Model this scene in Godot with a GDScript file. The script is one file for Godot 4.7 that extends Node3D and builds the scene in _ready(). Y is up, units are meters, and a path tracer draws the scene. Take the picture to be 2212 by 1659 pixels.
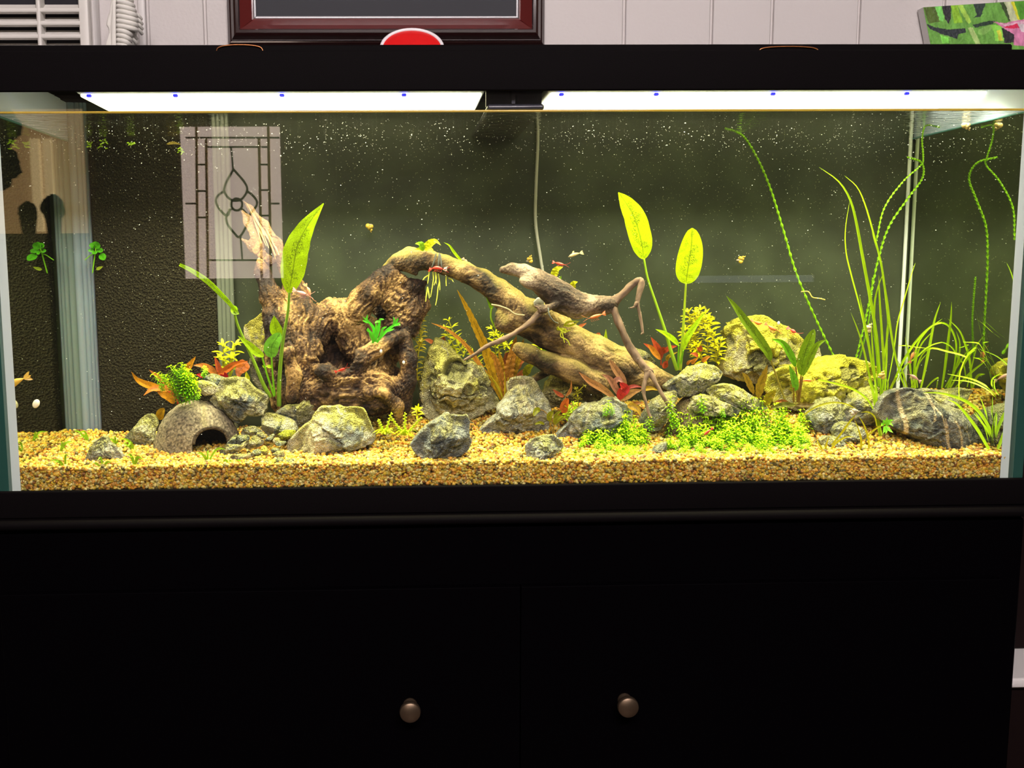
extends Node3D
# A planted freshwater aquarium on a black stand, seen from the front.

const PW := 2212.0
const PH := 1659.0
const Y0 := 0.80            # height of the tank's visible bottom edge above the floor
const FPX := 2111.4         # focal length in pixels
const SHIFT := -174.84
const EYE := Vector3(-0.13379, 0.26493 + Y0, 1.15333)
const PITCH := 0.12441
const YAW := 0.02675
const ROLL := -0.00723
const HALF := 0.603         # half of the tank's inner width
const DEEP := 0.270         # inner depth of the tank
const WATER := 0.436 + Y0
const WALLZ := -0.345

var right_dir: Vector3
var up_dir: Vector3
var fwd_dir: Vector3
var names := {}
var M := {}
var rng := RandomNumberGenerator.new()
var nz := FastNoiseLite.new()       # smooth
var rd := FastNoiseLite.new()       # ridged
var ce := FastNoiseLite.new()       # cells
var rn := FastNoiseLite.new()       # for rocks
var rr_ := FastNoiseLite.new()
var ck := FastNoiseLite.new()       # cracks
var zooms := {}

class G:
	var v := PackedVector3Array()
	var uv := PackedVector2Array()
	var c := PackedColorArray()
	var i := PackedInt32Array()
	func add(p: Vector3, u := Vector2.ZERO, col := Color.WHITE) -> int:
		v.append(p)
		uv.append(u)
		c.append(col)
		return v.size() - 1
	func tri(a: int, b: int, d: int) -> void:
		i.append(a)
		i.append(b)
		i.append(d)
	func quad(a: int, b: int, d: int, e: int) -> void:
		tri(a, b, d)
		tri(a, d, e)
	func mesh(closed := true, flat := false) -> ArrayMesh:
		if flat:
			var v2 := PackedVector3Array()
			var u2 := PackedVector2Array()
			var c2 := PackedColorArray()
			var i2 := PackedInt32Array()
			for k in i:
				i2.append(v2.size())
				v2.append(v[k])
				u2.append(uv[k])
				c2.append(c[k])
			v = v2
			uv = u2
			c = c2
			i = i2
		if closed:
			var vol := 0.0
			for k in range(0, i.size(), 3):
				vol += v[i[k]].dot(v[i[k + 1]].cross(v[i[k + 2]]))
			if vol < 0.0:
				for k in range(0, i.size(), 3):
					var t := i[k + 1]
					i[k + 1] = i[k + 2]
					i[k + 2] = t
		var n := PackedVector3Array()
		n.resize(v.size())
		for k in range(0, i.size(), 3):
			var f := (v[i[k + 1]] - v[i[k]]).cross(v[i[k + 2]] - v[i[k]])
			n[i[k]] += f
			n[i[k + 1]] += f
			n[i[k + 2]] += f
		for k in n.size():
			n[k] = n[k].normalized() if n[k].length_squared() > 1e-24 else Vector3.UP
		var out := PackedInt32Array(i)
		for k in range(0, out.size(), 3):
			var t := out[k + 1]
			out[k + 1] = out[k + 2]
			out[k + 2] = t
		var a := []
		a.resize(Mesh.ARRAY_MAX)
		a[Mesh.ARRAY_VERTEX] = v
		a[Mesh.ARRAY_NORMAL] = n
		a[Mesh.ARRAY_TEX_UV] = uv
		a[Mesh.ARRAY_COLOR] = c
		a[Mesh.ARRAY_INDEX] = out
		var m := ArrayMesh.new()
		m.add_surface_from_arrays(Mesh.PRIMITIVE_TRIANGLES, a)
		return m

# ------------------------------------------------------------------ places
func setup_view() -> void:
	fwd_dir = Vector3(sin(YAW) * cos(PITCH), -sin(PITCH), -cos(YAW) * cos(PITCH))
	var r := Vector3(cos(YAW), 0, sin(YAW))
	var u := r.cross(fwd_dir)
	right_dir = r * cos(ROLL) + u * sin(ROLL)
	up_dir = u * cos(ROLL) - r * sin(ROLL)
	# the crops of the photograph in which places were measured: left, top, enlargement
	zooms = {
		"p": Vector3(0, 0, 1), "Z4": Vector3(0, 240, 3.95), "Z5": Vector3(0, 640, 3.77), "Z6": Vector3(360, 400, 3.191), "Z7": Vector3(460, 640, 4.148), "Z8": Vector3(800, 480, 3.456),
		"B1": Vector3(860, 680, 3.95), "B2": Vector3(1180, 780, 3.687), "B3": Vector3(1300, 380, 3.318), "B4": Vector3(1700, 240, 3.949), "B5": Vector3(1500, 620, 3.107),
		"V": Vector3(1840, 480, 4.366), "W": Vector3(1740, 820, 4.686), "C": Vector3(1900, 850, 7.09), "K": Vector3(270, 760, 7.541), "T": Vector3(1400, 620, 5.925), "E": Vector3(1160, 620, 5.925),
		"S": Vector3(440, 880, 6.9125), "A": Vector3(820, 500, 7.9), "L": Vector3(0, 860, 7.373), "N": Vector3(0, 180, 7.373), "H": Vector3(0, 0, 6.9125), "R": Vector3(1960, 0, 8.778),
	}

func at(x: float, y: float, s: float) -> Vector3:      # the place behind that pixel, s metres behind the front glass
	var d := fwd_dir + right_dir * ((x - PW / 2 - SHIFT) / FPX) - up_dir * ((y - PH / 2) / FPX)
	return EYE + d * ((EYE.z + s) / -d.z)

func mpp(s: float) -> float:
	return (EYE.z + s) / FPX

func zp(z: String, x: float, y: float) -> Vector2:
	var k: Vector3 = zooms[z]
	return Vector2(k.x + x / k.z, k.y + y / k.z)

func zat(z: String, x: float, y: float, s: float) -> Vector3:
	var q := zp(z, x, y)
	return at(q.x, q.y, s)

func path(z: String, a: Array, s0: float, s1: float) -> PackedVector3Array:
	var o := PackedVector3Array()
	var n := a.size() / 2
	for k in n:
		o.append(zat(z, a[2 * k], a[2 * k + 1], lerpf(s0, s1, float(k) / maxf(1, n - 1))))
	return o

func gh(x: float, s: float) -> float:                  # height of the gravel
	var rise := smoothstep(-0.42, -0.05, x) * 0.030 + smoothstep(0.05, 0.55, x) * 0.016
	return Y0 + 0.0245 + rise * smoothstep(0.02, 0.27, s) + 0.0022 * nz.get_noise_2d(x * 14.0, s * 14.0)

func ground_s(x: float, y: float) -> float:            # how deep the gravel lies behind that pixel
	var s := 0.0
	while s < DEEP:
		var p := at(x, y, s)
		if p.y <= gh(p.x, s):
			return s
		s += 0.003
	return DEEP

# ------------------------------------------------------------------ objects
func numbered(called: String) -> String:
	names[called] = names.get(called, -1) + 1
	return called if names[called] == 0 else "%s_%03d" % [called, names[called]]

func tag(o: Node, label: String, category: String, group := "") -> void:
	o.set_meta("label", label)
	o.set_meta("category", category)
	if group:
		o.set_meta("group", group)

func thing(called: String, label: String, category: String, where := Vector3.ZERO, group := "") -> Node3D:
	var o := Node3D.new()
	o.name = numbered(called)
	add_child(o)
	o.position = where
	tag(o, label, category, group)
	return o

func inst(called: String, m: Mesh, mat: Material, parent: Node3D = null) -> MeshInstance3D:
	var o := MeshInstance3D.new()
	o.mesh = m
	o.material_override = mat
	if parent:
		o.name = called
		parent.add_child(o, true)
	else:
		o.name = numbered(called)
		add_child(o)
	return o

func put(called: String, g: G, mat: Material, parent: Node3D = null, closed := true, flat := false) -> MeshInstance3D:
	# the shape is given in world places; a part's node is set back by its thing's own place
	var o := inst(called, g.mesh(closed, flat), mat, parent)
	var p: Node = parent
	while p and p != self:
		o.position -= (p as Node3D).position
		p = p.get_parent()
	return o

func single(called: String, g: G, mat: Material, label: String, category: String, group := "", closed := true) -> MeshInstance3D:
	var o := put(called, g, mat, null, closed)
	tag(o, label, category, group)
	return o

func struct(called: String, g: G, mat: Material, closed := true) -> MeshInstance3D:
	var o := put(called, g, mat, null, closed)
	o.set_meta("kind", "structure")
	return o

# ------------------------------------------------------------------ shapes
func box(g: G, lo: Vector3, hi: Vector3, b := 0.0, col := Color.WHITE) -> void:
	# a box with chamfered edges
	var c := (lo + hi) / 2
	var h := (hi - lo) / 2
	b = minf(b, minf(h.x, minf(h.y, h.z)) * 0.9)
	if b <= 0.0:
		for ax in 3:
			for sg in [-1.0, 1.0]:
				var ks := []
				for q in [[-1, -1], [1, -1], [1, 1], [-1, 1]]:
					var p := Vector3.ZERO
					p[ax] = sg * h[ax]
					p[(ax + 1) % 3] = q[0] * h[(ax + 1) % 3]
					p[(ax + 2) % 3] = q[1] * h[(ax + 2) % 3]
					ks.append(g.add(c + p, Vector2(p[(ax + 1) % 3], p[(ax + 2) % 3]), col))
				if sg > 0:
					g.quad(ks[0], ks[1], ks[2], ks[3])
				else:
					g.quad(ks[0], ks[3], ks[2], ks[1])
		return
	var id := {}
	for x in [-1, 1]:
		for y in [-1, 1]:
			for z in [-1, 1]:
				for ax in 3:
					var s := Vector3(x, y, z)
					var p := s * h
					for o in 3:
						if o != ax:
							p[o] -= s[o] * b
					id[[x, y, z, ax]] = g.add(c + p, Vector2(p.x + p.z, p.y), col)
	for ax in 3:
		var u := (ax + 1) % 3
		var w := (ax + 2) % 3
		for sg in [-1, 1]:
			var ks := []
			for q in [[-1, -1], [1, -1], [1, 1], [-1, 1]]:
				var s := [0, 0, 0]
				s[ax] = sg
				s[u] = q[0]
				s[w] = q[1]
				ks.append(id[[s[0], s[1], s[2], ax]])
			if sg > 0:
				g.quad(ks[0], ks[1], ks[2], ks[3])
			else:
				g.quad(ks[0], ks[3], ks[2], ks[1])
	for ax in 3:                # the edge strips that run along ax
		var u := (ax + 1) % 3
		var w := (ax + 2) % 3
		for a in [-1, 1]:
			for d in [-1, 1]:
				var s := [0, 0, 0]
				s[u] = a
				s[w] = d
				s[ax] = -1
				var k0 = id[[s[0], s[1], s[2], u]]
				var k1 = id[[s[0], s[1], s[2], w]]
				s[ax] = 1
				var k2 = id[[s[0], s[1], s[2], w]]
				var k3 = id[[s[0], s[1], s[2], u]]
				if a * d > 0:
					g.quad(k0, k1, k2, k3)
				else:
					g.quad(k0, k3, k2, k1)
	for x in [-1, 1]:
		for y in [-1, 1]:
			for z in [-1, 1]:
				if x * y * z > 0:
					g.tri(id[[x, y, z, 0]], id[[x, y, z, 1]], id[[x, y, z, 2]])
				else:
					g.tri(id[[x, y, z, 0]], id[[x, y, z, 2]], id[[x, y, z, 1]])

func boxg(lo: Vector3, hi: Vector3, b := 0.0, col := Color.WHITE) -> G:
	var g := G.new()
	box(g, lo.min(hi), lo.max(hi), b, col)
	return g

func spline(p: PackedVector3Array, n: int) -> PackedVector3Array:
	var o := PackedVector3Array()
	var m := p.size() - 1
	if m < 1:
		return p
	for k in n + 1:
		var t := float(k) / n * m
		var j := mini(int(t), m - 1)
		var f := t - j
		var a := p[maxi(j - 1, 0)] if j > 0 else p[0] * 2 - p[1]
		var d := p[j + 2] if j + 2 <= m else p[m] * 2 - p[m - 1]
		o.append(p[j].cubic_interpolate(p[j + 1], a, d, f))
	return o

func tube(g: G, p: PackedVector3Array, radii: Array, seg: int, col := Color.WHITE, amp := 0.0, flat := 1.0) -> void:
	# a round bar along points, its radius going through the list; amp: how uneven its skin is
	var n := p.size()
	var side := Vector3.UP
	var first := g.v.size()
	var run := 0.0
	for k in n:
		var d := (p[mini(k + 1, n - 1)] - p[maxi(k - 1, 0)]).normalized()
		side = (side - d * side.dot(d))
		if side.length() < 1e-5:
			side = Vector3.RIGHT - d * d.x
		side = side.normalized()
		var w := d.cross(side)
		var t := float(k) / (n - 1) * (radii.size() - 1)
		var j := mini(int(t), maxi(radii.size() - 2, 0))
		var r: float = radii[0] if radii.size() == 1 else lerpf(radii[j], radii[j + 1], t - j)
		if k:
			run += p[k].distance_to(p[k - 1])
		for q in seg + 1:
			var a := TAU * (q % seg) / seg
			var e := side * cos(a) + w * sin(a) * flat
			var rr := r
			var cc := col
			if amp > 0.0:
				var o := p[k] + e * r
				var b := nz.get_noise_3d(o.x * 160.0 - d.x * run * 120.0, o.y * 160.0 - d.y * run * 120.0, o.z * 160.0)
				rr += r * amp * (b + 0.7 * nz.get_noise_3d(o.x * 40, o.y * 40, o.z * 40))
				cc = col * (1.0 + 0.9 * b)
			g.add(p[k] + e * rr, Vector2(float(q) / seg, run * 12.0), cc)
	for k in n - 1:
		for q in seg:
			var a := first + k * (seg + 1) + q
			g.quad(a, a + 1, a + seg + 2, a + seg + 1)
	for e in 2:
		var k := 0 if e == 0 else n - 1
		var c := g.add(p[k] + (p[k] - p[k + 1 - 2 * e]).normalized() * float(radii[0 if e == 0 else -1]) * 0.4, Vector2.ZERO, col)
		for q in seg:
			var a := first + k * (seg + 1) + q
			if e == 0:
				g.tri(c, a + 1, a)
			else:
				g.tri(c, a, a + 1)

func ball(g: G, c: Vector3, r: Vector3, seg := 12, rings := 8, col := Color.WHITE, amp := 0.0) -> void:
	var first := g.v.size()
	for k in rings + 1:
		var f := PI * k / rings
		for q in seg + 1:
			var a := TAU * (q % seg) / seg
			var e := Vector3(sin(f) * cos(a), cos(f), sin(f) * sin(a))
			var p := c + e * r
			if amp > 0.0:
				p += e * r * amp * nz.get_noise_3d(p.x * 90, p.y * 90, p.z * 90)
			g.add(p, Vector2(float(q) / seg, float(k) / rings), col)
	for k in rings:
		for q in seg:
			var a := first + k * (seg + 1) + q
			g.quad(a, a + 1, a + seg + 2, a + seg + 1)

func lathe(g: G, c: Vector3, axis: Vector3, prof: Array, seg := 32, col := Color.WHITE) -> void:
	# prof: radius and height by turns
	var d := axis.normalized()
	var e := d.cross(Vector3.UP if absf(d.y) < 0.9 else Vector3.RIGHT).normalized()
	var w := d.cross(e)
	var first := g.v.size()
	var n := prof.size() / 2
	for k in n:
		for q in seg + 1:
			var a := TAU * (q % seg) / seg
			g.add(c + d * prof[2 * k + 1] + (e * cos(a) + w * sin(a)) * prof[2 * k], Vector2(float(q) / seg, float(k) / n), col)
	for k in n - 1:
		for q in seg:
			var a := first + k * (seg + 1) + q
			g.quad(a, a + 1, a + seg + 2, a + seg + 1)

func blade(g: G, p: PackedVector3Array, hw: float, o := {}) -> void:
	# a leaf along its midrib; hw: half its greatest width
	var n: int = o.get("n", 14)
	var q := spline(p, n)
	var shape: String = o.get("shape", "leaf")
	var face: Vector3 = o.get("face", Vector3(0, 0.25, 1))
	var fold: float = o.get("fold", 0.25)
	var ruffle: float = o.get("ruffle", 0.0)
	var rf: float = o.get("freq", 24.0)
	var twist: float = o.get("twist", 0.0)
	var col: Color = o.get("col", Color(0.35, 0.6, 0.03))
	var col2: Color = o.get("col2", col)
	var m: int = o.get("m", 4)
	var first := g.v.size()
	var ph := p[0].x * 170.0
	for k in n + 1:
		var t := float(k) / n
		var d := (q[mini(k + 1, n)] - q[maxi(k - 1, 0)]).normalized()
		var f := (face - d * face.dot(d)).normalized()
		if twist != 0.0:
			f = f.rotated(d, twist * t)
		var side := d.cross(f).normalized()
		var w := 1.0
		if shape == "leaf":
			w = pow(sin(PI * pow(t, 0.72)), 0.85) if t < 1.0 else 0.0
		elif shape == "oval":
			w = sqrt(maxf(0, sin(PI * pow(t, 0.9))))
		elif shape == "tipped":        # widest near the foot
			w = pow(maxf(0, sin(PI * pow(t, 0.5))), 0.8)
		elif shape == "grass":
			w = minf(1.0, 0.6 + t) * pow(1.0 - pow(t, 3.0), 0.8)
		elif shape == "roll":
			w = 0.55 + 0.45 * sin(PI * t)
		w = maxf(w, 0.04) * hw
		for j in m + 1:
			var u := float(j) / m * 2 - 1
			var ww := w * (1.0 + ruffle * 0.35 * sin(t * rf * 1.7 + ph + j))
			var pos := q[k] + side * u * ww + f * (absf(u) * fold * w + ruffle * w * sin(t * rf + ph + (1.5 if u > 0 else 0.0)) * u * u)
			if o.get("curl", 0.0) != 0.0:
				var a: float = u * o.curl
				pos = q[k] + (side * sin(a) + f * (1.0 - cos(a))) * w / maxf(0.3, o.curl)
			var cc := col.lerp(col2, t)
			g.add(pos, Vector2(u * 0.5 + 0.5, t), cc * (1.0 + 0.25 * nz.get_noise_3d(pos.x * 300, pos.y * 300, pos.z * 300)))
	for k in n:
		for j in m:
			var a := first + k * (m + 1) + j
			g.quad(a, a + 1, a + m + 2, a + m + 1)

func outline(z: String, a: Array, s: float, n: int) -> PackedVector2Array:
	# the closed outline in metres on the upright plane s behind the glass, evenly spaced
	var p := PackedVector2Array()
	for k in a.size() / 2:
		var w := zat(z, a[2 * k], a[2 * k + 1], s)
		p.append(Vector2(w.x, w.y))
	p.append(p[0])
	var total := 0.0
	for k in p.size() - 1:
		total += p[k].distance_to(p[k + 1])
	var o := PackedVector2Array()
	var j := 0
	var done := 0.0
	for k in n:
		var want := total * k / n
		while done + p[j].distance_to(p[j + 1]) < want:
			done += p[j].distance_to(p[j + 1])
			j += 1
		var f := (want - done) / maxf(1e-9, p[j].distance_to(p[j + 1]))
		o.append(p[j].lerp(p[j + 1], f))
	var r := PackedVector2Array()
	for k in n:
		r.append(o[k] * 0.5 + (o[(k + 1) % n] + o[(k + n - 1) % n]) * 0.25)
	return r

const ROCKS := {     # base, second tone, growth, veins, how much growth, how many veins, craggy
	"grey": [Color(0.24, 0.27, 0.25), Color(0.58, 0.60, 0.50), Color(0.50, 0.50, 0.16), Color(0.72, 0.68, 0.50), 0.30, 0.05, 0.9],
	"veined": [Color(0.14, 0.155, 0.145), Color(0.44, 0.45, 0.38), Color(0.50, 0.48, 0.26), Color(0.90, 0.74, 0.44), 0.25, 0.03, 0.55],
	"cream": [Color(0.66, 0.60, 0.34), Color(0.88, 0.80, 0.54), Color(0.58, 0.56, 0.08), Color(0.8, 0.75, 0.55), 0.25, 0.03, 0.4],
	"yellow": [Color(0.55, 0.51, 0.25), Color(0.38, 0.36, 0.21), Color(0.70, 0.66, 0.06), Color(0.75, 0.7, 0.45), 0.55, 0.02, 0.9],
	"slab": [Color(0.16, 0.19, 0.18), Color(0.64, 0.59, 0.36), Color(0.55, 0.53, 0.14), Color(0.6, 0.57, 0.42), 0.30, 0.03, 0.8],
	"slate": [Color(0.11, 0.14, 0.135), Color(0.34, 0.39, 0.33), Color(0.42, 0.43, 0.12), Color(0.5, 0.5, 0.4), 0.25, 0.03, 0.5],
}

func rock_shape(z: String, a: Array, s: float, thick: float, kind: String, sd: float, o := {}) -> G:
	var n: int = o.get("n", 96)
	var rings: int = o.get("rings", 26)
	var line := outline(z, a, s, n)
	var c := Vector2.ZERO
	for q in line:
		c += q / n
	var size := 0.0
	for q in line:
		size += q.distance_to(c) / n
	var K: Array = o.get("look", ROCKS[kind])
	var rough: float = o.get("rough", K[6])
	var amp := size * 0.16 * rough
	var g := G.new()
	var fr := 0.9 / size
	var lean: float = o.get("lean", 0.0)       # the foot nearer than the top
	var split: float = o.get("split", 9.0)     # beyond this share of the width the second look starts
	var rg := RandomNumberGenerator.new()       # broken faces
	rg.seed = int(sd * 977.0)
	var cuts := []
	for k in int(o.get("cuts", 11.0 if rough > 0.6 else 5.0)):
		var t := rg.randf() * TAU
		var nn := Vector3(cos(t), sin(t), rg.randf_range(0.5, 1.6)).normalized()
		var sup := 0.0
		for q in line:
			sup = maxf(sup, (q - c).dot(Vector2(nn.x, nn.y)))
		cuts.append([nn, sqrt(pow(sup * 0.85, 2) + pow(thick * nn.z, 2)) * rg.randf_range(0.62, 0.86)])
	var vein_lines := []
	for vl in o.get("veins", []):
		var pl := PackedVector2Array()
		for k in range(1, vl.size() - 1, 2):
			var w := zat(z, vl[k], vl[k + 1], s)
			pl.append(Vector2(w.x, w.y))
		vein_lines.append([pl, vl[0] * 0.5 / (zooms[z] as Vector3).z * mpp(s)])
	var pits := []
	for pt in o.get("pits", []):
		var pw := zat(z, pt[0], pt[1], s - thick * 0.8)
		pits.append([pw, pt[2] / (zooms[z] as Vector3).z * mpp(s), pt[3]])
	for side in [1.0, -1.0]:
		var first := g.v.size()
		var rr := rings if side > 0 else 7
		for k in rr + 1:
			var f := PI / 2 * (1.0 - float(k) / rr)
			var fac := pow(sin(f), 0.8)
			var zz: float = pow(maxf(0.0, cos(f)), 0.75) * thick * side
			for q in n:
				var e := line[q] - c
				var p := Vector3(c.x + e.x * fac, c.y + e.y * fac, -s + zz + lean * (c.y - (c.y + e.y * fac)))
				if side > 0:
					var pc := p - Vector3(c.x, c.y, -s)
					for ct in cuts:
						var over: float = pc.dot(ct[0]) - ct[1]
						if over > 0.0:
							pc -= ct[0] * over * 0.85 * smoothstep(0.0, 0.3, cos(f))
					p = pc + Vector3(c.x, c.y, -s)
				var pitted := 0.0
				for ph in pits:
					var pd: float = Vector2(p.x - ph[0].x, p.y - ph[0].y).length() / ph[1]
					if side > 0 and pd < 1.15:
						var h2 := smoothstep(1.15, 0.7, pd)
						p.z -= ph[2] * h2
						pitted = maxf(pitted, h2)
				var nrm := Vector3(e.x * fac / size, e.y * fac / size, cos(f) * side).normalized()
				var x := p.x * fr * 100.0 + sd * 37.0
				var y := p.y * fr * 100.0 + sd * 11.0
				var w := p.z * fr * 100.0 + sd * 7.0
				var b := ce.get_noise_3d(x, y, w)
				var r1 := rr_.get_noise_3d(x * 0.6, y * 0.6, w * 0.6)
				var r2 := rn.get_noise_3d(x * 2.4, y * 2.4, w * 2.4)
				var r3 := rr_.get_noise_3d(x * 3.1, y * 3.1, w * 3.1)
				var wx := x + 18.0 * r2
				var wy := y + 18.0 * rn.get_noise_3d(x * 2.4 + 77, y * 2.4, w * 2.4)
				var cr := smoothstep(0.10, 0.0, ck.get_noise_3d(wx, wy * 1.3, w) + 1.0)
				var dd := amp * (0.75 * b + 0.9 * r1 + 0.45 * r2 + 0.40 * r3 - 0.55 * cr * rough)
				p += nrm * dd * (0.35 + 0.65 * cos(f)) 
				var tone := clampf(0.5 + 1.5 * rn.get_noise_3d(x * 0.9 + 50, y * 0.9, w * 0.9) + 0.8 * r2 + 0.35 * r3, 0, 1)
				var base: Color = K[0]
				var second: Color = K[1]
				if o.has("look2"):
					var where := smoothstep(split - 0.05, split + 0.05, (e.x * fac) / (2.2 * size) + 0.5 + 0.12 * r2)
					base = base.lerp(ROCKS[o.look2][0], where)
					second = second.lerp(ROCKS[o.look2][1], where)
				var col := base.lerp(second, tone)
				var grow: float = K[4]
				var up := clampf(nrm.y * 0.45 + 0.5 * rn.get_noise_3d(x * 1.3, y * 1.3 + 90, w * 1.3) + 0.35 * r3, -1, 1)
				col = col.lerp(K[2], clampf((up + grow - 0.35) * 2.2, 0, 0.85))
				var vein := absf(rn.get_noise_3d(x * 0.8 - y * 0.25 + 300, y * 0.22, w * 0.5))
				col = col.lerp(K[3], 0.85 * smoothstep(K[5], K[5] * 0.4, vein))
				col = col * (1.0 + 0.7 * rn.get_noise_3d(x * 7, y * 7, w * 7)) * (1.0 - 0.5 * cr * minf(rough, 1.0))
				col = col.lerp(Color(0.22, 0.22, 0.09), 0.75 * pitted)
				for vl in vein_lines:
					var pl: PackedVector2Array = vl[0]
					var best := 1e9
					var pq := Vector2(p.x, p.y) + Vector2(r2, r3) * 0.0007
					for k2 in pl.size() - 1:
						best = minf(best, pq.distance_to(Geometry2D.get_closest_point_to_segment(pq, pl[k2], pl[k2 + 1])))
					col = col.lerp(K[3], smoothstep(vl[1] * 1.5, vl[1] * 0.6, best))
				g.add(p, Vector2(p.x, p.y), col)
		for k in rr:
			for q in n:
				var a0 := first + k * n + q
				var a1 := first + k * n + (q + 1) % n
				if side > 0:
					g.quad(a0, a1, a1 + n, a0 + n)
				else:
					g.quad(a0, a0 + n, a1 + n, a1)
	return g

func rock(called: String, label: String, z: String, a: Array, s: float, thick: float, kind: String, sd: float, o := {}) -> MeshInstance3D:
	if s < 0.0:                # stands on the gravel where its foot shows
		var low := Vector2(0, -1e9)
		for k in a.size() / 2:
			var q := zp(z, a[2 * k], a[2 * k + 1])
			if q.y > low.y:
				low = q
		s = ground_s(low.x, low.y - 4) + thick * 0.55
	s = clampf(s, thick + 0.006, DEEP - thick * 0.6)
	return single(called, rock_shape(z, a, s, thick, kind, sd, o), M.rock, label, o.get("cat", "rock"), o.get("group", ""))

const ROOM_LIGHT := 9.0
const LAMP_LIGHT := 0.215
const EXPOSURE := 1.1

func _ready() -> void:
	rng.seed = 7
	setup_view()
	var cam := Camera3D.new()
	cam.name = "camera"
	cam.transform = Transform3D(Basis(right_dir, up_dir, -fwd_dir), EYE)
	cam.projection = Camera3D.PROJECTION_FRUSTUM
	cam.near = 0.05
	cam.far = 30.0
	cam.size = cam.near * PH / FPX
	cam.frustum_offset = Vector2(-SHIFT / FPX * cam.near, 0)
	add_child(cam)
	cam.current = true
	var env := Environment.new()
	env.background_mode = Environment.BG_COLOR
	env.background_color = Color(0, 0, 0)
	env.tonemap_mode = Environment.TONE_MAPPER_LINEAR
	env.tonemap_exposure = EXPOSURE
	env.sdfgi_enabled = true
	env.ssao_enabled = true
	env.ssil_enabled = true
	var we := WorldEnvironment.new()
	we.name = "world"
	we.environment = env
	add_child(we)
	nz.noise_type = FastNoiseLite.TYPE_SIMPLEX_SMOOTH
	nz.frequency = 1.0
	nz.fractal_octaves = 3
	rd.noise_type = FastNoiseLite.TYPE_SIMPLEX_SMOOTH
	rd.frequency = 1.0
	rd.fractal_type = FastNoiseLite.FRACTAL_RIDGED
	rd.fractal_octaves = 3
	ce.noise_type = FastNoiseLite.TYPE_CELLULAR
	ce.frequency = 0.016
	ce.cellular_return_type = FastNoiseLite.RETURN_CELL_VALUE
	ce.fractal_type = FastNoiseLite.FRACTAL_NONE
	rn.noise_type = FastNoiseLite.TYPE_SIMPLEX_SMOOTH
	rn.frequency = 0.010
	rn.fractal_octaves = 3
	rr_.noise_type = FastNoiseLite.TYPE_SIMPLEX_SMOOTH
	rr_.frequency = 0.012
	rr_.fractal_type = FastNoiseLite.FRACTAL_RIDGED
	rr_.fractal_octaves = 3
	ck.noise_type = FastNoiseLite.TYPE_CELLULAR
	ck.frequency = 0.011
	ck.cellular_return_type = FastNoiseLite.RETURN_DISTANCE2_SUB
	ck.fractal_type = FastNoiseLite.FRACTAL_NONE
	make_materials()
	build_room()
	build_tank()
	build_gravel()
	build_rocks()
	build_wood()
	build_broad()
	build_crypt()
	build_stems()
	build_red()
	build_ferns()
	build_grass()
	build_bushes()
	build_small_plants()
	build_animals()

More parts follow.
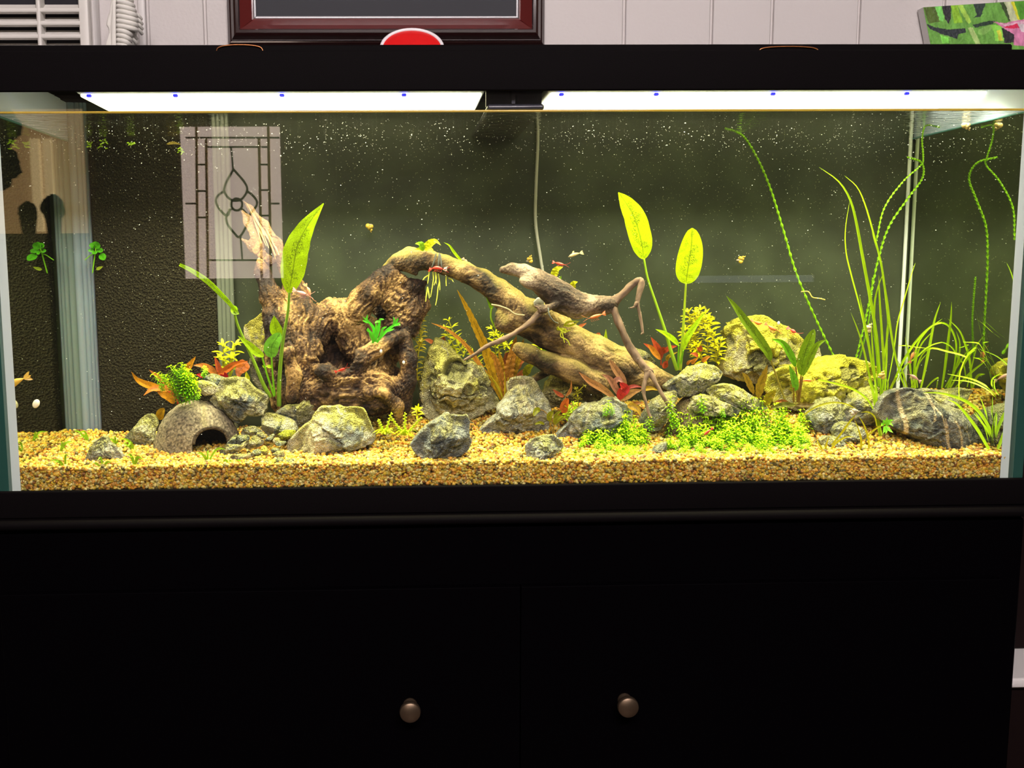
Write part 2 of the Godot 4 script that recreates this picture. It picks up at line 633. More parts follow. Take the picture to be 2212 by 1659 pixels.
# ------------------------------------------------------------------ driftwood: one skin over many tapered bars
func wood_shape(bones: Array, holes: Array, cell: float, k: float, o := {}) -> G:
	var lo := Vector3(1e9, 1e9, 1e9)
	var hi := -lo
	var marg := k * 3.5
	for b in bones:
		var r := maxf(b[2], b[3]) + marg + cell
		lo = lo.min((b[0] as Vector3).min(b[1]) - Vector3(r, r, r))
		hi = hi.max((b[0] as Vector3).max(b[1]) + Vector3(r, r, r))
	lo.z = maxf(lo.z, -DEEP + 0.003)
	var nx := int((hi.x - lo.x) / cell) + 2
	var ny := int((hi.y - lo.y) / cell) + 2
	var nn := int((hi.z - lo.z) / cell) + 2
	var acc := PackedFloat32Array()
	acc.resize(nx * ny * nn)
	for b in bones:
		var pa: Vector3 = b[0]
		var pb: Vector3 = b[1]
		var ra: float = b[2]
		var rb: float = b[3]
		var fl: float = b[4] if b.size() > 4 else 1.0        # thinner front to back
		var ab := pb - pa
		var l2 := maxf(ab.length_squared(), 1e-9)
		var r := maxf(ra, rb) + marg
		var i0 := maxi(0, int((minf(pa.x, pb.x) - r - lo.x) / cell))
		var i1 := mini(nx - 1, int((maxf(pa.x, pb.x) + r - lo.x) / cell) + 1)
		var j0 := maxi(0, int((minf(pa.y, pb.y) - r - lo.y) / cell))
		var j1 := mini(ny - 1, int((maxf(pa.y, pb.y) + r - lo.y) / cell) + 1)
		var k0 := maxi(0, int((minf(pa.z, pb.z) - r - lo.z) / cell))
		var k1 := mini(nn - 1, int((maxf(pa.z, pb.z) + r - lo.z) / cell) + 1)
		for kk in range(k0, k1 + 1):
			for jj in range(j0, j1 + 1):
				var at0 := (kk * ny + jj) * nx
				for ii in range(i0, i1 + 1):
					var p := Vector3(lo.x + ii * cell, lo.y + jj * cell, lo.z + kk * cell) - pa
					var t := clampf(p.dot(ab) / l2, 0.0, 1.0)
					var e := p - ab * t
					e.z /= fl
					var d := e.length() - lerpf(ra, rb, t)
					if d < marg:
						acc[at0 + ii] += exp(-d / k)
	var fld := PackedFloat32Array()
	fld.resize(acc.size())
	for q in acc.size():
		fld[q] = -k * log(acc[q]) if acc[q] > 0.0 else marg
	for h in holes:
		var c: Vector3 = h[0]
		var e: Vector3 = h[1]
		var i0 := maxi(0, int((c.x - e.x * 1.3 - lo.x) / cell))
		var i1 := mini(nx - 1, int((c.x + e.x * 1.3 - lo.x) / cell) + 1)
		var j0 := maxi(0, int((c.y - e.y * 1.3 - lo.y) / cell))
		var j1 := mini(ny - 1, int((c.y + e.y * 1.3 - lo.y) / cell) + 1)
		for kk in nn:
			for jj in range(j0, j1 + 1):
				for ii in range(i0, i1 + 1):
					var p := (Vector3(lo.x + ii * cell, lo.y + jj * cell, lo.z + kk * cell) - c) / e
					var at0 := (kk * ny + jj) * nx + ii
					fld[at0] = maxf(fld[at0], (1.0 - p.length()) * minf(e.x, minf(e.y, e.z)))
	var g := G.new()
	var id := PackedInt32Array()
	id.resize(acc.size())
	id.fill(-1)
	var steps := [0, 1, nx, nx + 1, nx * ny, nx * ny + 1, nx * ny + nx, nx * ny + nx + 1]
	var offs := [Vector3(0, 0, 0), Vector3(1, 0, 0), Vector3(0, 1, 0), Vector3(1, 1, 0), Vector3(0, 0, 1), Vector3(1, 0, 1), Vector3(0, 1, 1), Vector3(1, 1, 1)]
	var edges := [[0, 1], [2, 3], [4, 5], [6, 7], [0, 2], [1, 3], [4, 6], [5, 7], [0, 4], [1, 5], [2, 6], [3, 7]]
	for kk in nn - 1:
		for jj in ny - 1:
			var row := (kk * ny + jj) * nx
			for ii in nx - 1:
				var q := row + ii
				var s0 := fld[q] < 0.0
				if (fld[q + 1] < 0.0) == s0 and (fld[q + nx] < 0.0) == s0 and (fld[q + nx + 1] < 0.0) == s0 and (fld[q + steps[4]] < 0.0) == s0 and (fld[q + steps[5]] < 0.0) == s0 and (fld[q + steps[6]] < 0.0) == s0 and (fld[q + steps[7]] < 0.0) == s0:
					continue
				var sum := Vector3.ZERO
				var cnt := 0
				for e in edges:
					var fa := fld[q + steps[e[0]]]
					var fb := fld[q + steps[e[1]]]
					if (fa < 0.0) != (fb < 0.0):
						sum += (offs[e[0]] as Vector3).lerp(offs[e[1]], fa / (fa - fb))
						cnt += 1
				id[q] = g.add(lo + (Vector3(ii, jj, kk) + sum / cnt) * cell)
	var dims := [1, nx, nx * ny]
	for kk in range(1, nn - 1):
		for jj in range(1, ny - 1):
			for ii in range(1, nx - 1):
				var q := (kk * ny + jj) * nx + ii
				var s0 := fld[q] < 0.0
				for ax in 3:
					if (fld[q + dims[ax]] < 0.0) != s0:
						var u: int = dims[(ax + 1) % 3]
						var w: int = dims[(ax + 2) % 3]
						var a := id[q]
						var b := id[q - u]
						var c := id[q - u - w]
						var d := id[q - w]
						if a >= 0 and b >= 0 and c >= 0 and d >= 0:
							if s0:
								g.quad(a, b, c, d)
							else:
								g.quad(a, d, c, b)
	# the grain: furrows drawn out along the nearest bars
	var n := PackedVector3Array()
	n.resize(g.v.size())
	for q in range(0, g.i.size(), 3):
		var f := (g.v[g.i[q + 1]] - g.v[g.i[q]]).cross(g.v[g.i[q + 2]] - g.v[g.i[q]])
		for e in 3:
			n[g.i[q + e]] += f
	var amp: float = o.get("amp", 0.004)
	var freq: float = o.get("freq", 1.0)
	var dark: Color = o.get("dark", Color(0.022, 0.012, 0.006))
	var mid: Color = o.get("mid", Color(0.19, 0.105, 0.048))
	var pale: Color = o.get("pale", Color(0.50, 0.33, 0.15))
	var bias: float = o.get("bias", 0.0)
	var lean: float = o.get("lean", 0.0)
	var mean := (lo + hi) / 2
	for q in g.v.size():
		var p := g.v[q]
		var d := Vector3.ZERO
		var rad := 0.0
		var tot := 1e-9
		for b in bones:
			if b.size() > 5:
				continue
			var ab: Vector3 = b[1] - b[0]
			var t := clampf((p - b[0]).dot(ab) / maxf(ab.length_squared(), 1e-9), 0, 1)
			var e: Vector3 = p - b[0] - ab * t
			e.z /= b[4]
			var w := exp(-absf(e.length() - lerpf(b[2], b[3], t)) / 0.006)
			var dirn := ab.normalized()
			if dirn.y + dirn.x * lean < 0:
				dirn = -dirn
			d += dirn * w
			rad += lerpf(b[2], b[3], t) * w
			tot += w
		rad /= tot
		d = d.normalized()
		var wob := Vector3(nz.get_noise_3d(p.x * 16, p.y * 16, p.z * 16), nz.get_noise_3d(p.x * 16 + 40, p.y * 16, p.z * 16), nz.get_noise_3d(p.x * 16, p.y * 16 + 70, p.z * 16)) * 0.010
		var c := p - mean + wob
		c = (c - d * c.dot(d) * 0.93) * freq
		var f1 := rd.get_noise_3d(c.x * 70, c.y * 70, c.z * 70)
		var f2 := rd.get_noise_3d(c.x * 170 + 9, c.y * 170, c.z * 170)
		var big := nz.get_noise_3d(p.x * 24 + 5, p.y * 24, p.z * 24)
		var nrm := n[q].normalized()
		g.v[q] = p + nrm * amp * clampf(rad / 0.022, 0.15, 1.0) * (0.9 * f1 + 0.5 * f2 + 0.6 * big)
		if g.v[q].z < -DEEP + 0.002:
			g.v[q].z = -DEEP + 0.002
		var fine := nz.get_noise_3d(c.x * 460, c.y * 460, c.z * 460)
		var tone := 0.40 + 0.34 * f1 + 0.34 * f2 + 0.45 * fine + 1.15 * nz.get_noise_3d(p.x * 15 + 80, p.y * 15, p.z * 15) + bias
		var col := dark.lerp(mid, clampf(tone * 2.0, 0, 1)).lerp(pale, clampf((tone - 0.5) * 1.7, 0, 1))
		if o.has("alga"):
			col = col.lerp(o.alga, clampf((nrm.y - 0.15) * 0.8 + 0.6 * big, 0, 0.55))
		if o.has("tip"):  # paler upwards: window reflection over the spike, painted into the wood
			col = col.lerp(o.tip[1], smoothstep(o.tip[0], o.tip[0] + 0.05, p.y) * clampf(0.6 + f2, 0.2, 1))
		g.c[q] = col
		g.uv[q] = Vector2(p.x, p.y)
	return g

func bar(z: String, a: Array, flat := 1.0) -> Array:
	# bones along points given as x, y, depth, half width in the crop's pixels
	var o := []
	var k: float = zooms[z].z
	for q in range(0, a.size() - 7, 4):
		o.append([zat(z, a[q], a[q + 1], a[q + 2]), zat(z, a[q + 4], a[q + 5], a[q + 6]), a[q + 3] / k * mpp(a[q + 2]), a[q + 7] / k * mpp(a[q + 6]), flat])
	return o

# ------------------------------------------------------------------ materials
func noise(kind: int, freq: float, oct := 4, fractal := FastNoiseLite.FRACTAL_FBM, sd := 1) -> FastNoiseLite:
	var f := FastNoiseLite.new()
	f.noise_type = kind
	f.frequency = freq
	f.fractal_type = fractal
	f.fractal_octaves = oct
	f.seed = sd
	return f

func grain_image(w: int, h: int, f: FastNoiseLite, lo := 0.0, hi := 1.0, power := 1.0, stretch := 1) -> ImageTexture:
	var im := f.get_seamless_image(w, h / stretch, false, false, 0.15)
	if stretch > 1:
		im.resize(w, h, Image.INTERPOLATE_CUBIC)
	im.convert(Image.FORMAT_L8)
	var d := im.get_data()
	for k in d.size():
		d[k] = int(255.0 * clampf(lerpf(lo, hi, pow(d[k] / 255.0, power)), 0, 1))
	return ImageTexture.create_from_image(Image.create_from_data(w, h, false, Image.FORMAT_L8, d))

func mat(name_: String, col: Color, rough: float, metal := 0.0, spec := 0.5) -> StandardMaterial3D:
	var m := StandardMaterial3D.new()
	m.resource_name = name_
	m.albedo_color = col.linear_to_srgb()        # colours in this script are real-world (linear) ones
	m.roughness = rough
	m.metallic = metal
	m.metallic_specular = spec
	M[name_] = m
	return m

func tri(m: StandardMaterial3D, scale: float) -> void:
	m.uv1_triplanar = true
	m.uv1_scale = Vector3(scale, scale, scale)
	m.uv1_triplanar_sharpness = 4.0

func relief(m: StandardMaterial3D, t: Texture2D, cm: float) -> void:
	m.heightmap_enabled = true
	m.heightmap_texture = t
	m.heightmap_scale = cm

func tinted(m: StandardMaterial3D) -> void:
	m.vertex_color_use_as_albedo = true

func leaf_image() -> ImageTexture:
	var w := 96
	var h := 256
	var im := Image.create(w, h, false, Image.FORMAT_RGB8)
	var sp := noise(FastNoiseLite.TYPE_SIMPLEX, 0.16, 2, FastNoiseLite.FRACTAL_FBM, 5)
	var pt := noise(FastNoiseLite.TYPE_SIMPLEX, 0.018, 2, FastNoiseLite.FRACTAL_FBM, 8)
	for y in h:
		for x in w:
			var u := absf(x / (w - 1.0) * 2 - 1)
			var t := y / (h - 1.0)
			var mid := smoothstep(0.07, 0.02, u)
			var vein := pow(absf(sin((t * 9.0 - u * 0.9) * PI)), 18.0) * smoothstep(1.0, 0.2, u)
			var k := 0.86 + 0.10 * sp.get_noise_2d(x, y) + 0.07 * vein
			k = lerpf(k, 0.62, mid)
			var spots := smoothstep(0.22, 0.34, sp.get_noise_2d(x * 1.3 + 400, y)) * smoothstep(-0.15, 0.15, pt.get_noise_2d(x, y)) * smoothstep(0.85, 0.35, u)
			k = lerpf(k, 0.36, spots * 0.85)
			im.set_pixel(x, y, Color(clampf(k, 0, 1), clampf(k, 0, 1), clampf(k * 0.98, 0, 1)))
	return ImageTexture.create_from_image(im)

func make_materials() -> void:
	var h_rock := grain_image(512, 512, noise(FastNoiseLite.TYPE_SIMPLEX_SMOOTH, 0.02, 6, FastNoiseLite.FRACTAL_RIDGED, 3))
	var t_rock := grain_image(512, 512, noise(FastNoiseLite.TYPE_SIMPLEX_SMOOTH, 0.035, 5, FastNoiseLite.FRACTAL_FBM, 4), 0.72, 1.0, 0.8)
	var m := mat("rock", Color.WHITE, 0.85, 0.0, 0.35)
	tinted(m)
	m.albedo_texture = t_rock
	tri(m, 22.0)
	relief(m, h_rock, 0.55)
	var h_wood := grain_image(512, 512, noise(FastNoiseLite.TYPE_SIMPLEX_SMOOTH, 0.03, 5, FastNoiseLite.FRACTAL_FBM, 6))
	var t_wood := grain_image(512, 512, noise(FastNoiseLite.TYPE_SIMPLEX_SMOOTH, 0.05, 4, FastNoiseLite.FRACTAL_FBM, 7), 0.7, 1.0, 0.9)
	m = mat("wood", Color.WHITE, 0.75, 0.0, 0.4)
	tinted(m)
	m.albedo_texture = t_wood
	tri(m, 16.0)
	relief(m, h_wood, 0.10)
	m = mat("twig", Color.WHITE, 0.8, 0.0, 0.3)
	tinted(m)
	m = mat("coconut", Color(0.95, 0.95, 0.95), 0.85)
	tinted(m)
	m.albedo_texture = grain_image(512, 512, noise(FastNoiseLite.TYPE_SIMPLEX_SMOOTH, 0.03, 4, FastNoiseLite.FRACTAL_FBM, 9), 0.35, 1.0, 0.7)
	tri(m, 14.0)
	relief(m, h_rock, 0.12)
	var t_leaf := leaf_image()
	for k in [["leaf", 0.55], ["sprig", 0.45]]:
		m = mat(k[0], Color.WHITE, 0.4, 0.0, 0.35)
		tinted(m)
		m.backlight_enabled = true
		m.backlight = Color(k[1], k[1], k[1])
		if k[0] == "leaf":
			m.albedo_texture = t_leaf
	m = mat("pebble", Color.WHITE, 0.45, 0.0, 0.45)
	tinted(m)
	m = mat("bed", Color(0.12, 0.06, 0.015), 0.9)
	m = mat("speck", Color(0.85, 0.88, 0.85), 0.6)
	m = mat("flesh", Color.WHITE, 0.35, 0.0, 0.5)
	tinted(m)
	# glass, water, tank
	m = mat("glass", Color(0.9, 1.0, 0.95), 0.0)
	m.albedo_color.a = 0.002
	m.transparency = BaseMaterial3D.TRANSPARENCY_ALPHA
	m = mat("water", Color(0.9, 1.0, 0.9), 0.02)
	m.albedo_color.a = 0.02
	m.transparency = BaseMaterial3D.TRANSPARENCY_ALPHA
	relief(m, grain_image(256, 256, noise(FastNoiseLite.TYPE_SIMPLEX_SMOOTH, 0.02, 3, FastNoiseLite.FRACTAL_FBM, 12)), 0.12)
	m = mat("side_glass", Color(0.62, 0.66, 0.50), 0.03, 1.0)
	m = mat("back_glass", Color(0.046, 0.060, 0.032), 0.35, 0.0, 0.4)  # olive base colour stands in for the haze of the water
	m.albedo_texture = grain_image(512, 512, noise(FastNoiseLite.TYPE_SIMPLEX_SMOOTH, 0.012, 6, FastNoiseLite.FRACTAL_FBM, 14), 0.72, 1.0, 1.0)
	tri(m, 1.6)
	m = mat("foam", Color(0.12, 0.105, 0.05), 0.95, 0.0, 0.3)
	m.albedo_texture = grain_image(1024, 1024, noise(FastNoiseLite.TYPE_SIMPLEX_SMOOTH, 0.11, 3, FastNoiseLite.FRACTAL_RIDGED, 16), 0.22, 0.95, 3.2)
	tri(m, 4.0)
	relief(m, grain_image(512, 512, noise(FastNoiseLite.TYPE_CELLULAR, 0.15, 2, FastNoiseLite.FRACTAL_FBM, 15)), 0.5)
	m = mat("silicone", Color(0.20, 0.26, 0.30), 0.2, 0.0, 0.6)
	m.subsurf_scatter_enabled = true
	m.subsurf_scatter_strength = 0.3
	m = mat("front_silicone", Color(0.62, 0.70, 0.66), 0.3, 0.0, 0.5)
	m = mat("dust", Color(0.34, 0.34, 0.20), 0.8)
	m = mat("blue_sheen", Color(0.55, 0.66, 0.90), 0.4)  # bluish lamp reflection on the dry side glass, put into its colour
	m = mat("edge_glass", Color(0.02, 0.07, 0.055), 0.08, 0.0, 0.6)
	m = mat("strip_glass", Color(0.12, 0.14, 0.11), 0.12, 0.0, 0.7)
	m = mat("meniscus", Color(0.55, 0.38, 0.05), 0.1, 0.0, 0.8)  # golden reflection along the waterline is painted into this colour
	m = mat("black_plastic", Color(0.0036, 0.0028, 0.0032), 0.6, 0.0, 0.12)
	relief(m, grain_image(256, 256, noise(FastNoiseLite.TYPE_SIMPLEX, 0.15, 3, FastNoiseLite.FRACTAL_FBM, 21)), 0.012)
	tri(m, 30.0)
	m = mat("brace", Color(0.035, 0.035, 0.05), 0.25, 0.0, 0.5)
	m = mat("hood_inside", Color(0.50, 0.55, 0.68), 0.5)
	m = mat("black_wood", Color(0.0011, 0.0008, 0.0013), 0.55, 0.0, 0.08)
	m = mat("bronze", Color(0.17, 0.12, 0.08), 0.38, 0.85)
	m = mat("copper", Color(0.50, 0.20, 0.08), 0.3, 0.9)
	m = mat("lamp_glow", Color(0.9, 0.9, 0.9), 0.5)
	m.emission_enabled = true
	m.emission = Color(1.0, 0.945, 0.56).linear_to_srgb()
	m.emission_energy_multiplier = 2.6
	m = mat("blue_led", Color(0.05, 0.05, 0.3), 0.4)
	m.emission_enabled = true
	m.emission = Color(0.12, 0.12, 1.0)
	m.emission_energy_multiplier = 3.0
	m = mat("tube", Color(0.30, 0.31, 0.25), 0.3)
	m = mat("rubber", Color(0.10, 0.11, 0.10), 0.5)
	m = mat("clip_plastic", Color(0.42, 0.42, 0.38), 0.4)
	m = mat("waterline_edge", Color(0.10, 0.26, 0.30), 0.1, 0.0, 0.8)
	m = mat("added_dark", Color(0.008, 0.004, 0.004), 0.6, 0.0, 0.2)
	m = mat("white_plastic", Color(0.72, 0.70, 0.66), 0.4)
	# the room
	m = mat("wall", Color(0.60, 0.57, 0.56), 0.6)
	relief(m, grain_image(256, 256, noise(FastNoiseLite.TYPE_SIMPLEX, 0.08, 3, FastNoiseLite.FRACTAL_FBM, 23)), 0.02)
	tri(m, 6.0)
	m = mat("dark_wall", Color(0.10, 0.075, 0.05), 0.7)
	m = mat("floor", Color(0.055, 0.03, 0.02), 0.5)
	m = mat("white_paint", Color(0.68, 0.66, 0.65), 0.45)
	m = mat("vent_dark", Color(0.006, 0.005, 0.010), 0.8)
	m = mat("plaster", Color(0.76, 0.75, 0.70), 0.6)
	m = mat("mahogany", Color(0.11, 0.012, 0.012), 0.16, 0.0, 0.6)
	m.clearcoat_enabled = true
	m.clearcoat_roughness = 0.08
	m = mat("mahogany_dark", Color(0.022, 0.007, 0.007), 0.12, 0.0, 0.7)
	m.clearcoat_enabled = true
	m.clearcoat_roughness = 0.06
	m = mat("mat_board", Color(0.045, 0.047, 0.055), 0.9)
	m = mat("silver_lip", Color(0.42, 0.42, 0.44), 0.4, 0.5)
	m = mat("red", Color(0.62, 0.004, 0.006), 0.3, 0.0, 0.5)
	m = mat("white_rim", Color(0.80, 0.78, 0.82), 0.35)
	m = mat("came", Color(0.015, 0.015, 0.012), 0.5)
	m = mat("brass", Color(0.55, 0.30, 0.05), 0.4, 0.2)
	for k in [["day_glass", Color(0.92, 0.82, 0.76), 4.2], ["strip_glow", Color(0.62, 0.64, 0.70), 1.1], ["day_warm", Color(0.92, 0.72, 0.45), 1.5], ["glowing_bar", Color(1.0, 0.86, 0.6), 3.0]]:
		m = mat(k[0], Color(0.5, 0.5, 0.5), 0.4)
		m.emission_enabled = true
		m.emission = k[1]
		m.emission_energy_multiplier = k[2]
	m = mat("fill_glow", Color(0.8, 0.8, 0.8), 0.5)
	m.emission_enabled = true
	m.emission = Color(1.0, 0.93, 0.95)
	m.emission_energy_multiplier = 3.0

# ------------------------------------------------------------------ the room
func build_room() -> void:
	var xl := -2.3
	var xr := 2.3
	var zf := 3.2
	var g := boxg(Vector3(xl, -0.1, WALLZ - 0.1), Vector3(xr, 0, zf), 0)
	struct("floor", g, M.floor)
	struct("ceiling", boxg(Vector3(xl, 2.45, WALLZ - 0.1), Vector3(xr, 2.55, zf)), M.white_paint)
	struct("wall_left", boxg(Vector3(xl - 0.1, -0.1, WALLZ - 0.1), Vector3(xl, 2.55, zf)), M.dark_wall)
	struct("wall_right", boxg(Vector3(xr, -0.1, WALLZ - 0.1), Vector3(xr + 0.1, 2.55, zf)), M.dark_wall)
	struct("wall_front", boxg(Vector3(xl - 0.1, -0.1, zf), Vector3(xr + 0.1, 2.55, zf + 0.1)), M.dark_wall)
	# the panelled wall behind the tank: boards between grooves of uneven spacing
	var w := struct("wall_back", boxg(Vector3(xl, -0.1, WALLZ - 0.1), Vector3(xr, 2.55, WALLZ - 0.006)), M.wall)
	var cuts := [xl]
	for px in [-560, -250, -20, 318, 442, 760, 1010, 1349, 1538, 1669, 1857, 2040, 2150, 2330, 2650]:
		cuts.append(at(px, 40, -WALLZ).x)
	cuts.append(xr)
	for k in cuts.size() - 1:
		put("panel", boxg(Vector3(cuts[k] + 0.0022, 0.0, WALLZ - 0.008), Vector3(cuts[k + 1] - 0.0022, 2.45, WALLZ), 0.002), M.wall, w)
	# louvred vent
	var s := -WALLZ - 0.025
	var a := at(-60, -60, s)
	var b := at(190, 130, s)
	var v := thing("louvred_vent", "white plastic louvred heater vent with dark slots on the wall at upper left", "vent", Vector3(b.x, b.y, -s))
	put("back_plate", boxg(Vector3(a.x, b.y, WALLZ), Vector3(b.x - 0.004, a.y, WALLZ + 0.004)), M.vent_dark, v)
	for px in [[-60, -40], [78, 89], [170, 192]]:
		put("post", boxg(Vector3(at(px[0], 50, s).x, b.y, WALLZ + 0.004), Vector3(at(px[1], 50, s).x, a.y, WALLZ + 0.025), 0.002), M.white_plastic, v)
	for k in 5:
		var y0 := at(80, 26 + 28.2 * k, s).y
		put("rail", boxg(Vector3(a.x, y0 - 0.0005, WALLZ + 0.014), Vector3(b.x, y0 + 0.0065, WALLZ + 0.0245), 0.0015), M.white_plastic, v)
		var q := G.new()      # the sloping slat behind each rail
		for x in [a.x, b.x]:
			for e in [[0.0065, 0.016], [0.0165, 0.004], [0.0145, 0.003], [0.0045, 0.015]]:
				q.add(Vector3(x, y0 + e[0] - 0.001, WALLZ + e[1]))
		for e in 4:
			q.quad(e, (e + 1) % 4, 4 + (e + 1) % 4, 4 + e)
		q.quad(3, 2, 1, 0)
		q.quad(4, 5, 6, 7)
		put("slat", q, M.white_plastic, v, true, true)
	# corner moulding of the vent box
	var mo := boxg(Vector3(at(192, 50, s).x, b.y - 0.05, WALLZ), Vector3(at(206, 50, s).x, 2.45, WALLZ + 0.02), 0.004)
	struct("trim_1", mo, M.white_paint)
	struct("trim_2", boxg(Vector3(at(300, 50, -WALLZ).x, 0, WALLZ), Vector3(at(316, 50, -WALLZ).x, 2.45, WALLZ + 0.006), 0.002), M.white_paint)
	build_bust()
	build_frame()
	build_button()
	build_painting()
	# the wall opposite: a door with a leaded light and a sunlit window, which the front glass mirrors
	var door := at_mirror(500, 430, zf)
	var d := struct("door_1", boxg(Vector3(door.x - 0.46, 0, zf - 0.04), Vector3(door.x + 0.46, 2.05, zf)), M.dark_wall)
	var lo := at_mirror(402, 602, zf - 0.05)
	var hi := at_mirror(604, 274, zf - 0.05)
	var x0 := lo.x
	var x1 := hi.x
	var y0 := lo.y
	var y1 := hi.y
	var zz := zf - 0.05
	put("pane", boxg(Vector3(x0, y0, zz), Vector3(x1, y1, zz + 0.01)), M.day_glass, d)
	var px_ := func(x: float, y: float) -> Vector3: return at_mirror(x, y, zz - 0.006)
	var line := func(pts: Array, r: float, m: Material) -> void:
		var q := G.new()
		var pp := PackedVector3Array()
		for k in pts.size() / 2:
			pp.append(px_.call(pts[2 * k], pts[2 * k + 1]))
		if pp.size() > 2:
			pp = spline(pp, pp.size() * 5)
		tube(q, pp, [r], 6)
		put("leading", q, m, d)
	for e in [[425, 275, 428, 600], [446, 300, 450, 600], [560, 300, 566, 600], [580, 275, 586, 600]]:
		line.call(e, 0.006, M.brass)
	for e in [[402, 298, 604, 298], [446, 318, 580, 318], [500, 318, 504, 366], [425, 356, 446, 356], [425, 413, 446, 413], [560, 356, 580, 356], [560, 411, 582, 411], [560, 466, 584, 466], [402, 440, 425, 440], [586, 440, 604, 440], [520, 508, 524, 560], [448, 562, 566, 562], [425, 470, 448, 470]]:
		line.call(e, 0.004, M.came)
	line.call([505, 366, 488, 398, 486, 416, 500, 432, 520, 432, 534, 414, 530, 396, 505, 366], 0.005, M.came)
	line.call([486, 412, 470, 425, 468, 440, 480, 458, 492, 466, 497, 452], 0.005, M.came)
	line.call([532, 412, 548, 424, 556, 440, 545, 458, 536, 466, 524, 452], 0.005, M.came)
	line.call([500, 452, 490, 466, 492, 484, 508, 505, 518, 512, 532, 490, 538, 470, 524, 452], 0.005, M.came)
	var ring := G.new()
	var rp := PackedVector3Array()
	for k in 17:
		rp.append(px_.call(512 + 12 * cos(TAU * k / 16), 442 + 13 * sin(TAU * k / 16)))
	tube(ring, rp, [0.005], 6)
	put("leading", ring, M.came, d)
	# window with warm light behind a blind, self-lit bars and dark pots before it
	var wl := at_mirror(0, 505, zf - 0.03)
	var wh := at_mirror(178, 236, zf - 0.03)
	var wn := struct("window_1", boxg(Vector3(wl.x, wl.y, zf - 0.03), Vector3(wh.x, wh.y, zf - 0.02)), M.day_warm)
	for e in [[76, 300, 84, 500], [104, 300, 110, 500]]:
		var u0 := at_mirror(e[0], e[3], zf - 0.06)
		var u1 := at_mirror(e[2], e[1], zf - 0.06)
		put("window_frame", boxg(Vector3(u0.x, u0.y, zf - 0.06), Vector3(u1.x, u1.y, zf - 0.04)), M.glowing_bar, wn)  # the frame bars glow in place of daylight falling on them
	for e in [[62, 462, 19, 24, "dark round shrub in a pot before the sunlit window, the left of two"], [116, 450, 24, 26, "dark round shrub in a pot before the sunlit window, the right of two"]]:
		var pc := at_mirror(e[0], e[1], zf - 0.14)
		var u := (EYE.z + zf) / FPX
		var sh := thing("potted_shrub", e[4], "shrub", Vector3(pc.x, pc.y - 0.09, pc.z))
		var q := G.new()
		ball(q, pc, Vector3(e[2] * u, e[3] * u, 0.03), 20, 14, Color(0.02, 0.03, 0.015), 0.25)
		put("crown", q, M.twig, sh)
		q = G.new()
		lathe(q, Vector3(pc.x, wl.y - 0.01, pc.z), Vector3.UP, [0.0, 0.0, 0.026, 0.0, 0.034, pc.y - e[3] * u - wl.y + 0.03, 0.0, pc.y - e[3] * u - wl.y + 0.03], 20, Color(0.05, 0.03, 0.02))
		put("pot", q, M.twig, sh)
	var cu := G.new()
	for k in 7:
		var pc := at_mirror(10.0 + 14.0 * sin(k * 1.7), 255 + 22 * k, zf - 0.10)
		ball(cu, pc, Vector3(0.050, 0.045, 0.02), 14, 10, Color(0.012, 0.035, 0.04), 0.3)
	single("drape", cu, M.twig, "dark teal gathered drape at the left of the sunlit window", "curtain")
	struct("window_sill", boxg(Vector3(wl.x, wl.y - 0.03, zf - 0.18), Vector3(wh.x, wl.y - 0.01, zf - 0.01), 0.003), M.dark_wall)
	# fill light added overhead, out of the picture: brightens tank front and panelled wall
	var cl := struct("added_ceiling_fill", boxg(Vector3(-0.7, 2.41, 1.75), Vector3(0.7, 2.449, 2.25), 0.01), M.fill_glow)
	var al := AreaLight3D.new()
	al.name = "room_fill"
	al.area_size = Vector2(1.4, 0.5)
	al.light_color = Color(1.0, 0.95, 0.94)
	al.light_energy = ROOM_LIGHT
	add_child(al)
	al.shadow_enabled = true
	al.position = Vector3(0, 2.38, 2.0)
	al.rotation_degrees = Vector3(-35, 0, 0)
	put("pane", boxg(at_mirror(1502, 611, zf - 0.02), at_mirror(1756, 594, zf - 0.02) + Vector3(0, 0, 0.01)), M.strip_glow, struct("added_glow_strip_2", boxg(at_mirror(1490, 616, zf - 0.008), at_mirror(1768, 590, zf - 0.008) + Vector3(0, 0, 0.006)), M.dark_wall))  # glowing strip added to make a grey bar of light in the glass
	# white top by the stand; dark body and block added, hiding lit wall
	var ty := at(2200, 1437, 0.05).y
	var xt := at(2193, 1450, -0.02).x + 0.016
	var t := thing("side_cabinet", "low white top over an added dark body at the right of the black stand", "cabinet", Vector3(xt + 0.25, 0, -0.18))
	put("body", boxg(Vector3(xt + 0.004, 0, -0.33), Vector3(xt + 0.50, ty - 0.014, -0.02), 0.003), M.added_dark, t)
	put("top", boxg(Vector3(xt, ty - 0.014, -0.335), Vector3(xt + 0.51, ty, -0.01), 0.003), M.white_paint, t)
	var sb := thing("added_dark_block", "added dark block hiding the lit wall above the white top beside the stand", "box", Vector3(xt + 0.2, ty, -0.2))
	put("body", boxg(Vector3(xt, ty, -0.325), Vector3(xt + 0.40, 1.02, -0.10), 0.004), M.added_dark, sb)
	put("lid", boxg(Vector3(xt, 1.02, -0.328), Vector3(xt + 0.405, 1.04, -0.095), 0.004), M.added_dark, sb)

func at_mirror(x: float, y: float, z: float) -> Vector3:     # what stands at depth z before the glass and is mirrored in it at that pixel
	var p := at(x, y, z)
	return Vector3(p.x, p.y, z)

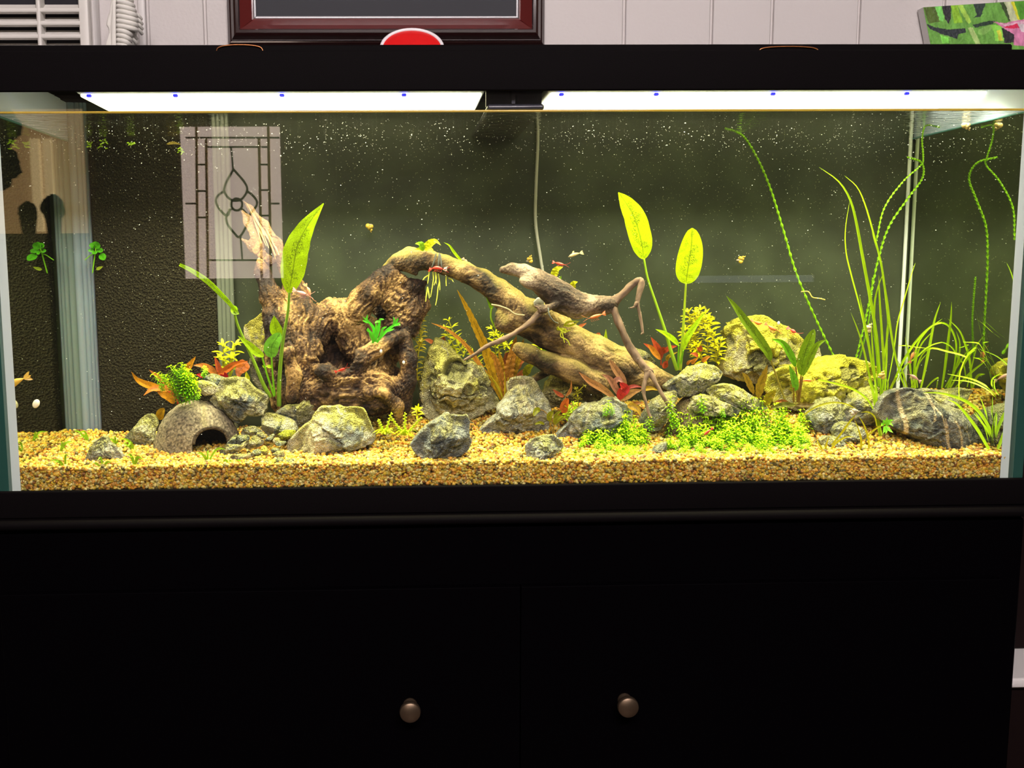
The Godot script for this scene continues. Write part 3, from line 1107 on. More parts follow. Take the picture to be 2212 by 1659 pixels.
func build_bust() -> void:
	# a plaster head in a ribbed headcloth, seen from its side
	var s := 0.27
	var o := thing("plaster_bust", "white plaster head in a ribbed striped headcloth standing left of the framed picture", "ornament", at(262, 110, s))
	var m := mpp(s)
	var base := at(262, 120, s)
	var ob := PackedVector3Array()
	# face: a profile to the left, given thickness
	var prof := [246, -6, 240, 10, 241, 22, 236, 34, 232, 52, 231, 58, 237, 62, 236, 66, 239, 70, 237, 76, 240, 84, 236, 92, 230, 104, 228, 118, 256, 118, 256, -6]
	put("face", slab(prof, s - 0.004, 0.018, 6), M.plaster, o)
	put("band", slab([245, -10, 241, 60, 243, 118, 254, 118, 253, 60, 253, -10], s - 0.014, 0.012, 3), M.plaster, o)
	for k in 11:
		var y := -8.0 + 10.5 * k
		var x1 := 284.0 + 11.0 * sin(clampf((y + 10) / 110.0, 0, 1) * PI) if y < 60 else 284.0 - 0.10 * (y - 60)
		var pts := PackedVector3Array([at(254, y, s - 0.020), at(268, y + 2, s - 0.024), at(x1 - 3, y + 8, s - 0.018), at(x1, y + 11, s)])
		var g := G.new()
		tube(g, spline(pts, 10), [0.0032], 8)
		put("headcloth_fold", g, M.plaster, o)
		if k > 2 and k < 9:
			var g2 := G.new()
			tube(g2, spline(PackedVector3Array([at(x1 - 2, y + 6, s - 0.006), at(x1 + 6, y + 10, s - 0.004), at(x1 + 12, y + 18, s + 0.004)]), 8), [0.0026], 8)
			put("headcloth_fold", g2, M.plaster, o)
	put("headcloth", slab([252, -12, 280, -12, 294, 30, 298, 60, 292, 85, 286, 118, 252, 118], s + 0.002, 0.020, 6), M.plaster, o)

func slab(a: Array, s: float, thick: float, soft := 4, z := "p") -> G:
	# a solid with that outline, rounded towards its rim
	var line := outline(z, a, s, 64)
	var c := Vector2.ZERO
	for q in line:
		c += q / line.size()
	var g := G.new()
	for side in [1.0, -1.0]:
		var first := g.v.size()
		for k in soft + 1:
			var f := PI / 2 * (1.0 - float(k) / soft)
			for q in line:
				var p := c + (q - c) * pow(sin(f), 0.35)
				g.add(Vector3(p.x, p.y, -s + side * thick * 0.5 * pow(maxf(0, cos(f)), 0.6)), q)
		for k in soft:
			for q in 64:
				var a0 := first + k * 64 + q
				var a1 := first + k * 64 + (q + 1) % 64
				if side > 0:
					g.quad(a0, a1, a1 + 64, a0 + 64)
				else:
					g.quad(a0, a0 + 64, a1 + 64, a1)
	return g

func build_frame() -> void:
	var s := -WALLZ - 0.03
	var x0 := at(487, 60, s).x
	var x1 := at(1180, 60, s).x
	var y0 := at(830, 93, s).y
	var y1 := y0 + 0.46
	var o := thing("picture_frame", "large mahogany red picture frame with dark grey mat hanging on the panelled wall", "picture frame", Vector3((x0 + x1) / 2, y0, WALLZ))
	var zf := WALLZ + 0.001
	put("mat_board", boxg(Vector3(x0 + 0.030, y0 + 0.030, zf), Vector3(x1 - 0.030, y1 - 0.030, zf + 0.008)), M.mat_board, o)
	var bars := [["bottom", Vector3(x0, y0, 0), Vector3(x1, y0, 0), Vector3(0, 1, 0)], ["top", Vector3(x0, y1, 0), Vector3(x1, y1, 0), Vector3(0, -1, 0)], ["left", Vector3(x0, y0, 0), Vector3(x0, y1, 0), Vector3(1, 0, 0)], ["right", Vector3(x1, y0, 0), Vector3(x1, y1, 0), Vector3(-1, 0, 0)]]
	# across the rail: how far in, how far out from the wall
	var sk := 1.14
	var sec := [[0.0, 0.0, 0.0], [0.0, 0.010, 0], [0.0035, 0.015, 0], [0.005, 0.0152, 0], [0.006, 0.0195, 0], [0.010, 0.026, 0], [0.013, 0.0285, 0], [0.0165, 0.0285, 0], [0.018, 0.026, 1], [0.024, 0.020, 1], [0.0315, 0.013, 1], [0.0335, 0.0125, 1], [0.0335, 0.0, 1]]
	for r in sec:
		r[0] *= sk
	for b in bars:
		for half in 2:
			var g := G.new()
			var rows := sec.slice(0, 9) if half == 0 else sec.slice(8, 13)
			var inward: Vector3 = b[3]
			var along: Vector3 = ((b[2] as Vector3) - b[1]).normalized()
			for e in 2:
				for r in rows:
					var p: Vector3 = b[1 + e]
					p += inward * r[0] + along * r[0] * (1 if e == 0 else -1)
					g.add(Vector3(p.x, p.y, zf + r[1]))
				g.add(Vector3((b[1 + e] + inward * rows[-1][0] + along * rows[-1][0] * (1 if e == 0 else -1)).x, (b[1 + e] + inward * rows[-1][0] + along * rows[-1][0] * (1 if e == 0 else -1)).y, zf))
				g.add(Vector3((b[1 + e] + inward * rows[0][0] + along * rows[0][0] * (1 if e == 0 else -1)).x, (b[1 + e] + inward * rows[0][0] + along * rows[0][0] * (1 if e == 0 else -1)).y, zf))
			var n: int = rows.size() + 2
			for k in n:
				g.quad(k, (k + 1) % n, n + (k + 1) % n, n + k)
			for k in range(1, n - 1):
				g.tri(0, k + 1, k)
				g.tri(n, n + k, n + k + 1)
			put("outer_rail" if half == 0 else "inner_rail", g, M.mahogany_dark if half == 0 else M.mahogany, o, true, true)
	var i := 0.0335 * sk
	for e in [[Vector3(x0 + i, y0 + i, 0), Vector3(x1 - i, y0 + i + 0.004, 0)], [Vector3(x0 + i, y0 + i, 0), Vector3(x0 + i + 0.004, y1 - i, 0)], [Vector3(x1 - i - 0.004, y0 + i, 0), Vector3(x1 - i, y1 - i, 0)]]:
		put("silver_lip", boxg(e[0] + Vector3(0, 0, zf + 0.008), e[1] + Vector3(0, 0, zf + 0.011), 0.001), M.silver_lip, o)

func build_button() -> void:
	# a round red disc in a white rim, tilted back, on the hood before the frame
	var s := 0.10
	var c := at(890, 105, s)
	var o := thing("red_disc", "red oval disc with a white rim standing on the hood before the frame", "ornament", c)
	var r := 64.0 * mpp(s)
	var tilt := 0.66
	var ring := G.new()
	var p := PackedVector3Array()
	for k in 49:
		p.append(c + Vector3(cos(TAU * k / 48) * r, sin(TAU * k / 48) * r * tilt, sin(TAU * k / 48) * -0.012))
	tube(ring, p, [0.0024], 8)
	put("rim", ring, M.white_rim, o)
	var g := G.new()
	for side in [1.0, -1.0]:
		var f := g.v.size()
		for k in 9:
			var t := 1.0 - k / 8.0
			for q in 48:
				var a := TAU * q / 48
				g.add(c + Vector3(cos(a) * r * t, sin(a) * r * tilt * t, sin(a) * -0.012 * t + side * 0.006 * sqrt(1 - t * t)))
		for k in 8:
			for q in 48:
				var a0 := f + k * 48 + q
				var a1 := f + k * 48 + (q + 1) % 48
				if side > 0:
					g.quad(a0, a1, a1 + 48, a0 + 48)
				else:
					g.quad(a0, a0 + 48, a1 + 48, a1)
	put("dome", g, M.red, o)

func build_painting() -> void:
	# an unframed canvas: green stems and leaves, a pink bloom
	var w := 320
	var h := 320
	var im := Image.create(w, h, false, Image.FORMAT_RGB8)
	var n := noise(FastNoiseLite.TYPE_SIMPLEX_SMOOTH, 0.03, 4, FastNoiseLite.FRACTAL_FBM, 31)
	var fills := [
		[[0, 0, 0.78, 0, 0.78, 0.4, 0, 0.4], Color(0.16, 0.42, 0.07)], [[0, 0, 0.10, 0, 0.11, 0.12, 0.02, 0.13], Color(0.10, 0.17, 0.03)],
		[[0.09, 0, 0.145, 0, 0.15, 0.095, 0.13, 0.12, 0.11, 0.11], Color(0.22, 0.72, 0.14)], [[0.15, 0, 0.22, 0, 0.20, 0.10, 0.175, 0.14, 0.155, 0.10], Color(0.03, 0.03, 0.035)],
		[[0.22, 0, 0.27, 0, 0.29, 0.14, 0.22, 0.14], Color(0.30, 0.62, 0.04)], [[0.27, 0, 0.315, 0, 0.36, 0.14, 0.33, 0.15], Color(0.42, 0.74, 0.10)],
		[[0.40, 0, 0.50, 0, 0.44, 0.10, 0.38, 0.11, 0.41, 0.085], Color(0.035, 0.06, 0.05)], [[0, 0.13, 0.06, 0.16, 0.16, 0.185, 0.30, 0.185, 0.30, 0.215, 0.24, 0.225, 0.22, 0.26, 0.10, 0.215, 0.02, 0.17], Color(0.03, 0.04, 0.045)],
		[[0.09, 0.225, 0.15, 0.245, 0.15, 0.29, 0.10, 0.29], Color(0.24, 0.80, 0.10)], [[0.32, 0.18, 0.36, 0.18, 0.40, 0.32, 0.36, 0.32], Color(0.45, 0.66, 0.22)],
		[[0.36, 0.16, 0.50, 0.14, 0.55, 0.14, 0.52, 0.165, 0.38, 0.185], Color(0.03, 0.06, 0.04)], [[0.40, 0.20, 0.50, 0.17, 0.52, 0.20, 0.44, 0.245, 0.39, 0.235], Color(0.26, 0.55, 0.12)],
		[[0.50, 0.17, 0.60, 0.18, 0.59, 0.30, 0.52, 0.30, 0.52, 0.22], Color(0.30, 0.80, 0.10)], [[0.545, 0.22, 0.575, 0.21, 0.58, 0.30, 0.55, 0.30], Color(0.70, 0.78, 0.08)],
		[[0.59, 0.20, 0.68, 0.24, 0.68, 0.32, 0.59, 0.32], Color(0.03, 0.03, 0.035)], [[0.61, 0, 0.645, 0, 0.68, 0.14, 0.655, 0.15], Color(0.05, 0.09, 0.03)],
		[[0.65, 0, 0.71, 0, 0.73, 0.15, 0.67, 0.155], Color(0.62, 0.70, 0.42)], [[0.70, 0, 0.725, 0, 0.745, 0.145, 0.73, 0.15], Color(0.78, 0.80, 0.04)],
		[[0.725, 0, 1, 0, 1, 0.16, 0.75, 0.145], Color(0.10, 0.36, 0.03)], [[0.53, 0.145, 0.62, 0.165, 0.75, 0.145, 1, 0.12, 1, 0.4, 0.66, 0.34, 0.68, 0.26, 0.60, 0.20], Color(0.72, 0.26, 0.46)],
		[[0.55, 0.15, 0.62, 0.172, 0.80, 0.155, 0.80, 0.175, 0.62, 0.19], Color(0.80, 0.50, 0.62)], [[0.60, 0.195, 0.72, 0.175, 0.74, 0.21, 0.66, 0.21], Color(0.70, 0.03, 0.10)], [[0.72, 0.18, 0.80, 0.18, 0.80, 0.25, 0.74, 0.24], Color(0.76, 0.68, 0.72)],
	]
	im.fill(Color(0.10, 0.30, 0.05).linear_to_srgb())
	for f in fills:
		var poly := PackedVector2Array()
		var lo := Vector2(9, 9)
		var hi := Vector2(-9, -9)
		for k in f[0].size() / 2:
			var q := Vector2(f[0][2 * k], f[0][2 * k + 1])
			poly.append(q)
			lo = lo.min(q)
			hi = hi.max(q)
		for y in range(int(lo.y * h), mini(h, int(hi.y * h) + 1)):
			for x in range(int(lo.x * w), mini(w, int(hi.x * w) + 1)):
				if Geometry2D.is_point_in_polygon(Vector2((x + 0.5) / w + 0.006 * n.get_noise_2d(x * 3, y * 3), (y + 0.5) / h + 0.006 * n.get_noise_2d(x * 3 + 99, y * 3)), poly):
					var c: Color = f[1]
					im.set_pixel(x, y, (c * (1.0 + 0.45 * n.get_noise_2d(x * 2.2, y * 0.8))).linear_to_srgb())
	var m := mat("painting", Color.WHITE, 0.5)
	m.albedo_texture = ImageTexture.create_from_image(im)
	relief(m, grain_image(256, 256, noise(FastNoiseLite.TYPE_SIMPLEX, 0.12, 3, FastNoiseLite.FRACTAL_FBM, 33)), 0.05)
	var s := -WALLZ - 0.02
	var tl := at(1994, 16, s)
	var bl := at(2014, 120, s)
	var u := (at(2208, 2, s) - tl).normalized()
	var d := (bl - tl).normalized()
	var o := thing("canvas_painting", "tilted canvas painting of green bamboo stems and a pink flower at upper right", "painting", bl)
	var W := 0.187
	var H := 0.187
	var g := G.new()
	var back := Vector3(0, 0, -0.016)
	for e in [Vector3.ZERO, back]:
		for q in [[0, 0], [1, 0], [1, 1], [0, 1]]:
			g.add(tl + u * W * q[0] + d * H * q[1] + e, Vector2(q[0], q[1]))
	var f := G.new()
	f.v = g.v.slice(0, 4)
	f.uv = g.uv.slice(0, 4)
	f.c = g.c.slice(0, 4)
	for k in 4:
		f.v[k] += Vector3(0, 0, 0.0006)
	f.quad(3, 2, 1, 0)
	g.quad(0, 1, 2, 3)
	g.quad(7, 6, 5, 4)
	for k in 4:
		g.quad(k, 4 + k, 4 + (k + 1) % 4, (k + 1) % 4)
	put("stretcher", g, M.white_paint, o, true, true)
	put("painted_face", f, M.painting, o, false, true)

# ------------------------------------------------------------------ stand, tank, hood
func build_tank() -> void:
	# the stand
	var o := thing("aquarium_stand", "black painted wooden aquarium stand with a rounded ledge under the tank", "stand", Vector3(0, 0, -0.13))
	var xr := at(2193, 1450, -0.02).x
	var zf := 0.020
	var yt := at(1106, 1112, -zf).y
	put("body", boxg(Vector3(-HALF - 0.03, 0, -0.30), Vector3(xr, yt - 0.012, zf), 0.004), M.black_wood, o)
	var g := G.new()
	var q := PackedVector3Array([Vector3(-HALF - 0.04, yt - 0.004, zf + 0.004), Vector3(xr + 0.012, yt - 0.004, zf + 0.004)])
	tube(g, q, [0.006], 16)
	box(g, Vector3(-HALF - 0.04, yt - 0.010, -0.31), Vector3(xr + 0.012, yt + 0.002, zf + 0.004))
	put("ledge", g, M.black_plastic, o)
	var dy := at(700, 1272, -zf - 0.008).y
	var mx := at(1122, 1400, -zf).x
	var kx := [[886, 1541], [1358, 1530]]
	var dx := [[-HALF - 0.01, mx - 0.0004], [mx + 0.0004, xr - 0.03]]
	for k in 2:
		var door := put("door", boxg(Vector3(dx[k][0], 0.08, zf - 0.002), Vector3(dx[k][1], dy, zf + 0.012), 0.0012), M.black_wood, o)
		var c := at(kx[k][0], kx[k][1], -zf - 0.036)
		var kn := G.new()
		var r := 24.5 * mpp(-0.056)
		lathe(kn, Vector3(c.x, c.y, zf + 0.012), Vector3(0, 0, 1), [0.0, -0.001, 0.0085, 0.0, 0.0085, 0.003, 0.006, 0.006, 0.0058, 0.011, r * 0.72, 0.013, r * 0.97, 0.017, r, 0.020, r * 0.98, 0.0225, r * 0.9, 0.0245, r * 0.4, 0.0262, 0.0, 0.0266], 40)
		put("knob", kn, M.bronze, door).set_meta("label", "round bronze knob")
	# the tank
	var t := thing("aquarium", "long rectangular glass aquarium with black trim holding a planted underwater landscape", "aquarium", Vector3(0, Y0, -DEEP / 2))
	var yb := Y0 - 0.012
	var top := WATER + 0.055
	put("front_pane", boxg(Vector3(-HALF, yb, 0), Vector3(HALF, top, 0.008)), M.glass, t)
	put("back_pane", boxg(Vector3(-HALF - 0.008, yb, -DEEP - 0.010), Vector3(HALF + 0.008, top, -DEEP)), M.back_glass, t)
	for e in [-1, 1]:
		put("side_pane", boxg(Vector3(e * HALF, yb, -DEEP), Vector3(e * (HALF + 0.008), WATER + 0.001, 0.0)), M.side_glass, t)
		put("dry_rim", boxg(Vector3(e * HALF, WATER + 0.001, -DEEP), Vector3(e * (HALF + 0.008), top, 0.0)), M.blue_sheen, t)
		put("glass_edge", boxg(Vector3(e * HALF, yb, 0.0), Vector3(e * (HALF + 0.012), top, 0.009)), M.edge_glass, t)
		var w := G.new()       # the bead of silicone in the front corner
		for y in [yb, top]:
			for p in [Vector2(0, 0), Vector2(-e * 0.010, 0), Vector2(-e * 0.006, -0.004), Vector2(0, -0.010)]:
				w.add(Vector3(e * HALF + p.x, y, -0.0005 + p.y))
		for k in 4:
			w.quad(k, (k + 1) % 4, 4 + (k + 1) % 4, 4 + k)
		w.quad(0, 1, 2, 3)
		w.quad(4, 5, 6, 7)
		put("silicone_bead", w, M.front_silicone, t, true, true)
		var b := G.new()       # and in the back corner, in ridges
		for k in (4 if e < 0 else 1):
			var x: float = HALF - ([0.004, 0.013, 0.019, 0.024] if e < 0 else [0.0050, 0.0, 0.0, 0.0])[k]
			tube(b, PackedVector3Array([Vector3(e * x, yb, -DEEP + 0.002), Vector3(e * x, (yb + top) / 2, -DEEP + 0.0025), Vector3(e * x, top, -DEEP + 0.002)]), [([0.0062, 0.0040, 0.0030, 0.0024] if e < 0 else [0.0026, 0.0, 0.0, 0.0])[k]], 14)
		put("silicone_bead", b, M.silicone if e < 0 else M.front_silicone, t)
	put("bottom_pane", boxg(Vector3(-HALF, yb, -DEEP), Vector3(HALF, yb + 0.008, 0)), M.edge_glass, t)
	var tr := G.new()
	box(tr, Vector3(-HALF - 0.032, yt + 0.002, 0.009), Vector3(HALF + 0.032, Y0, 0.016), 0.002)
	box(tr, Vector3(-HALF - 0.032, yt + 0.002, -DEEP - 0.02), Vector3(HALF + 0.032, yb, 0.010), 0.002)
	put("bottom_trim", tr, M.black_plastic, t)
	var yl := at(1106, 196, -0.012).y
	# the water: its surface, and the line where it clings to the glass
	var wt := thing("water", "clear yellowish water filling the aquarium to just under the hood", "water", Vector3(0, Y0, -DEEP / 2))
	wt.set_meta("kind", "stuff")
	var ws := G.new()
	for e in [Vector3(-HALF, WATER, 0), Vector3(HALF, WATER, 0), Vector3(HALF, WATER, -DEEP), Vector3(-HALF, WATER, -DEEP)]:
		ws.add(e, Vector2(e.x * 6, e.z * 12))
	ws.quad(0, 1, 2, 3)
	put("surface", ws, M.water, wt, false, true)
	var me := G.new()
	tube(me, PackedVector3Array([Vector3(-HALF, WATER + 0.0006, -0.001), Vector3(0, WATER + 0.0008, -0.001), Vector3(HALF, WATER + 0.0006, -0.001)]), [0.0013], 8)
	put("waterline", me, M.meniscus, wt)
	me = G.new()
	for e in [-1, 1]:
		tube(me, PackedVector3Array([Vector3(e * (HALF - 0.001), WATER, -0.001), Vector3(e * (HALF - 0.001), WATER, -DEEP)]), [0.0012], 8)
	put("waterline", me, M.waterline_edge, wt)
	# the hood
	var yh := at(1300, 97, 0.01).y
	var yf := at(1300, 108, -0.014).y
	var h := thing("aquarium_hood", "black plastic aquarium hood with a flat front board over the tank", "hood", Vector3(0, yl, -DEEP / 2))
	put("front_board", boxg(Vector3(-HALF - 0.032, yl, 0.009), Vector3(HALF + 0.036, yf, 0.015), 0.0015), M.black_plastic, h)
	var lx := at(2184, 100, 0.01).x
	put("lid", boxg(Vector3(-HALF - 0.032, yf - 0.006, -DEEP + 0.03), Vector3(lx, yh, -0.006), 0.002), M.black_plastic, h)
	put("rear_lid", boxg(Vector3(-HALF - 0.008, yf - 0.012, -DEEP - 0.012), Vector3(HALF + 0.008, yf - 0.004, -DEEP + 0.031), 0.002), M.black_plastic, h)
	for e in [-1, 1]:
		put("end_board", boxg(Vector3(e * (HALF + 0.008), yl, -DEEP - 0.012), Vector3(e * (HALF + 0.014), yf - 0.004, 0.009)), M.hood_inside, h)
	put("back_board", boxg(Vector3(-HALF - 0.008, yl, -DEEP - 0.018), Vector3(HALF + 0.008, yf - 0.004, -DEEP - 0.012)), M.hood_inside, h)
	var b0 := at(1046, 220, 0.05).x
	var b1 := at(1164, 220, 0.05).x
	var br := G.new()
	box(br, Vector3(b0, yl - 0.019, -DEEP), Vector3(b1, yl - 0.012, -0.004), 0.002)
	box(br, Vector3(b0 + 0.028, yl - 0.012, -DEEP), Vector3(b0 + 0.032, yl + 0.02, -0.004))
	box(br, Vector3(b0, yl - 0.012, -0.030), Vector3(b1, yl + 0.03, -0.026))
	put("centre_brace", br, M.brace, t)
	for e in [[-1, 470, 566, "left"], [1, 1640, 1766, "right"]]:
		var d := G.new()
		var cx := at((e[1] + e[2]) / 2.0, 103, 0.006).x
		var rx: float = (e[2] - e[1]) / 2.0 * mpp(0.0)
		var pts := PackedVector3Array()
		for k in 25:
			var a := PI * k / 24
			pts.append(Vector3(cx - cos(a) * rx, yf + pow(sin(a), 0.4) * (yh - yf) * (0.96 if e[0] < 0 else 0.7), -0.0045))
		tube(d, pts, [0.0007], 6)
		put("tab_rim", d, M.copper, h).set_meta("label", "thin copper rim of a half oval tab")
	# lamps under the lid
	for e in [[196, 1040, "left", "left of"], [1170, 2096, "right", "right of"]]:
		var x0 := at(e[0], 215, 0.15).x
		var x1 := at(e[1], 215, 0.15).x
		var ly := yl + 0.012
		var l := thing("aquarium_lamp", "bright white lamp under the hood %s the centre brace" % e[3], "lamp", Vector3((x0 + x1) / 2, ly, -0.14))
		put("housing", boxg(Vector3(x0, ly + 0.004, -0.226), Vector3(x1, ly + 0.014, -0.092), 0.002), M.hood_inside, l)
		put("glowing_panel", boxg(Vector3(x0 + 0.004, ly, -0.222), Vector3(x1 - 0.004, ly + 0.004, -0.096), 0.001), M.lamp_glow, l)
		for k in 4:
			var bx := lerpf(x0, x1, [0.24, 0.5, 0.8, 0.03][k])
			put("blue_diode", boxg(Vector3(bx - 0.003, ly - 0.0006, -0.097), Vector3(bx + 0.003, ly + 0.003, -0.0925), 0.001), M.blue_led, l)
		for k in 5:
			var al := SpotLight3D.new()       # one for each cluster of diodes, lensed downwards
			al.name = "lamp_light"
			al.spot_range = 3.0
			al.spot_attenuation = 2.0
			al.spot_angle = 64.0
			al.spot_angle_attenuation = 1.0
			al.light_size = 0.045
			al.light_color = Color(1.0, 0.945, 0.56).linear_to_srgb()
			al.light_energy = LAMP_LIGHT
			al.shadow_enabled = true
			l.add_child(al, true)
			al.position = Vector3(lerpf(x0, x1, (k + 0.5) / 5.0) - l.position.x, -0.004, 0.052)
			al.rotation_degrees = Vector3(-90, 0, 0)
	# foam filter in the back left corner, and the glass strip that holds it
	var f0 := at(208, 700, DEEP - 0.02).x
	var f1 := at(470, 700, DEEP - 0.02).x
	single("foam_filter", boxg(Vector3(f0, yb + 0.01, -DEEP + 0.001), Vector3(f1, top - 0.02, -DEEP + 0.022), 0.004), M.foam, "black porous foam filter sheet in the back left corner of the tank", "filter")
	var gs_ := G.new()
	for k in 4:
		var x := f1 + 0.003 + 0.006 * k
		tube(gs_, PackedVector3Array([Vector3(x, yb + 0.01, -DEEP + 0.016), Vector3(x, top - 0.02, -DEEP + 0.016)]), [0.0030 if k % 2 else 0.0036], 8)
	single("glass_strip", gs_, M.strip_glass, "tall pale glass strip standing beside the black foam filter", "glass strip")
	# air hose on the back wall
	var hs := G.new()
	tube(hs, spline(path("p", [1157, 232, 1162, 290, 1158, 400, 1157, 480, 1168, 560, 1175, 600], 0.262, 0.255), 40), [0.0022], 8)
	single("air_hose", hs, M.tube, "thin grey air hose hanging down the back wall behind the driftwood", "hose")

# ------------------------------------------------------------------ gravel
func build_gravel() -> void:
	var g := G.new()
	var nx := 90
	var ns := 24
	for j in ns + 1:
		for k in nx + 1:
			var x := lerpf(-HALF, HALF, float(k) / nx)
			var s := lerpf(0.0065, DEEP - 0.001, float(j) / ns)
			g.add(Vector3(x, gh(x, s) - 0.003, -s))
	for j in ns:
		for k in nx:
			var a := j * (nx + 1) + k
			g.quad(a, a + 1, a + nx + 2, a + nx + 1)
	var f := g.v.size()
	for k in nx + 1:
		var x := lerpf(-HALF, HALF, float(k) / nx)
		g.add(Vector3(x, Y0 - 0.005, -0.0065))
	for k in nx:
		g.quad(f + k, f + k + 1, k + 1, k)
	var bed := put("gravel_bed", g, M.bed, null, false)
	tag(bed, "brown bed under the loose gravel on the tank floor", "gravel bed")
	bed.set_meta("kind", "stuff")
	var shapes := []
	for v in 4:
		var q := G.new()
		ball(q, Vector3.ZERO, Vector3(1, 0.72, 0.86), 8, 6)
		for k in q.v.size():
			var p := q.v[k]
			q.v[k] = p * (1.0 + 0.32 * nz.get_noise_3d(p.x * 9 + v * 31, p.y * 9, p.z * 9))
		shapes.append(q.mesh())
	var tones := [Color(0.80, 0.48, 0.05), Color(0.72, 0.31, 0.03), Color(0.88, 0.74, 0.32), Color(0.82, 0.56, 0.13), Color(0.66, 0.45, 0.04), Color(0.18, 0.15, 0.06), Color(0.28, 0.11, 0.02), Color(0.80, 0.42, 0.09), Color(0.60, 0.54, 0.15), Color(0.80, 0.58, 0.07), Color(0.88, 0.78, 0.42)]
	var o := thing("gravel", "loose yellow, orange and cream pea gravel covering the tank floor", "gravel", Vector3(0, Y0, -DEEP / 2))
	o.set_meta("kind", "stuff")
	var per := 10000
	for v in 4:
		var mm := MultiMesh.new()
		mm.transform_format = MultiMesh.TRANSFORM_3D
		mm.use_colors = true
		mm.mesh = shapes[v]
		mm.instance_count = per
		for k in per:
			var x := rng.randf_range(-HALF + 0.002, HALF - 0.002)
			var r := rng.randf_range(0.0017, 0.0034)
			var p: Vector3
			if k < 2600:          # those pressed against the front glass
				r *= 1.1
				p = Vector3(x, lerpf(Y0 - 0.002, gh(x, 0.0) - 0.0005, rng.randf()), -r - 0.0004 - 0.0035 * pow(rng.randf(), 1.5))
			else:
				var s := pow(rng.randf(), 1.15) * (DEEP - 0.004) + 0.002
				p = Vector3(x, gh(x, s) + rng.randf_range(-0.0022, 0.0012), -s)
			var b := Basis.from_euler(Vector3(rng.randf() * TAU, rng.randf() * TAU, rng.randf() * TAU)).scaled(Vector3(r, r, r) * Vector3(1, rng.randf_range(0.8, 1.1), 1))
			mm.set_instance_transform(k, Transform3D(b, p - o.position))
			var c: Color = tones[int(pow(rng.randf(), 1.05) * tones.size()) % tones.size()]
			c = c * rng.randf_range(0.5, 0.88)
			c.b *= 0.62
			c.g *= 0.95
			c.a = 1.0
			mm.set_instance_color(k, c)
		var mi := MultiMeshInstance3D.new()
		mi.name = "pebbles"
		mi.multimesh = mm
		mi.material_override = M.pebble
		mi.set_meta("kind", "stuff")
		o.add_child(mi, true)
	# dust and tiny bubbles hanging in the water
	var q := G.new()
	ball(q, Vector3.ZERO, Vector3.ONE, 6, 4)
	var d := MultiMesh.new()
	d.transform_format = MultiMesh.TRANSFORM_3D
	d.mesh = q.mesh()
	var many := 2400
	d.instance_count = many
	for k in many:
		var s := rng.randf_range(0.004, DEEP - 0.03)
		var x := rng.randf_range(-HALF + 0.01, HALF - 0.01)
		var y := WATER - 0.003 - 0.42 * pow(rng.randf(), 3.0)
		if k < 900:
			y = WATER - 0.002 - 0.03 * rng.randf()
		var r := rng.randf_range(0.00016, 0.00042)
		d.set_instance_transform(k, Transform3D(Basis.from_scale(Vector3(r * rng.randf_range(1, 2.2), r, r)), Vector3(x, maxf(y, gh(x, s) + 0.005), -s)))
	var di := MultiMeshInstance3D.new()
	di.name = "suspended_specks"
	di.multimesh = d
	di.material_override = M.speck
	add_child(di)
	tag(di, "tiny white specks and bubbles drifting in the water", "specks")
	di.set_meta("kind", "stuff")
	# dust stuck to the back wall
	var db := MultiMesh.new()
	db.transform_format = MultiMesh.TRANSFORM_3D
	db.mesh = d.mesh
	db.instance_count = 5200
	for k in 5200:
		var x := rng.randf_range(-HALF + 0.01, HALF - 0.01)
		var y := lerpf(Y0 + 0.04, WATER, pow(rng.randf(), 0.8))
		var r := rng.randf_range(0.00018, 0.00045)
		var on_foam := x < at(472, 700, DEEP).x and x > at(206, 700, DEEP).x
		db.set_instance_transform(k, Transform3D(Basis.from_scale(Vector3(r, r * rng.randf_range(0.7, 1.6), r)), Vector3(x, y, -DEEP + (0.0225 if on_foam else 0.0002))))
	var dm := MultiMeshInstance3D.new()
	dm.name = "dust_film"
	dm.multimesh = db
	dm.material_override = M.dust
	add_child(dm)
	tag(dm, "fine pale dust dotted over the dark back wall of the tank", "dust")
	dm.set_meta("kind", "stuff")

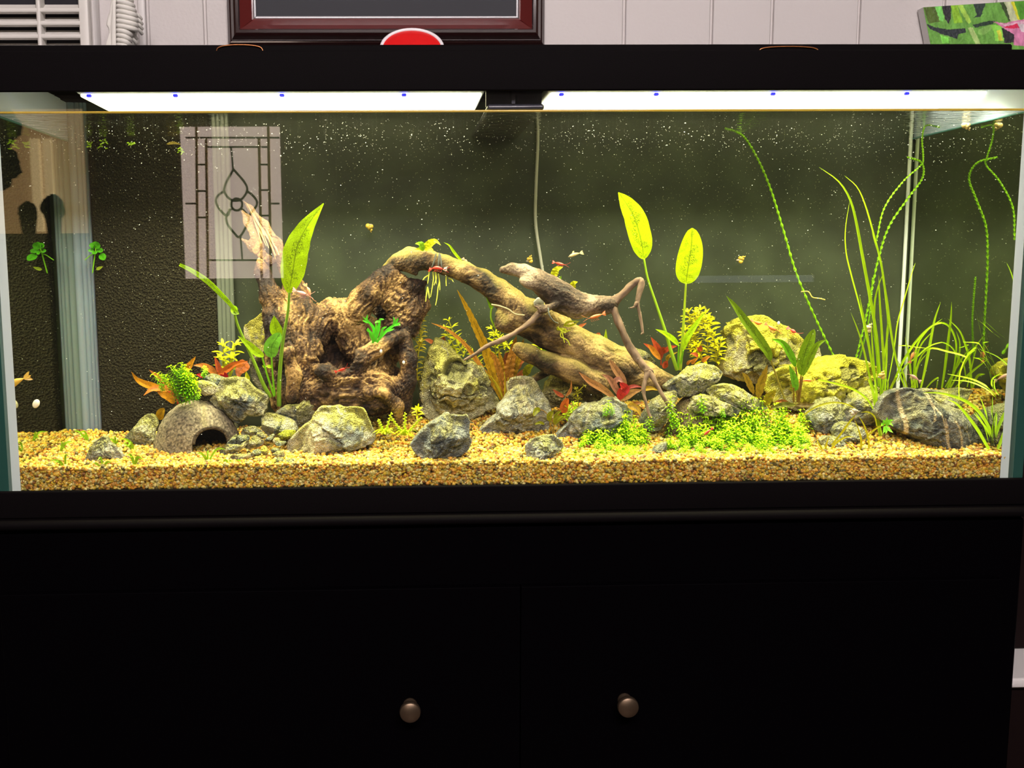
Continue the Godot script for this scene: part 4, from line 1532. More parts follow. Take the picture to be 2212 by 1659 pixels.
# ------------------------------------------------------------------ rocks and shells
func build_rocks() -> void:
	rock("boulder", "large foreground rock, smooth cream on its left and grey veined on its right", "Z7", [672, 1380, 680, 1300, 740, 1220, 800, 1160, 880, 1110, 915, 1040, 960, 990, 1010, 985, 1050, 985, 1120, 970, 1190, 990, 1280, 990, 1340, 1000, 1380, 1060, 1410, 1120, 1450, 1200, 1460, 1270, 1440, 1320, 1330, 1345, 1230, 1370, 1150, 1400, 1040, 1430, 900, 1450, 760, 1462, 690, 1430], 0.085, 0.030, "cream", 1.0, {"look2": "grey", "split": 0.46, "rough": 0.55, "n": 128, "rings": 32})
	rock("rock", "long layered grey and cream slab leaning on the coconut shell", "Z6", [300, 1480, 345, 1420, 355, 1370, 385, 1330, 450, 1322, 530, 1330, 600, 1400, 690, 1450, 702, 1470, 688, 1500, 695, 1540, 650, 1590, 600, 1596, 560, 1570, 520, 1635, 480, 1630, 430, 1590, 330, 1515], 0.115, 0.028, "slab", 2.0, {"n": 120, "rough": 0.9})
	rock("rock", "small flat cream rock lying on the coconut shell beside the bushy sprig", "Z6", [190, 1375, 205, 1352, 235, 1345, 280, 1352, 325, 1366, 350, 1390, 352, 1420, 330, 1440, 270, 1450, 225, 1420], 0.115, 0.016, "cream", 3.0)
	rock("rock", "dark slate piece tucked behind the layered slab under the red leaves", "Z6", [255, 1345, 265, 1315, 310, 1298, 350, 1310, 400, 1330, 420, 1360, 400, 1400, 330, 1390, 290, 1360], 0.155, 0.016, "slate", 4.0)
	rock("rock", "tall upright mossy rock standing behind the broad leaf plant", "Z6", [540, 985, 560, 955, 600, 930, 645, 890, 690, 870, 720, 875, 745, 905, 765, 970, 790, 1060, 800, 1200, 805, 1400, 740, 1460, 650, 1430, 585, 1340, 560, 1240, 590, 1130, 545, 1060], 0.215, 0.030, "grey", 5.0, {"look": [Color(0.30, 0.29, 0.20), Color(0.12, 0.11, 0.09), Color(0.62, 0.56, 0.08), Color(0.5, 0.45, 0.3), 0.34, 0.04, 1.0]})
	rock("rock", "yellow topped rock directly behind the cream foreground boulder", "Z7", [570, 1030, 660, 978, 770, 970, 820, 930, 900, 925, 960, 970, 930, 1010, 880, 1110, 800, 1170, 750, 1130, 640, 1090], 0.135, 0.022, "slab", 6.0, {"look2": "yellow", "split": 0.45})
	rock("rock", "smooth hollowed beige rock between the layered slab and the boulder", "Z7", [430, 1080, 470, 1045, 570, 1055, 700, 1095, 745, 1130, 770, 1190, 690, 1230, 600, 1260, 500, 1260, 440, 1190], 0.120, 0.020, "cream", 7.0, {"look": [Color(0.64, 0.62, 0.40), Color(0.46, 0.47, 0.35), Color(0.58, 0.55, 0.12), Color(0.6, 0.56, 0.4), 0.2, 0.02, 0.4]})
	rock("rock", "small lime green stone wedged at the left end of the cream boulder", "Z7", [580, 1235, 640, 1202, 740, 1205, 735, 1240, 690, 1275, 610, 1285], 0.090, 0.012, "yellow", 8.0, {"look": [Color(0.40, 0.42, 0.05), Color(0.30, 0.33, 0.06), Color(0.55, 0.60, 0.03), Color(0.5, 0.5, 0.2), 0.4, 0.02, 0.6]})
	rock("rock", "rounded grey green rock leaning on the left side of the coconut shell", "Z5", [1015, 1150, 1060, 1100, 1100, 1070, 1140, 1000, 1200, 958, 1240, 955, 1275, 1000, 1287, 1050, 1260, 1110, 1272, 1170, 1240, 1225, 1180, 1235, 1140, 1210, 1060, 1185], -1, 0.018, "grey", 9.0, {"look": [Color(0.30, 0.34, 0.25), Color(0.58, 0.57, 0.36), Color(0.52, 0.50, 0.14), Color(0.6, 0.56, 0.4), 0.3, 0.03, 0.9]})
	rock("rock", "small triangular grey stone alone on the gravel at far left", "Z5", [690, 1360, 720, 1260, 770, 1190, 830, 1140, 870, 1145, 890, 1190, 940, 1215, 1005, 1310, 920, 1345, 830, 1355, 760, 1368], -1, 0.014, "grey", 10.0)
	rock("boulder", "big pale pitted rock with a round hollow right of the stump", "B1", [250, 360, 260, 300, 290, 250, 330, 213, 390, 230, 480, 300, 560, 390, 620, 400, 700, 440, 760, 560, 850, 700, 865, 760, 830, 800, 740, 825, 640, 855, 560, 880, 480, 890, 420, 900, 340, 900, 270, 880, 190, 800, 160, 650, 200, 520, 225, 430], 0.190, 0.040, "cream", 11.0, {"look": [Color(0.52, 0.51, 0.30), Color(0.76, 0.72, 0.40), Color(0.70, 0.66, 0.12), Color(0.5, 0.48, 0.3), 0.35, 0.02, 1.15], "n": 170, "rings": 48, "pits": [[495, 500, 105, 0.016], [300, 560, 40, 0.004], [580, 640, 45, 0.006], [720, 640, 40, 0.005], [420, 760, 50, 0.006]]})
	rock("rock", "dark grey rounded rock with fine pale veins at the front centre", "B1", [108, 1110, 180, 1020, 270, 930, 350, 890, 400, 842, 500, 852, 590, 862, 612, 920, 600, 1010, 632, 1080, 600, 1150, 530, 1210, 400, 1245, 320, 1275, 240, 1255, 140, 1180], -1, 0.026, "grey", 12.0, {"n": 120, "rings": 32, "look": [Color(0.15, 0.175, 0.17), Color(0.34, 0.37, 0.34), Color(0.46, 0.44, 0.16), Color(0.70, 0.68, 0.52), 0.16, 0.05, 0.75]})
	rock("rock", "grey cone shaped rock with broad stepped foot in front of the driftwood log", "B1", [700, 985, 745, 925, 790, 890, 845, 850, 838, 780, 900, 715, 935, 660, 930, 570, 960, 535, 1060, 530, 1150, 545, 1180, 600, 1240, 690, 1290, 780, 1300, 850, 1292, 960, 1260, 1005, 1100, 1032, 960, 1008, 810, 1034, 730, 1015], 0.140, 0.036, "grey", 13.0, {"n": 128, "rings": 32, "look": [Color(0.36, 0.38, 0.34), Color(0.60, 0.60, 0.46), Color(0.55, 0.50, 0.20), Color(0.62, 0.55, 0.33), 0.12, 0.05, 0.85]})
	rock("rock", "low grey green rock half sunk in gravel near the front, right of centre", "B1", [1088, 1110, 1140, 1060, 1240, 1030, 1330, 1030, 1400, 1080, 1412, 1130, 1340, 1180, 1312, 1255, 1220, 1270, 1150, 1250, 1092, 1210], -1, 0.018, "grey", 14.0)
	rock("rock", "broad whitish grey rock with sprigs growing over it left of the thin twigs", "B2", [80, 600, 150, 520, 190, 450, 260, 370, 330, 338, 420, 328, 500, 293, 560, 300, 640, 350, 688, 400, 682, 470, 640, 520, 560, 590, 430, 660, 300, 710, 200, 700, 120, 675], 0.110, 0.034, "grey", 15.0, {"n": 120, "rings": 30, "look": [Color(0.60, 0.64, 0.60), Color(0.24, 0.28, 0.27), Color(0.62, 0.60, 0.26), Color(0.68, 0.66, 0.55), 0.22, 0.05, 0.75]})
	rock("rock", "yellowish brown rock under the lower end of the driftwood log", "B1", [1220, 690, 1270, 600, 1320, 520, 1420, 516, 1500, 580, 1560, 620, 1610, 640, 1590, 730, 1480, 740, 1420, 770, 1300, 800, 1240, 760], 0.185, 0.028, "yellow", 16.0, {"look": [Color(0.60, 0.54, 0.22), Color(0.38, 0.33, 0.13), Color(0.60, 0.52, 0.08), Color(0.5, 0.42, 0.2), 0.3, 0.02, 1.0]})
	rock("rock", "small brown stone under the driftwood log beside the yellowish rock", "B1", [1560, 690, 1610, 640, 1700, 650, 1750, 690, 1780, 730, 1720, 780, 1620, 780], 0.180, 0.018, "yellow", 17.0, {"look": [Color(0.32, 0.27, 0.12), Color(0.18, 0.14, 0.07), Color(0.50, 0.43, 0.10), Color(0.4, 0.34, 0.2), 0.2, 0.02, 1.0]})
	rock("rock", "dark patched slab at the end of the driftwood log above the brown shell", "B2", [945, 205, 1000, 150, 1080, 110, 1150, 40, 1250, 20, 1340, 40, 1402, 90, 1372, 150, 1300, 190, 1230, 262, 1100, 272, 1060, 282, 960, 235], 0.120, 0.028, "slab", 18.0, {"n": 110, "look": [Color(0.16, 0.18, 0.16), Color(0.62, 0.58, 0.34), Color(0.60, 0.57, 0.10), Color(0.5, 0.48, 0.35), 0.30, 0.04, 0.75]})
	rock("rock", "long grey yellow slab lying on the brown shell right of the dark patched slab", "B2", [1272, 235, 1330, 190, 1430, 180, 1520, 200, 1620, 270, 1730, 330, 1770, 380, 1700, 400, 1600, 400, 1540, 385, 1430, 335, 1300, 275], 0.110, 0.024, "slab", 19.0, {"look": [Color(0.42, 0.44, 0.32), Color(0.66, 0.63, 0.36), Color(0.62, 0.60, 0.10), Color(0.55, 0.52, 0.36), 0.35, 0.03, 0.8]})
	rock("rock", "wavy banded slab on top of the brown shell just above the bushy plants", "B2", [1128, 375, 1180, 290, 1260, 268, 1380, 310, 1500, 360, 1552, 392, 1500, 445, 1380, 415, 1250, 430, 1150, 440], 0.095, 0.022, "slab", 20.0, {"rough": 1.1})
	rock("rock", "grey rock between the two feet of the thin twigs", "B2", [745, 490, 790, 400, 850, 310, 960, 250, 1030, 233, 1052, 290, 1012, 360, 962, 400, 950, 480, 900, 560, 820, 560, 770, 540], 0.112, 0.024, "grey", 21.0, {"look": [Color(0.52, 0.52, 0.36), Color(0.28, 0.29, 0.23), Color(0.55, 0.52, 0.16), Color(0.6, 0.56, 0.42), 0.25, 0.04, 0.8]})
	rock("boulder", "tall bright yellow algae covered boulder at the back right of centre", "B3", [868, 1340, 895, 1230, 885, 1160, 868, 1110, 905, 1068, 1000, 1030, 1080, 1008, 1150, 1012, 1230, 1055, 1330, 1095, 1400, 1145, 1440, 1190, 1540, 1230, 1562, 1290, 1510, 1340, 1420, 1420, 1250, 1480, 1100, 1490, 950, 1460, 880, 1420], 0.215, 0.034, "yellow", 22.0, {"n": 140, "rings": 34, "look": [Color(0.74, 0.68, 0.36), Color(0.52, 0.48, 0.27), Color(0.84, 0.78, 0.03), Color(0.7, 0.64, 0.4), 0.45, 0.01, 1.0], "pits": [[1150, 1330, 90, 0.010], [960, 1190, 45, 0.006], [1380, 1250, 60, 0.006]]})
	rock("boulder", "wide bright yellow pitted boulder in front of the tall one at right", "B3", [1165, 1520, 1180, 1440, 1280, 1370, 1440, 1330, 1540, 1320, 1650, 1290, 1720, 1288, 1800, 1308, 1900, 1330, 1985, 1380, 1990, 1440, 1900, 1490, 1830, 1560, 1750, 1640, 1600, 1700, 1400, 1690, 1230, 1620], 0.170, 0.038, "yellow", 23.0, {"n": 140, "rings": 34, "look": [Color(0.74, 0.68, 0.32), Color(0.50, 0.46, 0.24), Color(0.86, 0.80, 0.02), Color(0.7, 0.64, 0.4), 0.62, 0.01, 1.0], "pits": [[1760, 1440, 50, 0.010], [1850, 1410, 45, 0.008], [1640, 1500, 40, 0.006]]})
	rock("rock", "grey rock with yellow streaks at the right end of the bushy plants", "B5", [755, 860, 790, 800, 850, 760, 950, 738, 985, 770, 985, 830, 1015, 900, 940, 985, 850, 1000, 790, 940], 0.115, 0.028, "grey", 24.0)
	rock("rock", "pale grey rock under the tall grass plant touching the wide yellow boulder", "B5", [975, 840, 1020, 790, 1080, 730, 1140, 690, 1190, 658, 1240, 690, 1290, 730, 1300, 830, 1250, 900, 1180, 930, 1060, 930, 1000, 900], 0.130, 0.032, "grey", 25.0, {"look": [Color(0.56, 0.57, 0.43), Color(0.28, 0.30, 0.25), Color(0.62, 0.60, 0.12), Color(0.65, 0.6, 0.42), 0.3, 0.03, 0.9]})
	rock("rock", "rounded grey stone under the arching grass blades right of the bushy plants", "B5", [925, 960, 960, 915, 1010, 900, 1080, 920, 1130, 960, 1165, 1030, 1120, 1070, 1050, 1085, 960, 1060], 0.080, 0.020, "grey", 26.0)
	rock("rock", "small pointed grey stone at the foot of the rounded grey stone", "B5", [840, 1030, 880, 1000, 960, 1010, 1030, 1060, 1025, 1110, 930, 1115, 860, 1080], 0.065, 0.016, "grey", 27.0)
	rock("boulder", "large dark grey boulder with long cream veins at far right", "B5", [1218, 840, 1250, 765, 1310, 705, 1370, 690, 1400, 678, 1460, 674, 1520, 690, 1580, 750, 1640, 790, 1690, 800, 1760, 825, 1830, 855, 1900, 910, 1955, 1000, 1988, 1080, 1965, 1140, 1900, 1158, 1800, 1162, 1690, 1158, 1605, 1130, 1580, 1055, 1480, 1012, 1380, 972, 1300, 922, 1240, 890], 0.075, 0.036, "veined", 28.4, {"look": [Color(0.11, 0.125, 0.115), Color(0.32, 0.33, 0.28), Color(0.46, 0.44, 0.24), Color(0.92, 0.76, 0.44), 0.16, 0.004, 0.55], "cuts": 6.0, "n": 190, "rings": 54, "rough": 0.65, "veins": [[22, 1355, 700, 1365, 760, 1375, 850, 1388, 980], [11, 1515, 700, 1525, 760, 1560, 830, 1590, 920, 1610, 1010, 1640, 1150], [15, 1590, 860, 1605, 960, 1620, 1060, 1650, 1152], [14, 1650, 870, 1690, 930, 1700, 980, 1720, 1060, 1760, 1120, 1795, 1150], [5, 1760, 900, 1780, 970, 1800, 1030], [5, 1500, 700, 1530, 800, 1515, 880], [4, 1630, 1080, 1640, 1155]]})
	rock("rock", "pale pointed rock behind the veined boulder at far right", "B5", [1500, 700, 1560, 680, 1620, 690, 1690, 700, 1735, 690, 1760, 665, 1785, 658, 1830, 720, 1875, 800, 1905, 885, 1850, 930, 1700, 880, 1560, 800], 0.150, 0.030, "slab", 29.0, {"look": [Color(0.62, 0.60, 0.42), Color(0.34, 0.35, 0.26), Color(0.58, 0.55, 0.14), Color(0.6, 0.56, 0.4), 0.25, 0.03, 0.8]})
	rock("rock", "flat grey green rock at the back behind the thin twigs", "B3", [95, 1250, 160, 1222, 250, 1235, 340, 1280, 388, 1332, 345, 1365, 230, 1345, 130, 1310], 0.235, 0.022, "grey", 30.0, {"look": [Color(0.38, 0.38, 0.27), Color(0.24, 0.25, 0.19), Color(0.60, 0.58, 0.16), Color(0.5, 0.48, 0.34), 0.35, 0.03, 0.8]})
	rock("rock", "leaning grey slate in the gap between the two bushy plants", "B2", [815, 765, 870, 680, 920, 650, 960, 640, 962, 700, 930, 770, 870, 785], 0.045, 0.012, "slate", 31.0, {"look": [Color(0.36, 0.40, 0.33), Color(0.26, 0.30, 0.26), Color(0.5, 0.5, 0.2), Color(0.5, 0.5, 0.4), 0.15, 0.03, 0.5]})
	rock("rock", "thin pale root coloured stone under the foot of the driftwood log", "Z8", [925, 1165, 1000, 1170, 1100, 1160, 1150, 1175, 1120, 1200, 1000, 1200, 940, 1185], 0.215, 0.010, "slab", 32.0)
	# slate chips by the coconut shell: each one a stone of its own
	var chips := [
		["pointed green slate standing at the mouth of the coconut shell", [340, 540, 420, 450, 485, 393, 500, 410, 480, 480, 470, 560, 400, 580], 0.078, "slate"],
		["broad curled slate slab in front of the coconut shell mouth", [230, 690, 260, 600, 340, 545, 480, 560, 560, 580, 640, 500, 685, 470, 670, 530, 590, 610, 440, 690, 330, 735], 0.066, "slab"],
		["grey slate plate behind the curled slab", [475, 540, 490, 420, 600, 410, 685, 420, 690, 480, 620, 540, 550, 590], 0.080, "slate"],
		["brown stone at the right edge of the coconut shell", [550, 400, 590, 310, 660, 285, 790, 285, 830, 310, 890, 365, 820, 400, 760, 430, 640, 420], 0.098, "slab"],
		["pale ridged slate beside the curled slab", [590, 580, 680, 520, 720, 430, 790, 415, 860, 480, 905, 490, 890, 560, 800, 600, 660, 620], 0.070, "slab"],
		["crumbled slate knob above the ridged slate", [780, 410, 800, 375, 870, 370, 915, 410, 930, 450, 880, 470, 820, 450], 0.088, "slab"],
		["long dark slate wedge pointing to the smooth beige rock", [905, 490, 960, 440, 1040, 390, 1060, 400, 1040, 470, 1000, 500, 940, 510], 0.084, "slate"],
		["upright thin grey slate before the smooth beige rock", [1040, 380, 1090, 300, 1150, 180, 1170, 190, 1150, 290, 1110, 370, 1060, 400], 0.094, "slate"],
		["small yellowish nugget beside the lime green stone", [1030, 500, 1050, 460, 1120, 455, 1145, 490, 1120, 530, 1050, 535], 0.076, "cream"],
		["dark triangular chip below the lime green stone", [1060, 540, 1130, 505, 1220, 505, 1240, 530, 1160, 575, 1090, 570], 0.070, "slate"],
		["round dark blue chip among the gravel", [715, 680, 750, 630, 830, 625, 865, 670, 850, 710, 780, 725], 0.050, "slate"],
		["small banded green nugget right of the round dark chip", [850, 620, 880, 580, 920, 580, 965, 650, 950, 710, 890, 720, 870, 670], 0.052, "yellow"],
		["grey angular chip left of the boulder foot", [1000, 640, 1040, 600, 1120, 620, 1140, 650, 1090, 670, 1020, 680], 0.058, "slate"],
		["pale green chip touching the boulder foot", [1010, 715, 1100, 650, 1180, 650, 1215, 700, 1200, 745, 1120, 740, 1060, 730], 0.044, "slab"],
		["long pale green flat chip on the gravel", [390, 760, 420, 710, 560, 700, 740, 680, 770, 700, 700, 750, 560, 790, 430, 800], 0.040, "slab"],
		["white pebble at the left tip of the flat chip", [325, 750, 350, 720, 400, 720, 415, 760, 370, 780], 0.042, "cream"],
		["green grey chip left of the flat chip", [110, 900, 170, 830, 240, 820, 260, 870, 200, 915], 0.026, "slate"],
		["dark green leaf shaped chip at the front of the gravel", [655, 1010, 670, 920, 760, 900, 825, 945, 760, 990], 0.008, "slate"],
		["mottled grey chip in the middle of the slate scatter", [850, 850, 930, 790, 1010, 830, 1060, 900, 1020, 940, 960, 920, 900, 890], 0.024, "slate"],
		["streaked slate chip near the boulder", [1070, 780, 1110, 740, 1180, 760, 1200, 820, 1150, 850, 1090, 830], 0.034, "slate"],
		["small bluish chip under the boulder edge", [1220, 800, 1270, 770, 1350, 780, 1340, 830, 1270, 850], 0.030, "slate"],
		["flat grey green chip below the boulder", [1200, 900, 1260, 860, 1370, 860, 1460, 820, 1560, 810, 1540, 860, 1420, 890, 1300, 910], 0.022, "slab"],
		["pale yellow sliver on the gravel front", [960, 840, 1000, 790, 1080, 800, 1090, 830, 1030, 860], 0.030, "yellow"],
		["small grey chip left of the dark green chip", [600, 900, 640, 860, 720, 870, 700, 910], 0.022, "slate"],
	]
	for k in chips.size():
		var c = chips[k]
		var low := -1e9
		var mx_ := 0.0
		for q in c[1].size() / 2:
			if c[1][2 * q + 1] > low:
				low = c[1][2 * q + 1]
				mx_ = c[1][2 * q]
		var foot := zp("S", mx_, low)
		rock("slate_chip", c[0], "S", c[1], minf(c[2], ground_s(foot.x, foot.y - 3) - 0.004), 0.0065, c[3], 40.0 + k, {"n": 40, "rings": 9, "cat": "stone chip", "group": "slate chips beside the coconut shell"})
	# coconut shell with an arched mouth
	var s := 0.118
	var o := thing("coconut_shell", "brown half coconut shell cave with an arched black opening at left", "coconut shell", zat("K", 1150, 1560, s))
	var c0 := zat("K", 1172, 1560, s)
	var rx := 715.0 / 7.541 * mpp(s)
	var ry := 830.0 / 7.541 * mpp(s)
	var g := G.new()
	var n := 128
	var mrows := 44
	for side in 2:
		var f0 := g.v.size()
		for j in mrows + 1:
			var f := PI / 2 * j / mrows
			for q in n:
				var a := TAU * q / n
				var p := Vector3(cos(a) * sin(f), pow(cos(f), 0.92), sin(a) * sin(f) * 0.72)
				var w := 1.0 + 0.03 * nz.get_noise_3d(p.x * 3, p.y * 3, p.z * 3)
				if side == 1:
					w *= 0.93
				var sc := 1.0 - 0.14 * p.y * clampf(-p.x, 0, 1)
				var pp := c0 + Vector3(p.x * rx * sc, p.y * ry - 0.004, p.z * rx) * w
				var b := nz.get_noise_3d(pp.x * 260 + 3, pp.y * 260, pp.z * 260)
				var spots := smoothstep(0.18, 0.36, nz.get_noise_3d(pp.x * 300, pp.y * 300 + 40, pp.z * 300))
				var col := Color(0.56, 0.48, 0.31).lerp(Color(0.36, 0.29, 0.18), clampf(0.5 + b, 0, 1))
				col = col.lerp(Color(0.035, 0.025, 0.015), spots * 0.8)
				col = col.lerp(Color(0.58, 0.50, 0.24), 0.8 * smoothstep(0.10, 0.0, absf(p.x - 0.22 - 0.22 * (1 - p.y) + 0.05 * b)) * smoothstep(0.12, 0.5, p.y))
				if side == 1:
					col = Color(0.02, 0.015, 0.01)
				g.add(pp, Vector2(a, f), col)
		for j in mrows:
			for q in n:
				var a0 := f0 + j * n + q
				var a1 := f0 + j * n + (q + 1) % n
				var mid := (g.v[a0] + g.v[a1] + g.v[a0 + n] + g.v[a1 + n]) / 4
				var u := (mid.x - zat("K", 1350, 1500, s - 0.05).x) / (272.0 / 7.541 * mpp(s - 0.05))
				var w := (mid.y - zat("K", 1350, 1530, s - 0.05).y) / (262.0 / 7.541 * mpp(s - 0.05))
				if mid.z > -s + 0.01 and u * u + maxf(w, 0) * maxf(w, 0) < 1.0:
					continue
				if side == 0:
					g.quad(a0, a1, a1 + n, a0 + n)
				else:
					g.quad(a0, a0 + n, a1 + n, a1)
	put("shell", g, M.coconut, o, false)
	# the lip of the mouth: the shell's thickness
	var lip := G.new()
	var lp := PackedVector3Array()
	for k in 33:
		var a := PI * k / 32
		var x := zat("K", 1350, 1500, s - 0.05).x - cos(a) * 270.0 / 7.541 * mpp(s - 0.05)
		var y := zat("K", 1350, 1530, s - 0.05).y + sin(a) * 260.0 / 7.541 * mpp(s - 0.05)
		var e := clampf(1.0 - pow((x - c0.x) / rx, 2) - pow((y - c0.y + 0.004) / ry, 2), 0.01, 1)
		lp.append(Vector3(x, y, c0.z + 0.72 * rx * sqrt(e) * 0.965))
	tube(lip, lp, [0.0026], 8, Color(0.12, 0.09, 0.05))
	put("mouth_rim", lip, M.coconut, o.get_node("shell"))
	# a second shell, mostly hidden
	rock("coconut_shell", "reddish brown half coconut shell under the slabs behind the bushy plants", "B2", [900, 620, 950, 560, 1000, 470, 1040, 375, 1100, 300, 1180, 268, 1260, 275, 1400, 330, 1500, 420, 1540, 520, 1540, 640, 1300, 700, 1000, 690], 0.125, 0.040, "cream", 70.0, {"look": [Color(0.30, 0.21, 0.13), Color(0.38, 0.28, 0.18), Color(0.42, 0.34, 0.12), Color(0.42, 0.33, 0.2), 0.1, 0.02, 0.15], "cat": "coconut shell"})

# ------------------------------------------------------------------ driftwood
func build_wood() -> void:
	# the stump: a torn fin at left, a horned crest at right, a slab across its foot
	var b := []
	b += bar("Z6", [820, 1480, 0.165, 95, 790, 1200, 0.165, 95, 770, 950, 0.170, 85, 720, 760, 0.180, 62, 660, 600, 0.190, 42, 640, 515, 0.195, 14], 0.75)
	b += bar("Z6", [930, 1420, 0.150, 110, 930, 1150, 0.155, 110, 930, 900, 0.170, 95, 880, 720, 0.190, 62, 820, 560, 0.205, 40, 760, 400, 0.215, 24, 680, 270, 0.222, 14, 580, 160, 0.228, 7, 525, 105, 0.230, 3], 0.6)
	b += bar("Z6", [700, 520, 0.205, 40, 590, 420, 0.220, 22, 500, 360, 0.226, 4], 0.4)
	b += bar("Z6", [640, 420, 0.215, 34, 560, 250, 0.226, 22, 520, 180, 0.230, 8], 0.4)
	b += bar("Z6", [1000, 1000, 0.175, 120, 1130, 880, 0.180, 85, 1260, 860, 0.175, 60, 1330, 800, 0.165, 62], 0.8)
	b += bar("Z6", [1330, 860, 0.165, 70, 1400, 740, 0.160, 66, 1480, 660, 0.160, 58, 1545, 600, 0.160, 40, 1550, 560, 0.160, 12], 0.8)
	b += bar("Z6", [1330, 740, 0.165, 28, 1275, 745, 0.165, 7], 0.7)
	b += bar("Z6", [1530, 640, 0.160, 55, 1640, 690, 0.165, 44, 1730, 690, 0.170, 28, 1785, 672, 0.172, 12], 0.7)
	b += bar("Z6", [1560, 780, 0.165, 85, 1650, 850, 0.170, 95, 1620, 960, 0.170, 95, 1560, 1080, 0.165, 80], 0.7)
	b += bar("Z6", [1760, 740, 0.175, 22, 1775, 830, 0.178, 30, 1720, 920, 0.178, 40], 0.7)
	b += bar("Z6", [1260, 950, 0.180, 120, 1340, 1060, 0.185, 130, 1400, 1200, 0.180, 110, 1400, 1400, 0.175, 120], 0.7)
	b += bar("Z6", [1040, 1270, 0.140, 34, 1180, 1290, 0.125, 60, 1300, 1220, 0.122, 62, 1450, 1120, 0.130, 50, 1600, 1040, 0.140, 30], 0.7)
	b += bar("Z6", [1050, 1460, 0.140, 110, 1250, 1420, 0.125, 130, 1420, 1420, 0.130, 130, 1560, 1420, 0.140, 90], 0.6)
	b += bar("Z6", [1640, 1050, 0.150, 40, 1670, 1200, 0.142, 48, 1660, 1350, 0.142, 50, 1640, 1520, 0.145, 36, 1620, 1620, 0.150, 24], 0.8)
	b += bar("Z6", [1380, 1430, 0.112, 34, 1500, 1440, 0.108, 32, 1590, 1520, 0.115, 34, 1600, 1620, 0.125, 30], 0.8)
	b += bar("Z6", [860, 1140, 0.120, 22, 830, 1160, 0.122, 30, 880, 1300, 0.125, 40, 860, 1460, 0.125, 40], 0.8)
	b += bar("Z6", [1040, 1290, 0.118, 20, 1090, 1290, 0.115, 34, 1150, 1320, 0.118, 24], 0.8)
	for q in bar("Z6", [960, 1150, 0.215, 190, 1420, 1120, 0.215, 190], 0.30) + bar("Z6", [1000, 1420, 0.205, 190, 1480, 1400, 0.205, 170], 0.35) + bar("Z6", [1500, 800, 0.200, 110, 1640, 800, 0.200, 90], 0.35):
		b.append(q + [true])      # bulk behind, without a grain of its own
	var holes := [[zat("Z6", 1215, 1180, 0.130), Vector3(0.019, 0.022, 0.035)], [zat("Z6", 1630, 705, 0.140), Vector3(0.0085, 0.010, 0.022)], [zat("Z6", 1710, 770, 0.140), Vector3(0.013, 0.011, 0.024)], [zat("Z6", 1470, 790, 0.135), Vector3(0.010, 0.020, 0.010)], [zat("Z6", 1200, 940, 0.128), Vector3(0.012, 0.014, 0.010)], [zat("Z6", 1440, 1520, 0.100), Vector3(0.016, 0.013, 0.016)], [zat("Z6", 985, 1330, 0.092), Vector3(0.006, 0.030, 0.010)], [zat("Z6", 700, 560, 0.165), Vector3(0.009, 0.014, 0.012)]]
	var st := thing("driftwood_stump", "dark torn driftwood stump with a tall frayed spike at left and a horned crest", "driftwood", zat("Z6", 1200, 1560, 0.150))
	put("stump", wood_shape(b, holes, 0.0017, 0.0036, {"amp": 0.0050, "bias": -0.25, "lean": -0.3, "dark": Color(0.012, 0.007, 0.004), "mid": Color(0.095, 0.048, 0.021), "pale": Color(0.54, 0.33, 0.12), "tip": [zat("Z6", 700, 520, 0.21).y, Color(0.52, 0.33, 0.17)]}), M.wood, st)
	# frayed splinters along the spike
	var fr := G.new()
	for k in 26:
		var t := k / 25.0
		var x0 := lerpf(560, 840, t) + rng.randf_range(-12, 12)
		var y0 := lerpf(140, 520, t) + rng.randf_range(-20, 20)
		var l := rng.randf_range(120, 300)
		var dx := rng.randf_range(0.25, 0.62)
		var p := PackedVector3Array([zat("Z6", x0, y0, 0.222), zat("Z6", x0 + l * dx * 0.5, y0 + l * 0.5, 0.214), zat("Z6", x0 + l * dx, y0 + l, 0.205)])
		tube(fr, spline(p, 8), [0.0005, 0.0014, 0.0006], 5, Color(0.55, 0.36, 0.18))
	put("splinters", fr, M.twig, st).set_meta("kind", "stuff")
	# the log: an arch from the stump's crest, then a thick trunk down to the right
	var a := []
	a += bar("Z8", [120, 340, 0.165, 30, 200, 300, 0.165, 52, 300, 285, 0.165, 66, 420, 280, 0.163, 66, 560, 320, 0.160, 62, 700, 370, 0.158, 64, 830, 430, 0.156, 72, 960, 520, 0.154, 84, 1060, 610, 0.152, 92, 1120, 690, 0.152, 100])
	a += bar("Z8", [245, 255, 0.165, 28, 290, 226, 0.165, 26, 350, 228, 0.165, 22])
	a += bar("Z8", [300, 350, 0.160, 24, 340, 385, 0.160, 14])
	a += bar("Z8", [960, 690, 0.145, 24, 985, 760, 0.145, 42, 1040, 740, 0.150, 80, 1180, 700, 0.152, 110, 1300, 720, 0.155, 110, 1400, 800, 0.155, 110])
	a += bar("Z8", [1150, 760, 0.155, 90, 1330, 830, 0.158, 110, 1500, 900, 0.160, 118, 1680, 990, 0.165, 130, 1850, 1080, 0.170, 135, 2050, 1150, 0.180, 100, 2280, 1210, 0.190, 50])
	a += bar("Z8", [1110, 945, 0.135, 44, 1180, 980, 0.135, 56, 1330, 1050, 0.140, 66, 1500, 1110, 0.145, 78, 1700, 1190, 0.155, 90])
	a += bar("Z8", [1100, 920, 0.130, 10, 1135, 950, 0.132, 30])
	a += bar("Z8", [1220, 1170, 0.165, 26, 1330, 1110, 0.165, 34])
	var ah := [[zat("Z8", 960, 770, 0.110), Vector3(0.008, 0.012, 0.018)], [zat("Z8", 1480, 1010, 0.110), Vector3(0.035, 0.012, 0.020)]]
	var lg := thing("driftwood_log", "thick tan driftwood log arching off the stump and sloping down to the right", "driftwood", zat("Z8", 1900, 1240, 0.160))
